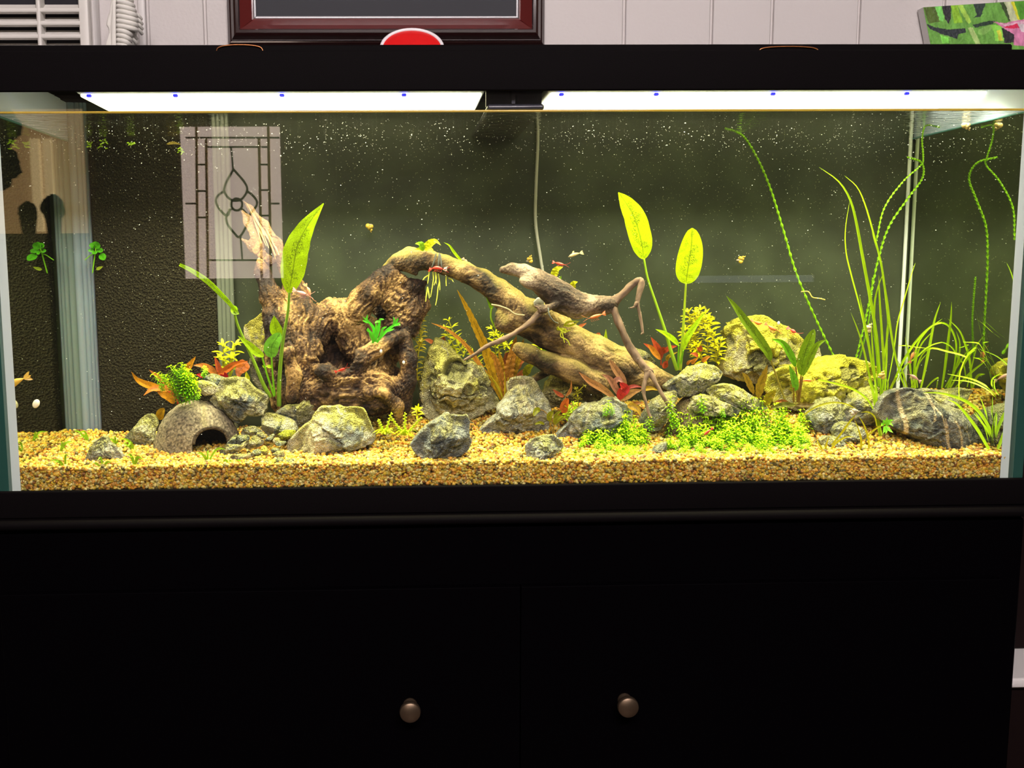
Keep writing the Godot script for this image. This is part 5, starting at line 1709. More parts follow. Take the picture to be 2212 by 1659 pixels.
	put("trunk", wood_shape(a, ah, 0.0019, 0.0030, {"amp": 0.0020, "freq": 0.9, "bias": -0.22, "lean": -2.0, "pale": Color(0.50, 0.34, 0.13), "dark": Color(0.014, 0.009, 0.005), "mid": Color(0.155, 0.095, 0.04), "alga": Color(0.42, 0.34, 0.07)}), M.wood, lg)
	# the forked branch that lies across the log
	var c := []
	c += bar("Z8", [985, 355, 0.118, 24, 1060, 350, 0.116, 36, 1150, 370, 0.115, 46, 1240, 420, 0.112, 62, 1330, 490, 0.110, 84, 1420, 560, 0.110, 100, 1540, 620, 0.110, 92, 1660, 620, 0.110, 66, 1760, 620, 0.110, 58, 1800, 610, 0.110, 50])
	c += bar("Z8", [1130, 440, 0.106, 16, 1170, 450, 0.106, 30, 1250, 470, 0.106, 40])
	c += bar("Z8", [1230, 620, 0.088, 10, 1290, 650, 0.088, 22, 1380, 620, 0.094, 20])
	var br := thing("driftwood_branch", "weathered grey brown forked branch lying across the log with long thin twigs", "driftwood", zat("Z8", 1540, 700, 0.110))
	put("branch", wood_shape(c, [], 0.0018, 0.0026, {"amp": 0.0022, "bias": 0.0, "lean": -2.0, "pale": Color(0.44, 0.34, 0.23), "mid": Color(0.17, 0.115, 0.07), "dark": Color(0.035, 0.022, 0.014)}), M.wood, br)
	var tw := Color(0.155, 0.105, 0.072)
	var twigs := [
		["Z8", [1800, 610, 1880, 540, 1960, 460, 2005, 432, 2025, 440, 2015, 500, 2000, 560, 1995, 610, 2010, 680, 2025, 760, 2035, 830], 0.110, 0.085, [44, 26, 27, 25, 22, 24, 20, 15, 11, 9, 8], 3.456],
		["Z8", [1990, 600, 1970, 632, 1935, 640], 0.092, 0.090, [16, 10, 4], 3.456],
		["Z8", [2035, 825, 2020, 838], 0.085, 0.083, [9, 5], 3.456],
		["Z8", [1800, 620, 1830, 690, 1880, 810, 1940, 930, 2010, 1040, 2070, 1110, 2080, 1130], 0.110, 0.080, [42, 26, 27, 28, 28, 30, 34], 3.456],
		["Z8", [2075, 1110, 2050, 1180, 2040, 1260, 2060, 1360, 2090, 1460], 0.082, 0.066, [30, 18, 15, 13, 11], 3.456],
		["Z8", [2075, 1110, 2120, 1180, 2180, 1290, 2250, 1400, 2300, 1470], 0.082, 0.060, [28, 17, 15, 13, 11], 3.456],
		["Z8", [1390, 610, 1320, 650, 1260, 680, 1200, 740, 1100, 815, 980, 880, 860, 930, 780, 985, 700, 1030], 0.098, 0.070, [20, 18, 21, 22, 20, 18, 16, 13, 7], 3.456],
		["Z8", [1270, 670, 1250, 640, 1225, 625], 0.086, 0.084, [13, 9, 4], 3.456],
	]
	for q in twigs:
		var g := G.new()
		var radii := []
		for r in q[4]:
			radii.append(r / q[5] * mpp(q[2]))
		tube(g, spline(path(q[0], q[1], q[2], q[3]), 44), radii, 14, tw, 0.28)
		put("twig", g, M.twig, br)
	# black bands that tie plants to the wood
	for e in [["A", 880, 960, 0.163, 385, 660, "slanting dark band on the arch, left of the other two bands"], ["A", 985, 1010, 0.163, 395, 690, "upright dark band on the arch, between the two other bands"], ["A", 1060, 1030, 0.163, 405, 700, "dark band on the arch just above the red shrimp's head, right of the other two"]]:
		var g := G.new()
		var pts := PackedVector3Array()
		var top := zat("A", e[2], e[4], e[3])
		var low := zat("A", e[1], e[5], e[3])
		var mid := (top + low) / 2
		var u := (top - low) / 2 * 1.14
		for k in 25:
			pts.append(mid + u * cos(TAU * k / 24) + Vector3(0.002 * sin(TAU * k / 24), 0, 1) * u.length() * 1.22 * sin(TAU * k / 24))
		tube(g, pts, [0.0011], 6)
		single("rubber_band", g, M.rubber, e[6], "band", "bands that tie the fern to the arch")
	var g3 := G.new()
	tube(g3, spline(PackedVector3Array([zat("Z8", 1328, 640, 0.075), zat("Z8", 1335, 690, 0.072), zat("Z8", 1365, 735, 0.075), zat("Z8", 1400, 755, 0.085)]), 14), [0.0009], 6)
	single("rubber_band", g3, M.rubber, "dark band around the log where the forked branch crosses it", "band")
	single("plastic_clip", slab([1152, 652, 1160, 643, 1172, 641, 1176, 650, 1174, 662, 1154, 662], 0.135, 0.006, 3), M.clip_plastic, "small white plastic piece tucked behind the forked branch", "clip")

# ------------------------------------------------------------------ plants
const LIME := Color(0.42, 0.70, 0.004)
const GREEN := Color(0.18, 0.50, 0.01)
const YELLOW := Color(0.70, 0.74, 0.01)
const ORANGE := Color(0.72, 0.27, 0.025)
const RED := Color(0.52, 0.055, 0.025)
const PINK := Color(0.60, 0.27, 0.15)
const BROWN := Color(0.42, 0.26, 0.02)

func leaf(o: Node3D, z: String, a: Array, hw: float, s0: float, s1: float, opt := {}, called := "leaf") -> void:
	var g := G.new()
	blade(g, path(z, a, s0, s1), hw / (zooms[z] as Vector3).z * mpp(s0), opt)
	put(called, g, M.leaf if opt.get("tex", true) else M.sprig, o, false)

func stem(o: Node3D, z: String, a: Array, w: Array, s0: float, s1: float, col: Color) -> void:
	var g := G.new()
	var r := []
	for k in w:
		r.append(k / (zooms[z] as Vector3).z * mpp(s0))
	tube(g, spline(path(z, a, s0, s1), 24), r, 8, col)
	put("stem", g, M.sprig, o)

func build_broad() -> void:
	var p := thing("broadleaf_plant", "lime green broad leaf plant with a rolled leaf, left of the stump", "plant", zat("Z6", 770, 1520, 0.125))
	var c := {"col": LIME, "fold": 0.12, "n": 22, "m": 6}
	leaf(p, "Z6", [842, 748, 868, 600, 900, 430, 970, 280, 1082, 125], 88, 0.098, 0.085, {"col": Color(0.46, 0.74, 0.003), "fold": 0.10, "n": 26, "m": 8, "ruffle": 0.05})
	stem(p, "Z6", [775, 1520, 775, 1400, 785, 1230, 805, 1050, 835, 880, 846, 740], [17, 15, 13, 11, 9, 8], 0.125, 0.098, Color(0.16, 0.30, 0.02))
	leaf(p, "Z6", [485, 878, 410, 790, 290, 672, 180, 595, 88, 548], 34, 0.095, 0.075, {"col": LIME, "curl": 1.9, "shape": "roll", "n": 22, "m": 8})
	leaf(p, "Z6", [465, 830, 470, 870, 500, 888], 26, 0.095, 0.094, c)
	stem(p, "Z6", [715, 1460, 665, 1370, 605, 1225, 530, 1060, 485, 950, 465, 870], [15, 14, 12, 10, 9, 9], 0.125, 0.095, Color(0.20, 0.36, 0.02))
	leaf(p, "Z6", [775, 1050, 750, 980, 740, 900], 42, 0.125, 0.120, c)
	leaf(p, "Z6", [722, 1190, 725, 1110, 785, 1018], 52, 0.112, 0.106, {"col": Color(0.20, 0.56, 0.04), "fold": 0.1, "n": 18, "m": 6, "shape": "oval"})
	stem(p, "Z6", [745, 1450, 732, 1320, 722, 1185], [8, 7, 6], 0.122, 0.112, GREEN)
	leaf(p, "Z6", [672, 1180, 620, 1150, 560, 1095, 492, 1040], 28, 0.108, 0.100, c)
	stem(p, "Z6", [740, 1455, 690, 1300, 655, 1175], [8, 7, 6], 0.122, 0.108, GREEN)
	leaf(p, "Z6", [690, 1245, 715, 1250, 728, 1235], 12, 0.115, 0.113, c)
	leaf(p, "Z6", [690, 1250, 672, 1250, 658, 1240], 10, 0.115, 0.113, c)
	p = thing("broadleaf_plant", "broad leaf plant with two tall spotted yellow green leaves right of the log", "plant", zat("B3", 550, 1390, 0.195))
	var bright := {"col": Color(0.44, 0.66, 0.002), "fold": 0.06, "n": 26, "m": 8, "ruffle": 0.03}
	leaf(p, "B3", [302, 600, 285, 480, 235, 300, 170, 190, 118, 118], 84, 0.170, 0.160, bright)
	stem(p, "B3", [540, 1390, 500, 1270, 450, 1100, 390, 920, 330, 740, 302, 595], [15, 13, 11, 9, 8, 7], 0.195, 0.170, Color(0.26, 0.44, 0.02))
	leaf(p, "B3", [603, 775, 615, 680, 640, 520, 648, 373], 92, 0.170, 0.165, {"col": Color(0.46, 0.66, 0.002), "fold": 0.06, "n": 26, "m": 8, "shape": "oval"})
	stem(p, "B3", [560, 1390, 572, 1250, 583, 1100, 595, 900, 603, 770], [14, 12, 10, 8, 7], 0.195, 0.170, Color(0.30, 0.42, 0.02))
	leaf(p, "B3", [585, 1250, 605, 1170, 670, 1070, 742, 972], 24, 0.180, 0.172, c)
	stem(p, "B3", [558, 1390, 575, 1300, 585, 1250], [6, 6, 5], 0.195, 0.180, GREEN)
	leaf(p, "B3", [552, 1215, 510, 1170, 450, 1128, 384, 1098], 20, 0.180, 0.172, c)
	stem(p, "B3", [548, 1390, 548, 1300, 552, 1215], [6, 6, 5], 0.195, 0.180, GREEN)
	p = thing("long_leaf_plant", "plant with one long narrow olive green leaf leaning left before the yellow boulders", "plant", zat("B3", 1310, 1600, 0.120))
	leaf(p, "B3", [1215, 1330, 1185, 1260, 1110, 1150, 1020, 1030, 950, 930, 893, 860], 36, 0.105, 0.090, {"col": Color(0.20, 0.34, 0.01), "fold": 0.2, "n": 24, "ruffle": 0.04, "m": 6})
	stem(p, "B3", [1315, 1610, 1270, 1490, 1232, 1380, 1212, 1320], [6, 6, 6, 6], 0.120, 0.105, Color(0.26, 0.20, 0.03))
	p = thing("sword_plant", "small sword plant with upright green leaves and brown lower leaves at right", "plant", zat("B3", 1400, 1610, 0.115))
	var mid := {"col": Color(0.24, 0.42, 0.01), "fold": 0.2, "n": 20, "m": 6}
	leaf(p, "B3", [1428, 1430, 1440, 1330, 1480, 1200, 1522, 1098], 46, 0.100, 0.095, {"col": Color(0.24, 0.42, 0.01), "shape": "oval", "fold": 0.15, "n": 20, "m": 6})
	leaf(p, "B3", [1438, 1440, 1490, 1310, 1540, 1215, 1612, 1170], 26, 0.098, 0.086, mid)
	leaf(p, "B3", [1390, 1370, 1355, 1290, 1295, 1200, 1215, 1168], 28, 0.100, 0.088, {"col": GREEN, "fold": 0.2, "n": 20, "m": 6})
	leaf(p, "B3", [1395, 1545, 1375, 1450, 1343, 1355], 28, 0.106, 0.098, {"col": Color(0.18, 0.50, 0.02), "fold": 0.2, "n": 18, "m": 6})
	for e in [[[1415, 1620, 1420, 1520, 1428, 1430]], [[1405, 1620, 1405, 1500, 1390, 1370]], [[1400, 1620, 1400, 1580, 1395, 1540]], [[1375, 1620, 1375, 1560, 1376, 1520]], [[1412, 1620, 1425, 1540, 1440, 1440]]]:
		stem(p, "B3", e[0], [6, 5, 5], 0.115, 0.102, Color(0.20, 0.10, 0.02))
	var br := {"col": BROWN, "ruffle": 0.22, "fold": 0.15, "n": 22, "freq": 30.0, "tex": true}
	leaf(p, "B2", [1990, 350, 1900, 345, 1840, 360, 1788, 378], 22, 0.085, 0.080, {"col": Color(0.16, 0.17, 0.02), "ruffle": 0.2, "n": 20})
	leaf(p, "B2", [1990, 350, 2060, 350, 2100, 348, 2140, 335], 20, 0.085, 0.080, {"col": Color(0.18, 0.13, 0.02), "ruffle": 0.2, "n": 20})
	leaf(p, "B2", [1655, 260, 1625, 200, 1590, 130, 1558, 88], 26, 0.112, 0.100, br)
	leaf(p, "B2", [1690, 300, 1700, 210, 1730, 120, 1762, 28], 36, 0.112, 0.100, br)
	leaf(p, "B2", [1750, 355, 1765, 300, 1800, 260, 1830, 235], 36, 0.106, 0.098, {"col": Color(0.36, 0.26, 0.01), "ruffle": 0.2, "n": 18})
	leaf(p, "B2", [1940, 340, 1880, 320, 1820, 320], 16, 0.095, 0.090, {"col": Color(0.30, 0.10, 0.02), "ruffle": 0.2})

func build_crypt() -> void:
	var p := thing("ruffled_plant", "amber brown plant with long ruffled strap leaves behind the cone rock", "plant", zat("Z8", 985, 1320, 0.200))
	var c := {"col": Color(0.74, 0.44, 0.012), "ruffle": 0.34, "fold": 0.1, "n": 40, "m": 4, "freq": 70.0, "shape": "grass", "tex": true}
	var c2 := c.duplicate()
	c2.col = Color(0.76, 0.34, 0.04)
	leaf(p, "Z8", [985, 1320, 930, 1190, 890, 1060, 850, 920, 790, 790, 725, 650, 648, 505], 36, 0.200, 0.165, c)
	leaf(p, "Z8", [980, 1320, 900, 1190, 800, 1040, 700, 905, 570, 800, 455, 752], 18, 0.200, 0.170, c2)
	leaf(p, "Z8", [1015, 1300, 1030, 1150, 1055, 1000, 1090, 850], 40, 0.200, 0.178, c2)
	leaf(p, "Z8", [1020, 1300, 1060, 1150, 1110, 1000, 1145, 870], 30, 0.202, 0.185, c)
	leaf(p, "Z8", [1000, 1300, 975, 1150, 930, 1020, 895, 960], 28, 0.202, 0.182, c2)
	leaf(p, "Z8", [1005, 1310, 985, 1100, 960, 960], 26, 0.204, 0.190, c)
	leaf(p, "Z8", [1150, 1150, 1180, 1090, 1225, 1060], 30, 0.196, 0.180, {"col": YELLOW, "ruffle": 0.2, "n": 24, "freq": 50.0})
	for e in [[990, 1320, 930, 1200, 860, 1120], [992, 1320, 950, 1220, 900, 1150], [1005, 1320, 1005, 1200, 1000, 1120], [1018, 1310, 1024, 1230, 1030, 1160]]:
		stem(p, "Z8", e, [6, 5, 4], 0.199, 0.190, Color(0.62, 0.52, 0.02))

func whorl_stem(o: Node3D, z: String, a: Array, s: float, col: Color, len_px: float, step := 17.0, wide := 0.16, stem_col := Color(0.45, 0.42, 0.03)) -> void:
	# an upright stem with pairs of narrow leaves at every joint
	var k: float = (zooms[z] as Vector3).z
	var pts := spline(path(z, a, s, s - 0.012), 30)
	var g := G.new()
	tube(g, pts, [1.5 * mpp(s), 1.0 * mpp(s)], 6, stem_col)
	var total := 0.0
	for q in 30:
		total += pts[q].distance_to(pts[q + 1])
	var joints := int(total / (step * mpp(s)))
	for j in joints + 1:
		var t := float(j) / maxi(1, joints)
		var f := t * 30
		var i := mini(int(f), 29)
		var p := pts[i].lerp(pts[i + 1], f - i)
		var d := (pts[i + 1] - pts[i]).normalized()
		var top := j == joints
		var count := 5 if top else 4
		for q in count:
			var ang := TAU * q / count + (PI / 4 if j % 2 else 0.0) + rng.randf_range(-0.3, 0.3)
			var e := Vector3(cos(ang), 0, sin(ang) * 0.8)
			e = (e - d * e.dot(d)).normalized()
			var l := 1.25 * len_px / k * mpp(s) * rng.randf_range(0.75, 1.1) * (0.75 if top else 1.0)
			var lift := 1.3 if top else rng.randf_range(0.25, 0.6)
			var e1 := (e + d * lift).normalized()
			var lp := PackedVector3Array([p, p + e1 * l * 0.5, p + e1 * l * 0.8 + e * l * 0.2 - Vector3(0, l * 0.08, 0)])
			blade(g, lp, l * wide, {"n": 4, "m": 2, "col": col * rng.randf_range(0.8, 1.12), "face": d, "shape": "oval", "fold": 0.2})
	put("stem", g, M.sprig, o, false)

func build_stems() -> void:
	var list := [
		["yellow leafed stem plant behind the red leaves at the glass strip", "Z6", [[385, 1260, 392, 1180, 388, 1115], [448, 1230, 452, 1170, 470, 1110], [430, 1330, 440, 1250, 445, 1200]], 0.225, YELLOW, 75],
		["golden stem plant growing up the right edge of the stump", "Z8", [[350, 1180, 350, 1050, 370, 920], [345, 1100, 355, 960, 372, 900], [330, 880, 345, 790, 400, 700], [370, 860, 372, 800, 380, 735]], 0.195, Color(0.62, 0.52, 0.015), 55],
		["yellow stem plant leaning left behind the pitted rock", "Z8", [[700, 990, 640, 880, 590, 745], [650, 980, 610, 900, 560, 800]], 0.222, YELLOW, 70],
		["yellow stem plant in the shade below the log fork", "Z8", [[940, 1030, 935, 940, 925, 860], [1010, 940, 960, 870, 910, 800], [1230, 1040, 1260, 960, 1280, 900], [830, 1100, 790, 1020, 740, 960], [1060, 960, 1020, 900, 970, 850]], 0.225, YELLOW, 60],
		["feathery yellow stem plant behind the two tall broad leaves", "T", [[615, 860, 600, 700, 560, 500, 520, 340], [610, 860, 610, 640, 600, 480, 610, 350], [760, 850, 760, 660, 760, 500, 735, 350], [860, 960, 860, 800, 850, 690, 815, 590], [700, 940, 640, 840, 600, 760], [800, 560, 790, 470, 790, 420], [540, 800, 500, 660, 480, 560], [640, 480, 660, 380, 670, 300], [870, 960, 900, 840, 930, 700]], 0.222, Color(0.80, 0.76, 0.008), 115],
		["single yellow stem in the dark beside the stump's right foot", "Z8", [[350, 1440, 352, 1410, 355, 1390]], 0.150, YELLOW, 50],
		["green whorled sprig beside the cone rock's right side", "B1", [[1425, 880, 1450, 830, 1490, 770], [1420, 850, 1470, 820, 1500, 800]], 0.135, Color(0.40, 0.62, 0.01), 60],
		["thin yellowish stem plant in front of the yellowish rock under the log", "B1", [[1540, 790, 1530, 700, 1520, 640], [1490, 700, 1540, 650, 1580, 610]], 0.150, Color(0.45, 0.42, 0.02), 45],
	]
	for e in list:
		var first: Array = e[2][0]
		var p := thing("stem_plant", e[0], "plant", zat(e[1], first[0], first[1], e[3]))
		for a in e[2]:
			whorl_stem(p, e[1], a, e[3], e[4], e[5], 11.0 if e[1] == "T" else 13.0, 0.13)

func build_red() -> void:
	var p := thing("red_leaf_plant", "orange leafed plant spreading left above the coconut shell", "plant", zat("K", 850, 850, 0.170))
	var o1 := {"col": Color(0.70, 0.30, 0.012), "ruffle": 0.12, "freq": 14.0, "fold": 0.2, "n": 18}
	var o2 := {"col": Color(0.64, 0.22, 0.04), "ruffle": 0.10, "freq": 12.0, "fold": 0.25, "n": 18}
	leaf(p, "K", [720, 680, 560, 600, 380, 540, 210, 460, 105, 325], 62, 0.155, 0.135, o1)
	leaf(p, "K", [850, 760, 760, 620, 600, 450, 398, 295], 66, 0.160, 0.145, o2)
	leaf(p, "K", [805, 845, 720, 740, 600, 680, 520, 640], 62, 0.155, 0.145, o1)
	leaf(p, "K", [690, 640, 560, 590, 430, 610, 302, 712], 48, 0.148, 0.138, {"col": Color(0.68, 0.24, 0.03), "fold": 0.2, "n": 18})
	leaf(p, "K", [860, 780, 760, 690, 640, 650], 26, 0.158, 0.150, {"col": RED, "n": 14})
	leaf(p, "K", [570, 1110, 580, 1010, 640, 920], 70, 0.175, 0.170, {"col": Color(0.66, 0.36, 0.01), "shape": "oval", "n": 14})
	leaf(p, "K", [960, 330, 1040, 240, 1150, 75], 58, 0.180, 0.172, o1)
	leaf(p, "K", [1020, 440, 1020, 390, 1060, 360], 44, 0.178, 0.170, {"col": Color(0.72, 0.36, 0.01), "n": 12})
	stem(p, "K", [870, 900, 855, 820, 790, 700, 700, 640], [16, 14, 11, 8], 0.170, 0.152, RED)
	p = thing("red_leaf_plant", "red and rust leafed plant between the slab and the mossy upright rock", "plant", zat("K", 1610, 430, 0.185))
	leaf(p, "K", [1500, 380, 1400, 290, 1270, 225, 1115, 220], 56, 0.172, 0.160, o2)
	leaf(p, "K", [1560, 370, 1520, 240, 1462, 75], 48, 0.172, 0.168, {"col": Color(0.55, 0.10, 0.03), "n": 16})
	leaf(p, "K", [1500, 375, 1640, 300, 1790, 200, 2005, 150], 56, 0.170, 0.155, {"col": Color(0.55, 0.12, 0.015), "fold": 0.3, "n": 18, "ruffle": 0.08})
	leaf(p, "K", [1990, 165, 1920, 240, 1860, 330, 1850, 430], 105, 0.166, 0.160, {"col": Color(0.45, 0.12, 0.015), "fold": 0.1, "n": 18, "shape": "tipped", "ruffle": 0.06})
	leaf(p, "K", [1680, 320, 1740, 260, 1800, 230], 34, 0.166, 0.160, {"col": Color(0.58, 0.15, 0.03), "n": 12})
	leaf(p, "K", [1650, 430, 1640, 380, 1620, 330], 40, 0.165, 0.160, {"col": Color(0.55, 0.01, 0.02), "n": 12})
	leaf(p, "K", [1600, 430, 1570, 390, 1540, 370], 34, 0.166, 0.162, {"col": Color(0.55, 0.02, 0.02), "n": 12})
	leaf(p, "K", [1290, 410, 1230, 380, 1160, 370], 34, 0.178, 0.174, {"col": Color(0.48, 0.02, 0.02), "n": 12})
	leaf(p, "K", [2025, 470, 1990, 400, 1975, 320], 36, 0.160, 0.158, {"col": YELLOW, "n": 12})
	p = thing("red_leaf_plant", "pink and red leafed rosette in front of the sloping log", "plant", zat("E", 1060, 1440, 0.118))
	var pk := {"col": Color(0.58, 0.30, 0.10), "col2": Color(0.60, 0.24, 0.10), "ruffle": 0.10, "freq": 11.0, "fold": 0.28, "n": 20, "m": 6}
	leaf(p, "E", [1000, 1420, 900, 1350, 800, 1280, 680, 1215, 600, 1150, 535, 1090], 46, 0.112, 0.090, pk)
	leaf(p, "E", [1050, 1390, 990, 1270, 920, 1170, 825, 1115], 46, 0.112, 0.100, {"col": Color(0.56, 0.25, 0.15), "fold": 0.3, "n": 18, "m": 6})
	leaf(p, "E", [1140, 1280, 1080, 1160, 1000, 1050, 928, 930], 50, 0.116, 0.106, {"col": Color(0.58, 0.29, 0.13), "fold": 0.2, "n": 18, "m": 6, "shape": "oval"})
	leaf(p, "E", [970, 1230, 1040, 1180, 1110, 1230], 36, 0.108, 0.104, {"col": Color(0.60, 0.26, 0.18), "n": 14})
	leaf(p, "E", [1050, 1440, 1080, 1360, 1130, 1300, 1060, 1225], 62, 0.104, 0.098, {"col": Color(0.62, 0.035, 0.03), "fold": 0.2, "n": 16, "shape": "oval"})
	leaf(p, "E", [1075, 1450, 1150, 1390, 1240, 1340, 1350, 1315], 52, 0.104, 0.096, {"col": Color(0.62, 0.32, 0.10), "fold": 0.25, "n": 18, "m": 6})
	leaf(p, "E", [1130, 1330, 1190, 1280, 1270, 1268, 1350, 1285], 24, 0.102, 0.096, {"col": Color(0.56, 0.10, 0.07), "n": 14})
	leaf(p, "E", [1330, 1310, 1400, 1300, 1470, 1295, 1550, 1325], 30, 0.096, 0.092, {"col": Color(0.66, 0.42, 0.02), "n": 14})
	leaf(p, "E", [1155, 1515, 1220, 1530, 1290, 1570, 1325, 1655], 46, 0.104, 0.096, {"col": Color(0.58, 0.34, 0.02), "n": 16})
	leaf(p, "E", [1195, 1515, 1280, 1485, 1370, 1490], 22, 0.106, 0.100, {"col": Color(0.58, 0.24, 0.05), "n": 12})
	stem(p, "E", [1060, 1470, 1055, 1400, 1050, 1340], [16, 14, 10], 0.118, 0.110, RED)
	p = thing("red_leaf_plant", "small red leafed plant at the back beside the tall broad leaf stems", "plant", zat("T", 165, 960, 0.225))
	var rd_ := {"col": Color(0.60, 0.09, 0.03), "n": 14, "fold": 0.15}
	for e in [[[165, 930, 130, 800, 35, 640], 50], [[160, 920, 70, 800, -60, 720], 40], [[190, 850, 270, 780, 370, 755], 30], [[200, 860, 190, 800, 220, 770], 36], [[165, 930, 140, 850, 150, 790], 22]]:
		leaf(p, "T", e[0], e[1], 0.222, 0.212, rd_)
	leaf(p, "T", [160, 930, 60, 810, -10, 730], 40, 0.218, 0.208, {"col": ORANGE, "n": 14})
	leaf(p, "T", [240, 960, 260, 890, 380, 830], 24, 0.222, 0.212, {"col": Color(0.60, 0.42, 0.02), "n": 14})
	leaf(p, "T", [230, 1040, 220, 990, 250, 940], 44, 0.220, 0.214, rd_)
	stem(p, "T", [165, 1000, 165, 930, 160, 860], [8, 7, 6], 0.226, 0.222, RED)
	p = thing("red_leaf_plant", "low red and orange leaves among the yellow stem plant at the back", "plant", zat("T", 620, 960, 0.200))
	for e in [[[640, 890, 600, 860, 540, 850], 26, 0], [[690, 820, 670, 780, 680, 745], 28, 0], [[660, 830, 640, 790, 620, 770], 20, 0], [[690, 960, 730, 920, 800, 880], 30, 1], [[560, 990, 590, 940, 640, 915], 26, 1], [[500, 1000, 520, 960, 570, 930], 20, 1]]:
		leaf(p, "T", e[0], e[1], 0.200, 0.195, {"col": ORANGE if e[2] else Color(0.60, 0.12, 0.04), "n": 12})
	p = thing("red_leaf_plant", "slender orange red seedling right of the cone rock", "plant", zat("E", 350, 1620, 0.140))
	leaf(p, "E", [350, 1620, 345, 1530, 395, 1420], 54, 0.130, 0.124, {"col": Color(0.72, 0.16, 0.02), "shape": "oval", "n": 14})
	leaf(p, "E", [345, 1405, 270, 1365, 200, 1310], 26, 0.130, 0.122, {"col": Color(0.52, 0.10, 0.04), "n": 14})
	leaf(p, "E", [370, 1400, 430, 1320, 440, 1190], 18, 0.132, 0.128, {"col": Color(0.55, 0.22, 0.05), "n": 14})
	stem(p, "E", [345, 1640, 350, 1520, 370, 1400, 420, 1300], [7, 6, 6, 5], 0.140, 0.132, Color(0.45, 0.20, 0.05))
	p = thing("red_leaf_plant", "reddish leaves showing under the log between the amber strap leaves", "plant", zat("Z8", 1020, 1150, 0.235))
	for e in [[[1000, 1100, 980, 1040, 965, 1010], 26], [[1080, 1110, 1110, 1050, 1160, 1030], 30], [[1100, 1180, 1130, 1130, 1180, 1090], 26], [[1290, 980, 1310, 960, 1345, 940], 26], [[1010, 1060, 1020, 1000, 1010, 960], 26], [[560, 910, 545, 870, 555, 845], 16], [[480, 910, 440, 885, 400, 875], 16], [[1690, 850, 1650, 850, 1600, 800], 22], [[1720, 860, 1700, 840, 1715, 825], 18], [[1545, 785, 1580, 770, 1615, 752], 12], [[1810, 950, 1790, 920, 1775, 900], 20]]:
		leaf(p, "Z8", e[0], e[1], 0.235, 0.230, {"col": Color(0.60, 0.17, 0.05), "n": 12})
	# olive seedling beside the cone rock
	p = thing("seedling", "olive green seedling with drooping oval leaves in front of the cone rock", "plant", zat("B1", 1320, 1010, 0.100))
	for e in [[[1215, 812, 1180, 815, 1155, 865], 24], [[1295, 910, 1290, 860, 1325, 820], 24], [[1330, 930, 1350, 890, 1400, 860], 20], [[1250, 935, 1210, 920, 1165, 935], 12], [[1330, 890, 1350, 850, 1395, 815], 14], [[1330, 940, 1370, 900, 1420, 880], 12]]:
		leaf(p, "B1", e[0], e[1], 0.096, 0.090, {"col": Color(0.26, 0.28, 0.01), "n": 12, "shape": "oval"})
	stem(p, "B1", [1330, 1030, 1305, 960, 1285, 880, 1250, 825, 1210, 810], [5, 5, 4, 4, 3], 0.100, 0.095, Color(0.24, 0.14, 0.02))
	stem(p, "B1", [1325, 1020, 1330, 960, 1340, 900], [5, 4, 3], 0.100, 0.095, Color(0.24, 0.14, 0.02))

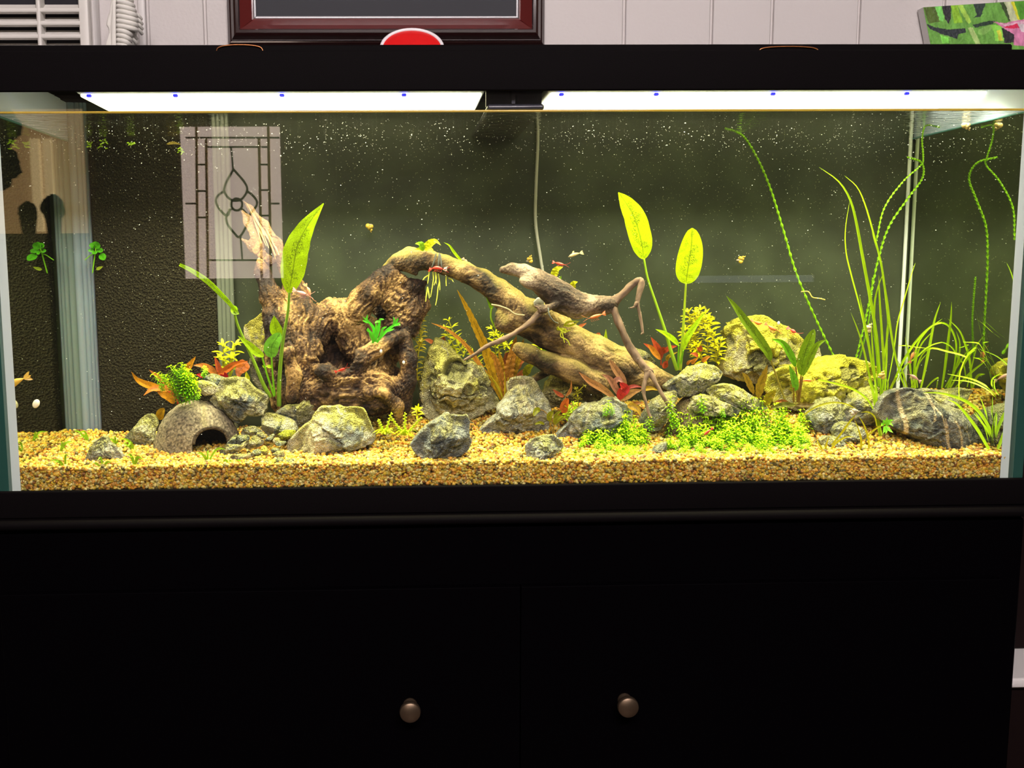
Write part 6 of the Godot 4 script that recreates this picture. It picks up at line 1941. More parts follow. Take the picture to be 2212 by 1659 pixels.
func build_ferns() -> void:
	var p := thing("water_fern", "bright green branching fern sprig growing from the stump's face", "plant", zat("Z6", 1430, 1085, 0.115))
	var c := {"col": Color(0.10, 0.62, 0.03), "n": 10, "m": 2, "fold": 0.2, "shape": "grass", "tex": false}
	var fr := [[1430, 1080, 1430, 1000, 1400, 950, 1352, 908], [1440, 1080, 1460, 1000, 1470, 930, 1500, 925], [1450, 1080, 1510, 1010, 1560, 970, 1612, 945], [1425, 1080, 1410, 1040, 1400, 1010, 1388, 985], [1435, 1080, 1440, 1020, 1445, 980, 1440, 940], [1450, 1085, 1480, 1030, 1490, 990, 1520, 975], [1420, 1090, 1425, 1050, 1415, 1020, 1390, 1005]]
	for e in fr:
		leaf(p, "Z6", e, 11, 0.112, 0.095, c, "frond")
	for e in [[1400, 950, 1380, 925, 1385, 890], [1400, 950, 1370, 940, 1350, 930], [1560, 970, 1570, 935, 1560, 905], [1560, 970, 1600, 960, 1610, 968], [1580, 955, 1590, 930, 1598, 918], [1470, 940, 1450, 940, 1435, 950], [1510, 1010, 1540, 1000, 1570, 990], [1400, 1010, 1385, 1000, 1385, 985]]:
		leaf(p, "Z6", e, 8, 0.098, 0.093, c, "frond")
	var arch := thing("arch_fern", "lime fern tuft tied on top of the driftwood arch with roots hanging below", "plant", zat("A", 780, 330, 0.155))
	var f := {"col": Color(0.62, 0.66, 0.01), "n": 18, "ruffle": 0.25, "freq": 34.0, "fold": 0.2}
	var f2 := {"col": Color(0.30, 0.62, 0.02), "n": 16, "ruffle": 0.12, "freq": 24.0, "fold": 0.2}
	leaf(arch, "A", [770, 310, 800, 240, 880, 180, 960, 165, 1045, 235], 50, 0.150, 0.140, f)
	leaf(arch, "A", [770, 320, 830, 270, 900, 215, 970, 190], 40, 0.148, 0.140, f)
	leaf(arch, "A", [750, 330, 720, 260, 680, 210, 605, 210], 48, 0.150, 0.142, f2)
	leaf(arch, "A", [770, 300, 760, 250, 735, 210, 700, 165], 40, 0.154, 0.150, f2)
	leaf(arch, "A", [750, 335, 700, 300, 650, 300, 590, 310], 26, 0.150, 0.145, f)
	leaf(arch, "A", [780, 320, 840, 300, 890, 320, 920, 370], 34, 0.146, 0.138, f)
	for e in [[850, 660, 840, 760, 820, 890], [910, 690, 920, 800, 905, 920, 870, 1120], [960, 700, 970, 800, 930, 915], [950, 690, 960, 790, 965, 890], [1000, 720, 1020, 850, 1000, 950, 980, 1130, 955, 1260], [1005, 730, 1025, 870, 1030, 1000], [820, 950, 800, 1080, 785, 1200], [820, 950, 840, 1060, 850, 1140], [1140, 730, 1135, 820, 1137, 930], [1180, 800, 1230, 820, 1260, 860], [830, 750, 770, 790, 740, 830]]:
		var g := G.new()
		tube(g, spline(path("A", e, 0.158, 0.150), 14), [0.0011, 0.0009, 0.0005], 6, Color(0.50, 0.52, 0.06))
		put("root", g, M.sprig, arch)
	leaf(arch, "A", [1420, 520, 1340, 440, 1260, 340, 1190, 240, 1095, 185], 24, 0.165, 0.155, {"col": LIME, "n": 20, "fold": 0.2})
	p = thing("rolled_leaf_plant", "single rolled lime leaf on a curved stalk left of the log fork", "plant", zat("Z8", 935, 790, 0.165))
	leaf(p, "Z8", [905, 650, 890, 590, 860, 530, 820, 475], 24, 0.155, 0.150, {"col": Color(0.32, 0.66, 0.01), "curl": 1.2, "n": 18, "m": 6, "shape": "tipped"})
	stem(p, "Z8", [938, 795, 905, 730, 900, 680, 907, 640], [9, 8, 7, 7], 0.165, 0.155, Color(0.28, 0.52, 0.02))
	var g2 := G.new()
	tube(g2, spline(path("Z8", [905, 615, 960, 625, 1030, 650, 1080, 685, 1150, 695], 0.120, 0.112), 16), [0.0011], 6, Color(0.42, 0.36, 0.2))
	single("root_runner", g2, M.twig, "thin pale root runner crossing from the rolled leaf onto the log", "root")
	p = thing("ruffled_plant", "bright lime ruffled leaves showing behind the forked branch", "plant", zat("Z8", 1450, 490, 0.160))
	leaf(p, "Z8", [1360, 430, 1375, 380, 1395, 350, 1438, 335], 28, 0.160, 0.155, f)
	leaf(p, "Z8", [1390, 450, 1410, 430, 1425, 400], 14, 0.160, 0.155, f2)
	leaf(p, "Z8", [1520, 515, 1510, 480, 1520, 455, 1548, 445], 24, 0.158, 0.152, f)
	leaf(p, "Z8", [1420, 470, 1460, 470, 1500, 500], 22, 0.160, 0.155, f)
	leaf(p, "Z8", [1490, 500, 1470, 480, 1440, 462], 14, 0.158, 0.155, f2)
	p = thing("moss_tuft", "yellow green moss tuft with trailing roots in the log fork", "plant", zat("Z8", 1430, 780, 0.105))
	for e in [[1440, 780, 1480, 745, 1570, 738], [1450, 775, 1500, 770, 1560, 740], [1430, 790, 1400, 800, 1390, 780], [1420, 790, 1450, 820, 1500, 800], [1420, 800, 1450, 800, 1470, 815]]:
		leaf(p, "Z8", e, 9, 0.112, 0.100, f)
	for e in [[1440, 790, 1420, 850, 1470, 880, 1490, 920], [1400, 780, 1430, 815, 1490, 810], [1430, 810, 1440, 860, 1450, 900]]:
		var g := G.new()
		tube(g, spline(path("Z8", e, 0.098, 0.096), 14), [0.0009, 0.0005], 6, Color(0.55, 0.60, 0.03))
		put("root", g, M.sprig, p)
	p = thing("low_leaf", "single pointed lime leaf standing behind the crest of the log", "plant", zat("E", 890, 740, 0.205))
	leaf(p, "E", [890, 740, 878, 660, 882, 540], 30, 0.205, 0.203, {"col": Color(0.48, 0.66, 0.01), "n": 14, "shape": "tipped"})
	p = thing("low_leaf", "bright green folded leaves under the log below its fork", "plant", zat("Z8", 1330, 990, 0.215))
	leaf(p, "Z8", [1270, 940, 1300, 960, 1340, 990, 1385, 950], 34, 0.215, 0.210, {"col": Color(0.32, 0.68, 0.02), "n": 14})
	leaf(p, "Z8", [1290, 990, 1270, 960, 1250, 930], 26, 0.215, 0.210, {"col": Color(0.36, 0.68, 0.02), "n": 12})

func build_grass() -> void:
	var c := {"shape": "grass", "fold": 0.3, "n": 26, "m": 2, "col": Color(0.36, 0.60, 0.006), "tex": false}
	var p := thing("tall_grass_plant", "tall ribbon grass plant with long upright blades right of the yellow boulders", "plant", zat("V", 260, 1640, 0.115))
	var tall := [
		[[275, 1640, 260, 1400, 235, 1100, 195, 850, 150, 600, 95, 300, 40, 0, -20, -220, -130, -390, -310, -520], 17, 0.075],
		[[290, 1640, 300, 1300, 340, 1000, 320, 720, 280, 420, 215, 150, 130, -150, 50, -330, -70, -440], 11, 0.10],
		[[215, 1500, 150, 1150, 80, 820, -5, 500, -55, 280, -60, 60, -20, -200], 8, 0.12],
		[[250, 1550, 235, 1250, 210, 1000, 215, 760, 250, 600, 303, 468], 12, 0.09],
		[[240, 1600, 190, 1350, 140, 1050, 100, 850, 70, 680], 13, 0.085],
		[[330, 1560, 390, 1250, 430, 950, 490, 740, 560, 500, 600, 383], 7, 0.13],
		[[500, 1560, 450, 1420, 400, 1220, 355, 950, 330, 750, 300, 560, 270, 350, 220, 200, 190, 100], 13, 0.09],
		[[245, 1620, 180, 1500, 110, 1200, 60, 1030, -10, 850], 11, 0.07],
		[[285, 1640, 300, 1400, 285, 1100, 260, 700, 255, 500], 14, 0.08],
		[[310, 1640, 325, 1300, 330, 1050, 345, 900], 11, 0.11],
		[[240, 1640, 210, 1400, 195, 1200, 180, 900], 12, 0.10],
		[[320, 1640, 340, 1540, 325, 1480, 300, 1450], 11, 0.07],
	]
	for e in tall:
		leaf(p, "V", e[0], e[1], 0.115, e[2], c, "blade")
	for e in [[[640, 0, 690, 160, 720, 350, 740, 500, 800, 700], 18], [[700, 0, 720, 200, 740, 420, 770, 560], 14], [[130, 0, 300, 40, 440, 80, 560, 145, 640, 220, 700, 330], 12]]:
		leaf(p, "W", e[0], e[1], 0.095, 0.085, {"shape": "roll", "fold": 0.3, "n": 20, "m": 2, "col": Color(0.34, 0.54, 0.008), "tex": false}, "blade")
	p = thing("grass_plant", "spreading grass plant behind the veined boulder near the back corner", "plant", zat("V", 560, 1570, 0.185))
	var mids := [
		[[650, 1565, 690, 1380, 735, 1150, 780, 920, 838, 752], 15], [[370, 1570, 430, 1420, 500, 1280, 600, 1130, 700, 1020, 855, 910], 13], [[590, 1570, 585, 1400, 610, 1180, 680, 1050, 780, 965, 900, 945, 980, 965, 1032, 1050], 11],
		[[600, 1565, 595, 1350, 650, 1160, 762, 1028], 11], [[430, 1500, 500, 1360, 600, 1280, 720, 1175, 850, 1132, 960, 1135], 8], [[580, 1560, 610, 1400, 640, 1320, 705, 1242], 10], [[570, 1565, 540, 1300, 500, 1080], 12], [[620, 1560, 590, 1300, 600, 1180], 9],
		[[700, 1565, 760, 1500, 820, 1465, 920, 1460], 9], [[830, 1565, 850, 1510, 868, 1470], 14], [[440, 1165, 520, 1165, 620, 1180, 720, 1190], 5], [[360, 1570, 420, 1460, 440, 1440], 16], [[520, 1560, 480, 1420, 430, 1300], 12],
	]
	for e in mids:
		leaf(p, "V", e[0], e[1], 0.185, 0.160, c, "blade")
	leaf(p, "V", [560, 1560, 640, 1290, 740, 1190, 900, 1220, 1050, 1260, 1180, 1340, 1270, 1450, 1330, 1600, 1390, 1680], 9, 0.165, 0.05, c, "blade")
	p = thing("grass_plant", "arching grass plant against the right end glass beside the veined boulder", "plant", zat("C", 1850, 1010, 0.030))
	var rights := [
		[[1800, 990, 1740, 700, 1640, 460, 1500, 260, 1300, 110, 1080, 30, 880, -10, 660, -10], 24, "C"], [[1780, 1010, 1640, 800, 1500, 560, 1340, 340, 1180, 160, 1030, 90], 24, "C"], [[1830, 1000, 1760, 640, 1640, 330, 1540, 50], 18, "C"],
		[[1850, 1000, 1860, 600, 1850, 200, 1760, -100], 22, "C"], [[1890, 990, 1900, 600, 1900, 250, 1850, 100], 18, "C"], [[1870, 1000, 1830, 700, 1800, 400, 1830, 100, 1780, -120], 20, "C"], [[1700, 980, 1690, 800, 1600, 500, 1450, 260], 14, "C"], [[1820, 1000, 1680, 620, 1560, 440, 1440, 300], 16, "C"],
		[[1510, 1660, 1490, 1480, 1430, 1310, 1330, 1210, 1200, 1142, 1045, 1130], 10, "V"], [[1400, 1660, 1440, 1400, 1475, 1100, 1503, 830], 9, "V"], [[1010, 1660, 1010, 1520, 1025, 1400, 1090, 1260, 1230, 1168], 6, "V"], [[1480, 1640, 1440, 1400, 1360, 1200, 1310, 980, 1258, 750], 7, "V"], [[1370, 1660, 1260, 1570, 1110, 1505, 935, 1488], 7, "V"],
		[[1500, 1600, 1470, 1400, 1370, 1300, 1230, 1275], 10, "V"], [[1420, 1640, 1290, 1560, 1130, 1480, 900, 1430], 9, "V"], [[1500, 1500, 1460, 1330, 1400, 1240, 1280, 1130], 9, "V"], [[1540, 1090, 1460, 1030, 1340, 960, 1250, 905], 6, "V"],
	]
	for e in rights:
		var g := G.new()
		blade(g, path(e[2], e[0], 0.030, 0.055 if e[2] == "C" else 0.085), 1.25 * e[1] / (zooms[e[2]] as Vector3).z * mpp(0.03), c)
		var g2 := G.new()
		for k in g.v.size():
			g.v[k].x = minf(g.v[k].x, HALF - 0.003)
		put("blade", g, M.sprig, p, false)
	p = thing("grass_plant", "small yellowing grass plant at the right edge of the bushy plants", "plant", zat("W", 205, 785, 0.045))
	var y := {"shape": "grass", "fold": 0.3, "n": 18, "m": 2, "col": Color(0.46, 0.46, 0.01), "tex": false}
	for e in [[[200, 785, 160, 690, 98, 590], 10], [[205, 785, 205, 680, 238, 575], 12], [[215, 785, 290, 660, 400, 585, 492, 580], 12], [[265, 660, 360, 545, 440, 435, 525, 335], 13], [[-20, 360, 100, 280, 250, 235, 400, 243, 530, 305], 11], [[200, 785, 180, 730, 120, 640], 7]]:
		leaf(p, "W", e[0], e[1], 0.045, 0.035, y, "blade")
	p = thing("grass_plant", "yellow green grass tuft at the foot of the tall ribbon grass", "plant", zat("W", 550, 775, 0.050))
	for e in [[[552, 775, 560, 600, 500, 405], 12], [[545, 775, 490, 700, 395, 618], 9], [[625, 840, 640, 650, 600, 480, 535, 365], 11], [[440, 890, 460, 760, 492, 688], 10], [[600, 610, 680, 520, 800, 450, 900, 430], 9], [[700, 640, 780, 615, 890, 640], 6], [[720, 470, 700, 380, 640, 330, 560, 330], 9]]:
		leaf(p, "W", e[0], e[1], 0.050, 0.040, y, "blade")
	# a sprig of cut leaves hanging on the tall grass
	p = thing("water_fern", "bright green cut leaf sprig left of the veined boulder", "plant", zat("C", 60, 560, 0.040))
	for e in [[80, 470, 100, 420, 120, 360], [90, 480, 150, 420, 215, 405], [90, 500, 150, 460, 210, 500], [90, 500, 150, 560, 205, 600], [80, 500, 70, 560, 55, 610], [70, 480, 40, 470, 20, 500], [80, 460, 60, 430, 45, 400], [110, 520, 100, 570, 90, 615]]:
		leaf(p, "C", e, 24, 0.042, 0.034, {"col": Color(0.22, 0.62, 0.03), "n": 10, "shape": "leaf", "tex": false})
	# twisted ribbon stems
	var tw := [
		["twisted thin green ribbon stem leaning right across the back wall", [1566, 278, 1590, 285, 1612, 302, 1640, 350, 1665, 410, 1690, 490, 1720, 590, 1758, 680, 1800, 768], 0.190, 0.225, 4.2],
		["coiled thin green ribbon stem bent at its tip near the water surface", [2030, 275, 2000, 272, 1992, 300, 1994, 340, 1988, 358, 1950, 393, 1910, 450, 1893, 520], 0.150, 0.170, 3.2],
		["coiled thin green ribbon stem running down behind the tall grass", [1960, 340, 1990, 352, 1992, 385, 1960, 430, 1920, 490, 1897, 560, 1880, 640, 1865, 710, 1848, 778], 0.165, 0.220, 4.0],
		["short thin coiled ribbon stem behind the lower tall grass blades", [1885, 600, 1878, 680, 1868, 730, 1856, 775], 0.220, 0.228, 3.4],
	]
	for e in tw:
		var pts := spline(path("p", e[1], e[2], e[3]), 150)
		var g := G.new()
		var w: float = e[4] * 0.78 * mpp(e[2])
		for k in pts.size():
			var d := (pts[mini(k + 1, 150)] - pts[maxi(k - 1, 0)]).normalized()
			var u := d.cross(Vector3(0, 0, 1)).normalized().rotated(d, k * 1.05)
			g.add(pts[k] - u * w, Vector2.ZERO, Color(0.22, 0.50, 0.01) * (1.0 + 0.3 * sin(k * 1.05)))
			g.add(pts[k] + u * w, Vector2.ZERO, Color(0.20, 0.44, 0.01))
			if k:
				var a := 2 * k
				g.quad(a - 2, a - 1, a + 1, a)
		tube(g, pts, [w * 0.5], 6, Color(0.20, 0.44, 0.01))
		single("ribbon_stem", g, M.sprig, e[0], "plant stem", "", false)
	var rt := G.new()
	tube(rt, spline(path("B3", [1430, 830, 1480, 830, 1510, 870, 1560, 878, 1600, 888], 0.190, 0.185), 20), [0.0008], 6, Color(0.55, 0.45, 0.10))
	single("root_thread", rt, M.sprig, "thin curled tan root thread on the long leaning ribbon stem", "root")

func sprig_mesh(v: int) -> ArrayMesh:
	# a sprig one unit tall: a stem with crossed pairs of small drooping leaves
	var g := G.new()
	var r := RandomNumberGenerator.new()
	r.seed = 100 + v
	var bend := Vector3(r.randf_range(-0.15, 0.15), 0, r.randf_range(-0.15, 0.15))
	var pts := spline(PackedVector3Array([Vector3.ZERO, Vector3(0, 0.5, 0) + bend * 0.5, Vector3(0, 1, 0) + bend * 0.2]), 10)
	tube(g, pts, [0.018, 0.012], 5, Color(0.30, 0.46, 0.01))
	for j in 9:
		var t := 0.15 + 0.85 * j / 8.0
		var p := pts[int(t * 10)]
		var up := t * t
		for q in 4:
			var a := TAU * q / 4 + j * 0.8 + r.randf_range(-0.3, 0.3)
			var e := Vector3(cos(a), 0, sin(a))
			var l := r.randf_range(0.15, 0.22) * (0.75 if j == 8 else 1.0)
			var lift := 0.9 if j == 8 else 0.35
			var lp := PackedVector3Array([p, p + e * l * 0.55 + Vector3(0, lift * l * 0.6, 0), p + e * l + Vector3(0, lift * l * 0.5 - 0.05, 0)])
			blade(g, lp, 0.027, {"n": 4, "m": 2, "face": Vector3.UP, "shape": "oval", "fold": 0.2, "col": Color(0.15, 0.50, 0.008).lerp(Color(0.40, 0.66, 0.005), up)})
	return g.mesh(false)

func build_bushes() -> void:
	var kinds := []
	for v in 6:
		kinds.append(sprig_mesh(v))
	var clumps := [
		["low bushy plant of small lime leaves in front of the whitish grey rock", "B2", [250, 620, 330, 560, 450, 520, 560, 540, 640, 480, 740, 500, 790, 560, 830, 620, 800, 700, 800, 770, 700, 770, 560, 750, 400, 745, 300, 730, 260, 680], 85, 0.030, 0.105],
		["wide dense bushy plant of small lime leaves at front right of centre", "B2", [940, 560, 1040, 520, 1130, 470, 1180, 420, 1290, 420, 1400, 380, 1500, 430, 1600, 370, 1690, 350, 1790, 400, 1900, 430, 2000, 460, 2060, 520, 2110, 600, 2120, 680, 2030, 740, 1900, 780, 1750, 780, 1600, 800, 1400, 790, 1200, 780, 1050, 780, 960, 780, 980, 680, 930, 640], 250, 0.022, 0.115],
	]
	for c in clumps:
		var poly := PackedVector2Array()
		var lo := Vector2(1e9, 1e9)
		var hi := -lo
		for k in c[2].size() / 2:
			var q := zp(c[1], c[2][2 * k], c[2][2 * k + 1])
			poly.append(q)
			lo = lo.min(q)
			hi = hi.max(q)
		var p := thing("bushy_plant", c[0], "plant", at((lo.x + hi.x) / 2, hi.y, 0.04))
		var made := 0
		while made < c[3]:
			var q := Vector2(rng.randf_range(lo.x, hi.x), rng.randf_range(lo.y, hi.y))
			if not Geometry2D.is_point_in_polygon(q, poly):
				continue
			var s := clampf(lerpf(c[5], c[4], (q.y - lo.y) / (hi.y - lo.y)) + rng.randf_range(-0.008, 0.008), 0.014, 0.13)
			var tip := at(q.x, q.y, s)
			var foot := Vector3(tip.x + rng.randf_range(-0.008, 0.008), gh(tip.x, s) - 0.003, tip.z - rng.randf_range(0.0, 0.008))
			var h := maxf(tip.distance_to(foot), 0.012)
			if h > 0.058:
				foot = tip + (foot - tip) * 0.058 / h
				h = 0.058
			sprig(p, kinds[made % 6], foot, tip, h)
			made += 1
		for k in 14 if c[3] < 100 else 44:       # spires above the rest
			var q := poly[0].lerp(poly[poly.size() / 2], rng.randf())
			q.x = rng.randf_range(lo.x + 10, hi.x - 10)
			q.y = lo.y
			while q.y < hi.y and not Geometry2D.is_point_in_polygon(q, poly):
				q.y += 3.0
			var s: float = c[5] - 0.006 + rng.randf_range(-0.012, 0.010)
			var tip := at(q.x, q.y - rng.randf_range(2, 24), s)
			var foot := tip - Vector3(rng.randf_range(-0.005, 0.005), rng.randf_range(0.026, 0.042), 0)
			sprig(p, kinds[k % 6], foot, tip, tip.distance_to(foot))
	# lone sprigs that stand above or apart from them
	var p2 := thing("bushy_plant", "tall thin sprigs rising over the whitish rock and the brown shell", "plant", zat("B2", 500, 480, 0.07))
	for e in [[495, 320, 480, 440, 0.070], [510, 345, 530, 430, 0.072], [1000, 290, 1010, 480, 0.062], [1235, 275, 1245, 420, 0.070], [990, 400, 1010, 520, 0.060], [700, 440, 700, 520, 0.075], [1400, 370, 1420, 450, 0.068], [1020, 440, 1030, 540, 0.056], [830, 450, 840, 560, 0.066], [450, 360, 470, 440, 0.068]]:
		var tip := zat("B2", e[0], e[1], e[4])
		var foot := zat("B2", e[2], e[3], e[4])
		sprig(p2, kinds[int(e[0]) % 6], foot, tip, tip.distance_to(foot))
	p2 = thing("bushy_plant", "few small lime sprigs spreading over the gravel left of the low bushy plant", "plant", zat("B2", 160, 760, 0.03))
	for e in [[90, 670, 110, 730, 0.050], [130, 680, 130, 740, 0.048], [190, 770, 190, 840, 0.014], [220, 740, 230, 810, 0.018], [240, 690, 240, 750, 0.035], [150, 780, 170, 840, 0.016], [60, 690, 90, 735, 0.050], [280, 720, 270, 780, 0.026]]:
		var tip := zat("B2", e[0], e[1], e[4])
		var foot := zat("B2", e[2], e[3], e[4])
		sprig(p2, kinds[int(e[1]) % 6], foot, tip, tip.distance_to(foot))
	p2 = thing("bushy_plant", "small leaved lime sprig bush growing behind the coconut shell", "plant", zat("K", 960, 860, 0.095))
	var kk := 0
	while kk < 34:
		var x := rng.randf_range(660, 1210)
		var top := 140.0 + absf(x - 850) * 0.75 if x < 1000 else 240.0 + (x - 1000) * 0.5
		var y := rng.randf_range(top, 620)
		var s := rng.randf_range(0.070, 0.100)
		var tip := zat("K", x, y, s)
		var foot := zat("K", lerpf(x, 960, 0.75) + rng.randf_range(-40, 40), minf(y + rng.randf_range(170, 330), 860), s)
		sprig(p2, kinds[kk % 6], foot, tip, tip.distance_to(foot))
		kk += 1
	for e in [[450, 380, 640, 580], [540, 360, 660, 520], [1290, 240, 1270, 400], [1320, 330, 1270, 420], [1200, 660, 1140, 780], [560, 520, 640, 640]]:
		var tip := zat("K", e[0], e[1], 0.085)
		var foot := zat("K", e[2], e[3], 0.09)
		sprig(p2, kinds[int(e[0]) % 6], foot, tip, tip.distance_to(foot))
	# two little star plants by the boulder
	for e in [[1540, 1230, "left one of the two spiky lime star plants right of the cream boulder"], [1720, 1240, "right one of the two spiky lime star plants right of the cream boulder"]]:
		var o := thing("star_plant", e[2], "plant", zat("Z7", e[0], e[1] + 60, 0.085), "star plants in the front gravel")
		for k in 34:
			var a := TAU * k / 17.0 + rng.randf_range(-0.15, 0.15)
			var l := rng.randf_range(75, 125)
			var lift := rng.randf_range(-0.25, 0.65)
			var g := G.new()
			var z0 := 0.085 - 0.018 * sin(a)
			blade(g, PackedVector3Array([zat("Z7", e[0], e[1] + 10, 0.085), zat("Z7", e[0] + cos(a) * l * 0.55, e[1] - (lift + 0.25) * l * 0.5, lerpf(0.085, z0, 0.6)), zat("Z7", e[0] + cos(a) * l, e[1] - lift * l * 0.6 + 12, z0)]), 0.0011, {"n": 6, "m": 2, "col": Color(0.46, 0.62, 0.01), "shape": "grass", "face": Vector3.UP})
			put("leaf", g, M.sprig, o, false)
		for t in ([[-60, -130, -20], [60, -190, 20]] if e[0] < 1600 else [[0, -200, 0], [150, -160, 40], [-120, -150, -30]]):
			var g := G.new()
			var pts := spline(PackedVector3Array([zat("Z7", e[0], e[1], 0.085), zat("Z7", e[0] + t[0] * 0.6, e[1] + t[1] * 0.55, 0.082), zat("Z7", e[0] + t[0], e[1] + t[1], 0.08)]), 12)
			tube(g, pts, [0.0014, 0.0008], 6, Color(0.46, 0.62, 0.02))
			for k in 12:
				ball(g, pts[k] + Vector3(0.0013 * (1 if k % 2 else -1), 0, 0.0006), Vector3(0.0014, 0.0010, 0.001), 6, 4, Color(0.55, 0.68, 0.02))
			put("stalk", g, M.sprig, o)

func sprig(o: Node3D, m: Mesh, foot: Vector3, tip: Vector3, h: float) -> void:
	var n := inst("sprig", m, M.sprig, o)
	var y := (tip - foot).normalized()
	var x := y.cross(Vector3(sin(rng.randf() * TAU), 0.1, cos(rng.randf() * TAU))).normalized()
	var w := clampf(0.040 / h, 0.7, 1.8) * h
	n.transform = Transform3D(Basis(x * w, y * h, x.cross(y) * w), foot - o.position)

func build_small_plants() -> void:
	# runners sprouting on the gravel at left
	var spots := [["L", 1040, 1100, "sprout with broad bent blades on the far left gravel"], ["L", 1420, 690, "sprout left behind the small triangular stone"], ["L", 1640, 1120, "sprout just before the small triangular stone"], ["L", 1850, 740, "sprout between the triangular stone and the rounded rock"], ["L", 2120, 820, "sprout before the rounded rock at the coconut shell"], ["L", 2140, 1080, "tiny yellow sprout below the rounded rock"], ["K", 150, 1620, "sprout with a looped blade before the coconut shell's left edge"], ["S", 60, 800, "sprout before the coconut shell's mouth"], ["S", 420, 930, "low single blade sprout on the front gravel"], ["L", 960, 850, "thin sprout by the left end glass"]]
	for e in spots:
		var q := zp(e[0], e[1], e[2])
		var s := maxf(0.012, ground_s(q.x, q.y))
		var foot := at(q.x, q.y, s)
		var o := thing("sprout", "green grassy " + e[3], "plant", foot)
		for k in 4:
			var a := rng.randf_range(-1.3, 1.3)
			var l := rng.randf_range(0.010, 0.026)
			var g := G.new()
			blade(g, PackedVector3Array([foot - Vector3(0, 0.002, 0), foot + Vector3(sin(a) * l * 0.5, l * 0.55, rng.randf_range(-0.003, 0.006)), foot + Vector3(sin(a) * l, l * rng.randf_range(0.25, 0.7), rng.randf_range(-0.002, 0.01))]), 0.0014, {"n": 10, "m": 2, "shape": "grass", "col": Color(0.24, 0.44, 0.01)})
			put("blade", g, M.sprig, o, false)
	# plants drifting near the left glass
	var p := thing("floating_plant", "small floating plant with round green leaves hanging by the left back corner", "plant", at(207, 545, 0.245))
	for e in [[780, 1130, 820, 1165, 45, 0.24], [840, 1120, 815, 1165, 40, 0.24], [750, 1190, 800, 1190, 22, 0.242], [880, 1195, 825, 1185, 26, 0.24], [895, 1270, 850, 1225, 38, 0.236], [790, 1220, 815, 1195, 26, 0.236], [760, 1140, 810, 1160, 34, 0.242]]:
		leaf(p, "Z4", [e[2], e[3], (e[0] + e[2]) / 2 + 8, (e[1] + e[3]) / 2, e[0], e[1]], e[4] * 0.8, 0.240, e[5] - 0.006, {"col": Color(0.09, 0.44, 0.01), "shape": "oval", "n": 12, "m": 4})
	stem(p, "Z4", [790, 1380, 800, 1300, 815, 1190, 818, 1150], [5, 5, 5, 4], 0.243, 0.240, GREEN)
	stem(p, "Z4", [725, 1270, 780, 1225, 812, 1215], [4, 4, 3], 0.243, 0.240, GREEN)
	leaf(p, "Z4", [820, 1350, 850, 1340, 880, 1325], 14, 0.240, 0.236, {"col": Color(0.30, 0.40, 0.02), "n": 8})
	for e in [[740, 245, 780, 320, "floating cluster of tiny lime leaves just under the surface by the black foam"], [830, 240, 920, 320, "loose floating sprig of lime leaflets right of the tiny leaf cluster"], [1100, 265, 1140, 290, "tiny forked floating sprig under the surface"], [1520, 290, 1560, 360, "floating green sprig at the left edge of the mirrored door"]]:
		var o := thing("floating_sprig", e[4], "plant", zat("Z4", e[0], e[3], 0.225))
		for k in 9:
			var x := rng.randf_range(e[0], e[2])
			var y := rng.randf_range(e[1], e[3])
			leaf(o, "Z4", [x, y, x + rng.randf_range(-10, 12), y + rng.randf_range(-6, 8), x + rng.randf_range(-26, 26), y + rng.randf_range(-20, 20)], 7, 0.225, 0.22, {"col": Color(0.36, 0.60, 0.02), "n": 6, "m": 2, "shape": "oval", "tex": false})
	var fl := thing("floating_leaf", "small tan floating leaf scrap beside the mirrored door", "leaf scrap", zat("Z4", 1480, 280, 0.225))
	leaf(fl, "Z4", [1420, 282, 1480, 272, 1545, 285], 12, 0.225, 0.225, {"col": Color(0.40, 0.30, 0.03), "n": 8})

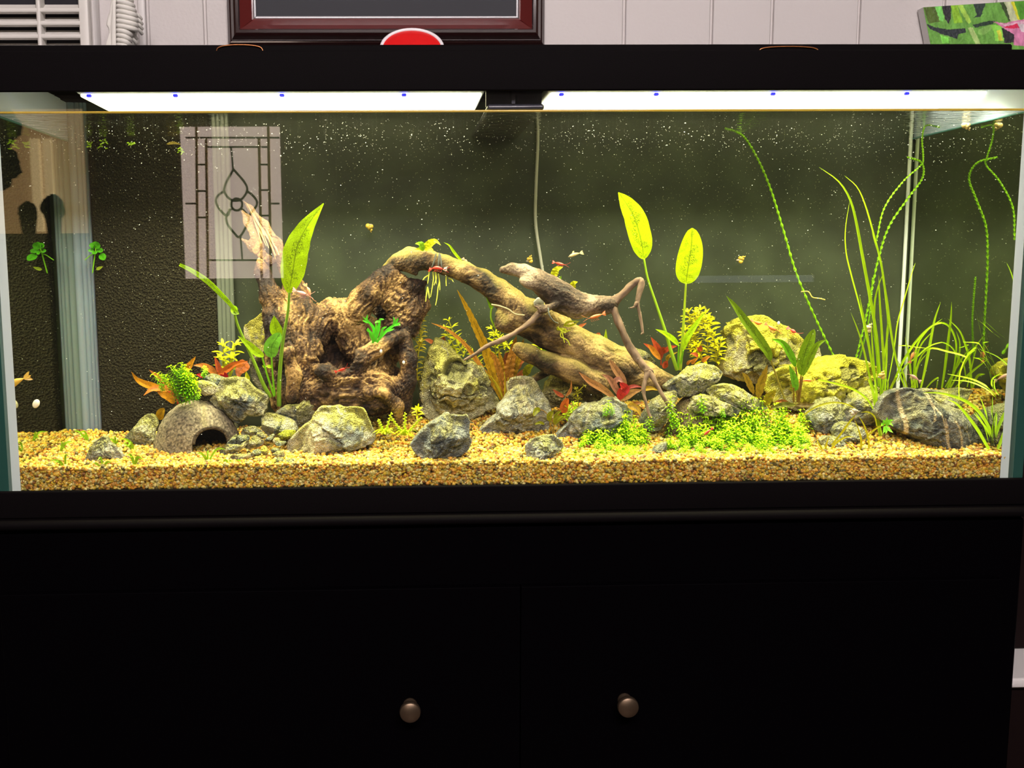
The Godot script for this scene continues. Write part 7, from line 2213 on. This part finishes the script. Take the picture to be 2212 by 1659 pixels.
# ------------------------------------------------------------------ animals
func shrimp(z: String, a: Array, hw: float, s: float, col: Color, label: String, kind := "shrimp") -> void:
	# tail to head along the points
	var o := thing(kind, label, kind, zat(z, a[0], a[1], s))
	var pts := spline(path(z, a, s, s - 0.004), 16)
	var r := hw / (zooms[z] as Vector3).z * mpp(s)
	var g := G.new()
	tube(g, pts, [r * 0.18, r * 0.55, r * 0.8, r, r * 0.95, r * 0.75, r * 0.2], 10, col, 0.0, 0.75)
	var body := put("body", g, M.flesh, o)
	var d := (pts[16] - pts[15]).normalized()
	var up := Vector3(-d.y, d.x, 0)
	if up.y < 0:
		up = -up
	var back := (pts[0] - pts[1]).normalized()
	var f := G.new()
	for q in [-0.5, 0.0, 0.5]:
		blade(f, PackedVector3Array([pts[0], pts[0] + back * r * 1.2 + up * q * r, pts[0] + back * r * 2.2 + up * q * r * 2.4]), r * 0.45, {"n": 4, "m": 2, "col": col, "shape": "oval"})
	put("tail_fin", f, M.flesh, o, false)
	var e := G.new()
	ball(e, pts[15] + up * r * 0.35 + Vector3(0, 0, r * 0.45), Vector3.ONE * r * 0.2, 8, 6, Color(0.01, 0.01, 0.01))
	put("eye", e, M.flesh, body)
	if kind == "shrimp":
		for q in 5:
			var l := G.new()
			var p := pts[6 + q * 2]
			tube(l, spline(PackedVector3Array([p - up * r * 0.6, p - up * r * 1.5 + d * r * 0.4, p - up * r * 2.1 - d * r * 0.2]), 6), [r * 0.09], 5, col)
			put("leg", l, M.flesh, o)
		for q in [0.5, -0.2]:
			var l := G.new()
			tube(l, spline(PackedVector3Array([pts[16], pts[16] + d * r * 2.0 + up * q * r * 2, pts[16] + d * r * 3.6 + up * q * r * 5]), 8), [r * 0.07], 5, col)
			put("antenna", l, M.flesh, o)
	else:
		var w := G.new()
		blade(w, PackedVector3Array([pts[9], pts[8] + up * r * 1.4, pts[6] + up * r * 2.0]), r * 0.6, {"n": 4, "m": 2, "col": col})
		put("back_fin", w, M.flesh, o, false)

func snail(x: float, y: float, size: float, s: float, col: Color, label: String, lean := 0.3) -> void:
	var c := at(x, y, s)
	var o := thing("snail", label, "snail", c)
	var u := size * mpp(s)
	var g := G.new()
	var ax := Vector3(sin(lean), cos(lean), 0.2).normalized()
	for k in 26:
		var t := k / 25.0
		var a := t * TAU * 2.3
		var e := ax.cross(Vector3(0, 0, 1)).normalized()
		var w := ax.cross(e)
		var r := u * 0.42 * (1.0 - t * 0.9)
		ball(g, c + (e * cos(a) + w * sin(a)) * r * 0.55 + ax * u * (t - 0.4) * 0.9, Vector3.ONE * r * 0.75, 9, 6, col * (0.8 + 0.25 * cos(a * 2)))
	put("shell", g, M.flesh, o)
	var f := G.new()
	ball(f, c - ax * u * 0.42 + Vector3(0, 0, -u * 0.1), Vector3(u * 0.45, u * 0.16, u * 0.25), 12, 6, Color(0.35, 0.30, 0.22))
	put("foot", f, M.flesh, o)

func build_animals() -> void:
	var r := Color(0.62, 0.035, 0.02)
	shrimp("A", [895, 635, 940, 622, 1000, 622, 1085, 645], 30, 0.126, r, "bright red shrimp clinging below the bands on the arch")
	shrimp("Z8", [1380, 302, 1405, 308, 1448, 318], 11, 0.180, Color(0.60, 0.07, 0.04), "small red shrimp swimming right of the white driftwood tip")
	shrimp("E", [830, 350, 760, 375, 670, 400], 26, 0.095, Color(0.52, 0.13, 0.03), "rust red shrimp hanging under the forked branch")
	shrimp("Z7", [1115, 672, 1150, 660, 1182, 645], 13, 0.085, r, "red shrimp at the dark hollow of the stump")
	shrimp("B2", [1310, 545, 1285, 565, 1255, 590], 12, 0.020, Color(0.50, 0.04, 0.02), "red shrimp among the leaves of the wide bushy plant")
	shrimp("T", [1350, 440, 1400, 460, 1450, 470], 22, 0.172, Color(0.70, 0.16, 0.03), "orange red shrimp at the top of the tall yellow boulder")
	shrimp("T", [1530, 490, 1580, 525, 1640, 550], 22, 0.172, Color(0.70, 0.15, 0.04), "orange red shrimp lower down the tall yellow boulder")
	shrimp("T", [1815, 540, 1850, 560, 1890, 585], 22, 0.170, Color(0.66, 0.07, 0.05), "red shrimp on the right slope of the tall yellow boulder")
	shrimp("T", [1965, 1205, 2030, 1195, 2095, 1200], 16, 0.122, Color(0.72, 0.14, 0.03), "orange red shrimp on the wide yellow boulder")
	shrimp("V", [555, 1300, 570, 1260, 585, 1225], 16, 0.150, Color(0.62, 0.24, 0.08), "orange shrimp between the blades of the spreading grass plant")
	shrimp("V", [630, 1490, 590, 1460, 550, 1440], 16, 0.120, Color(0.62, 0.34, 0.30), "pale pink shrimp low in front of the spreading grass plant")
	shrimp("Z6", [895, 730, 930, 745, 965, 755], 15, 0.092, Color(0.62, 0.30, 0.26), "pale pink shrimp in front of the broad leaf's stalk")
	shrimp("Z6", [965, 700, 980, 725, 990, 765], 13, 0.115, Color(0.58, 0.20, 0.10), "orange shrimp on the stump right of the broad leaf")
	shrimp("A", [1445, 480, 1470, 500, 1495, 535], 24, 0.170, Color(0.58, 0.22, 0.12), "pinkish shrimp on the back of the arch")
	shrimp("p", [50, 818, 36, 824, 20, 833, -2, 842], 8, 0.020, Color(0.55, 0.32, 0.04), "amber fish at the left end glass, partly out of view", "fish")
	shrimp("p", [1252, 547, 1240, 550, 1228, 555], 4.0, 0.150, Color(0.42, 0.34, 0.16), "tiny slim tan fish swimming before the back wall", "fish")
	var y := Color(0.62, 0.44, 0.06)
	snail(800, 493, 17, 0.245, y, "yellow snail on the back wall above the arch", 2.9)
	snail(1145, 558, 15, 0.245, y, "yellow snail on the back wall beside the air hose", 0.3)
	snail(1603, 558, 16, 0.245, y, "yellow snail on the back wall right of the spotted leaves", 0.9)
	snail(1906, 808, 17, 0.085, Color(0.60, 0.42, 0.10), "round tan snail at the foot of the tall ribbon grass", 0.2)
	snail(1848, 889, 16, 0.030, Color(0.42, 0.36, 0.26), "grey snail on an arching yellow grass blade", 1.5)
	snail(1878, 706, 18, 0.160, Color(0.66, 0.52, 0.36), "pale snail behind the upright ribbon grass blades", 0.5)
	snail(2090, 274, 18, 0.10, Color(0.32, 0.23, 0.10), "tan snail stuck near the surface by the right end glass", 2.6)
	snail(963, 580, 9, 0.130, Color(0.62, 0.62, 0.50), "small whitish snail beside the red shrimp on the arch", 0.6)
	var g := G.new()
	ball(g, at(78, 872, 0.055), Vector3(0.0042, 0.0058, 0.003), 14, 10, Color(0.80, 0.72, 0.60))
	for k in g.v.size():
		var c := at(78, 872, 0.055)
		g.v[k] = c + (g.v[k] - c).rotated(Vector3(0, 0, 1), -0.5)
	single("empty_shell", g, M.flesh, "white oval snail shell clinging to the left end glass", "shell")
	for e in [[1682, 698, "white egg shaped speck above the tall yellow boulder"], [823, 759, "white oval speck in front of the stump's foot"], [872, 783, "white oval speck at the stump's right edge"]]:
		var q := G.new()
		ball(q, at(e[0], e[1], 0.07), Vector3(0.0017, 0.0024, 0.0015), 10, 8, Color(0.85, 0.85, 0.8))
		single("white_speck", q, M.flesh, e[2], "speck")
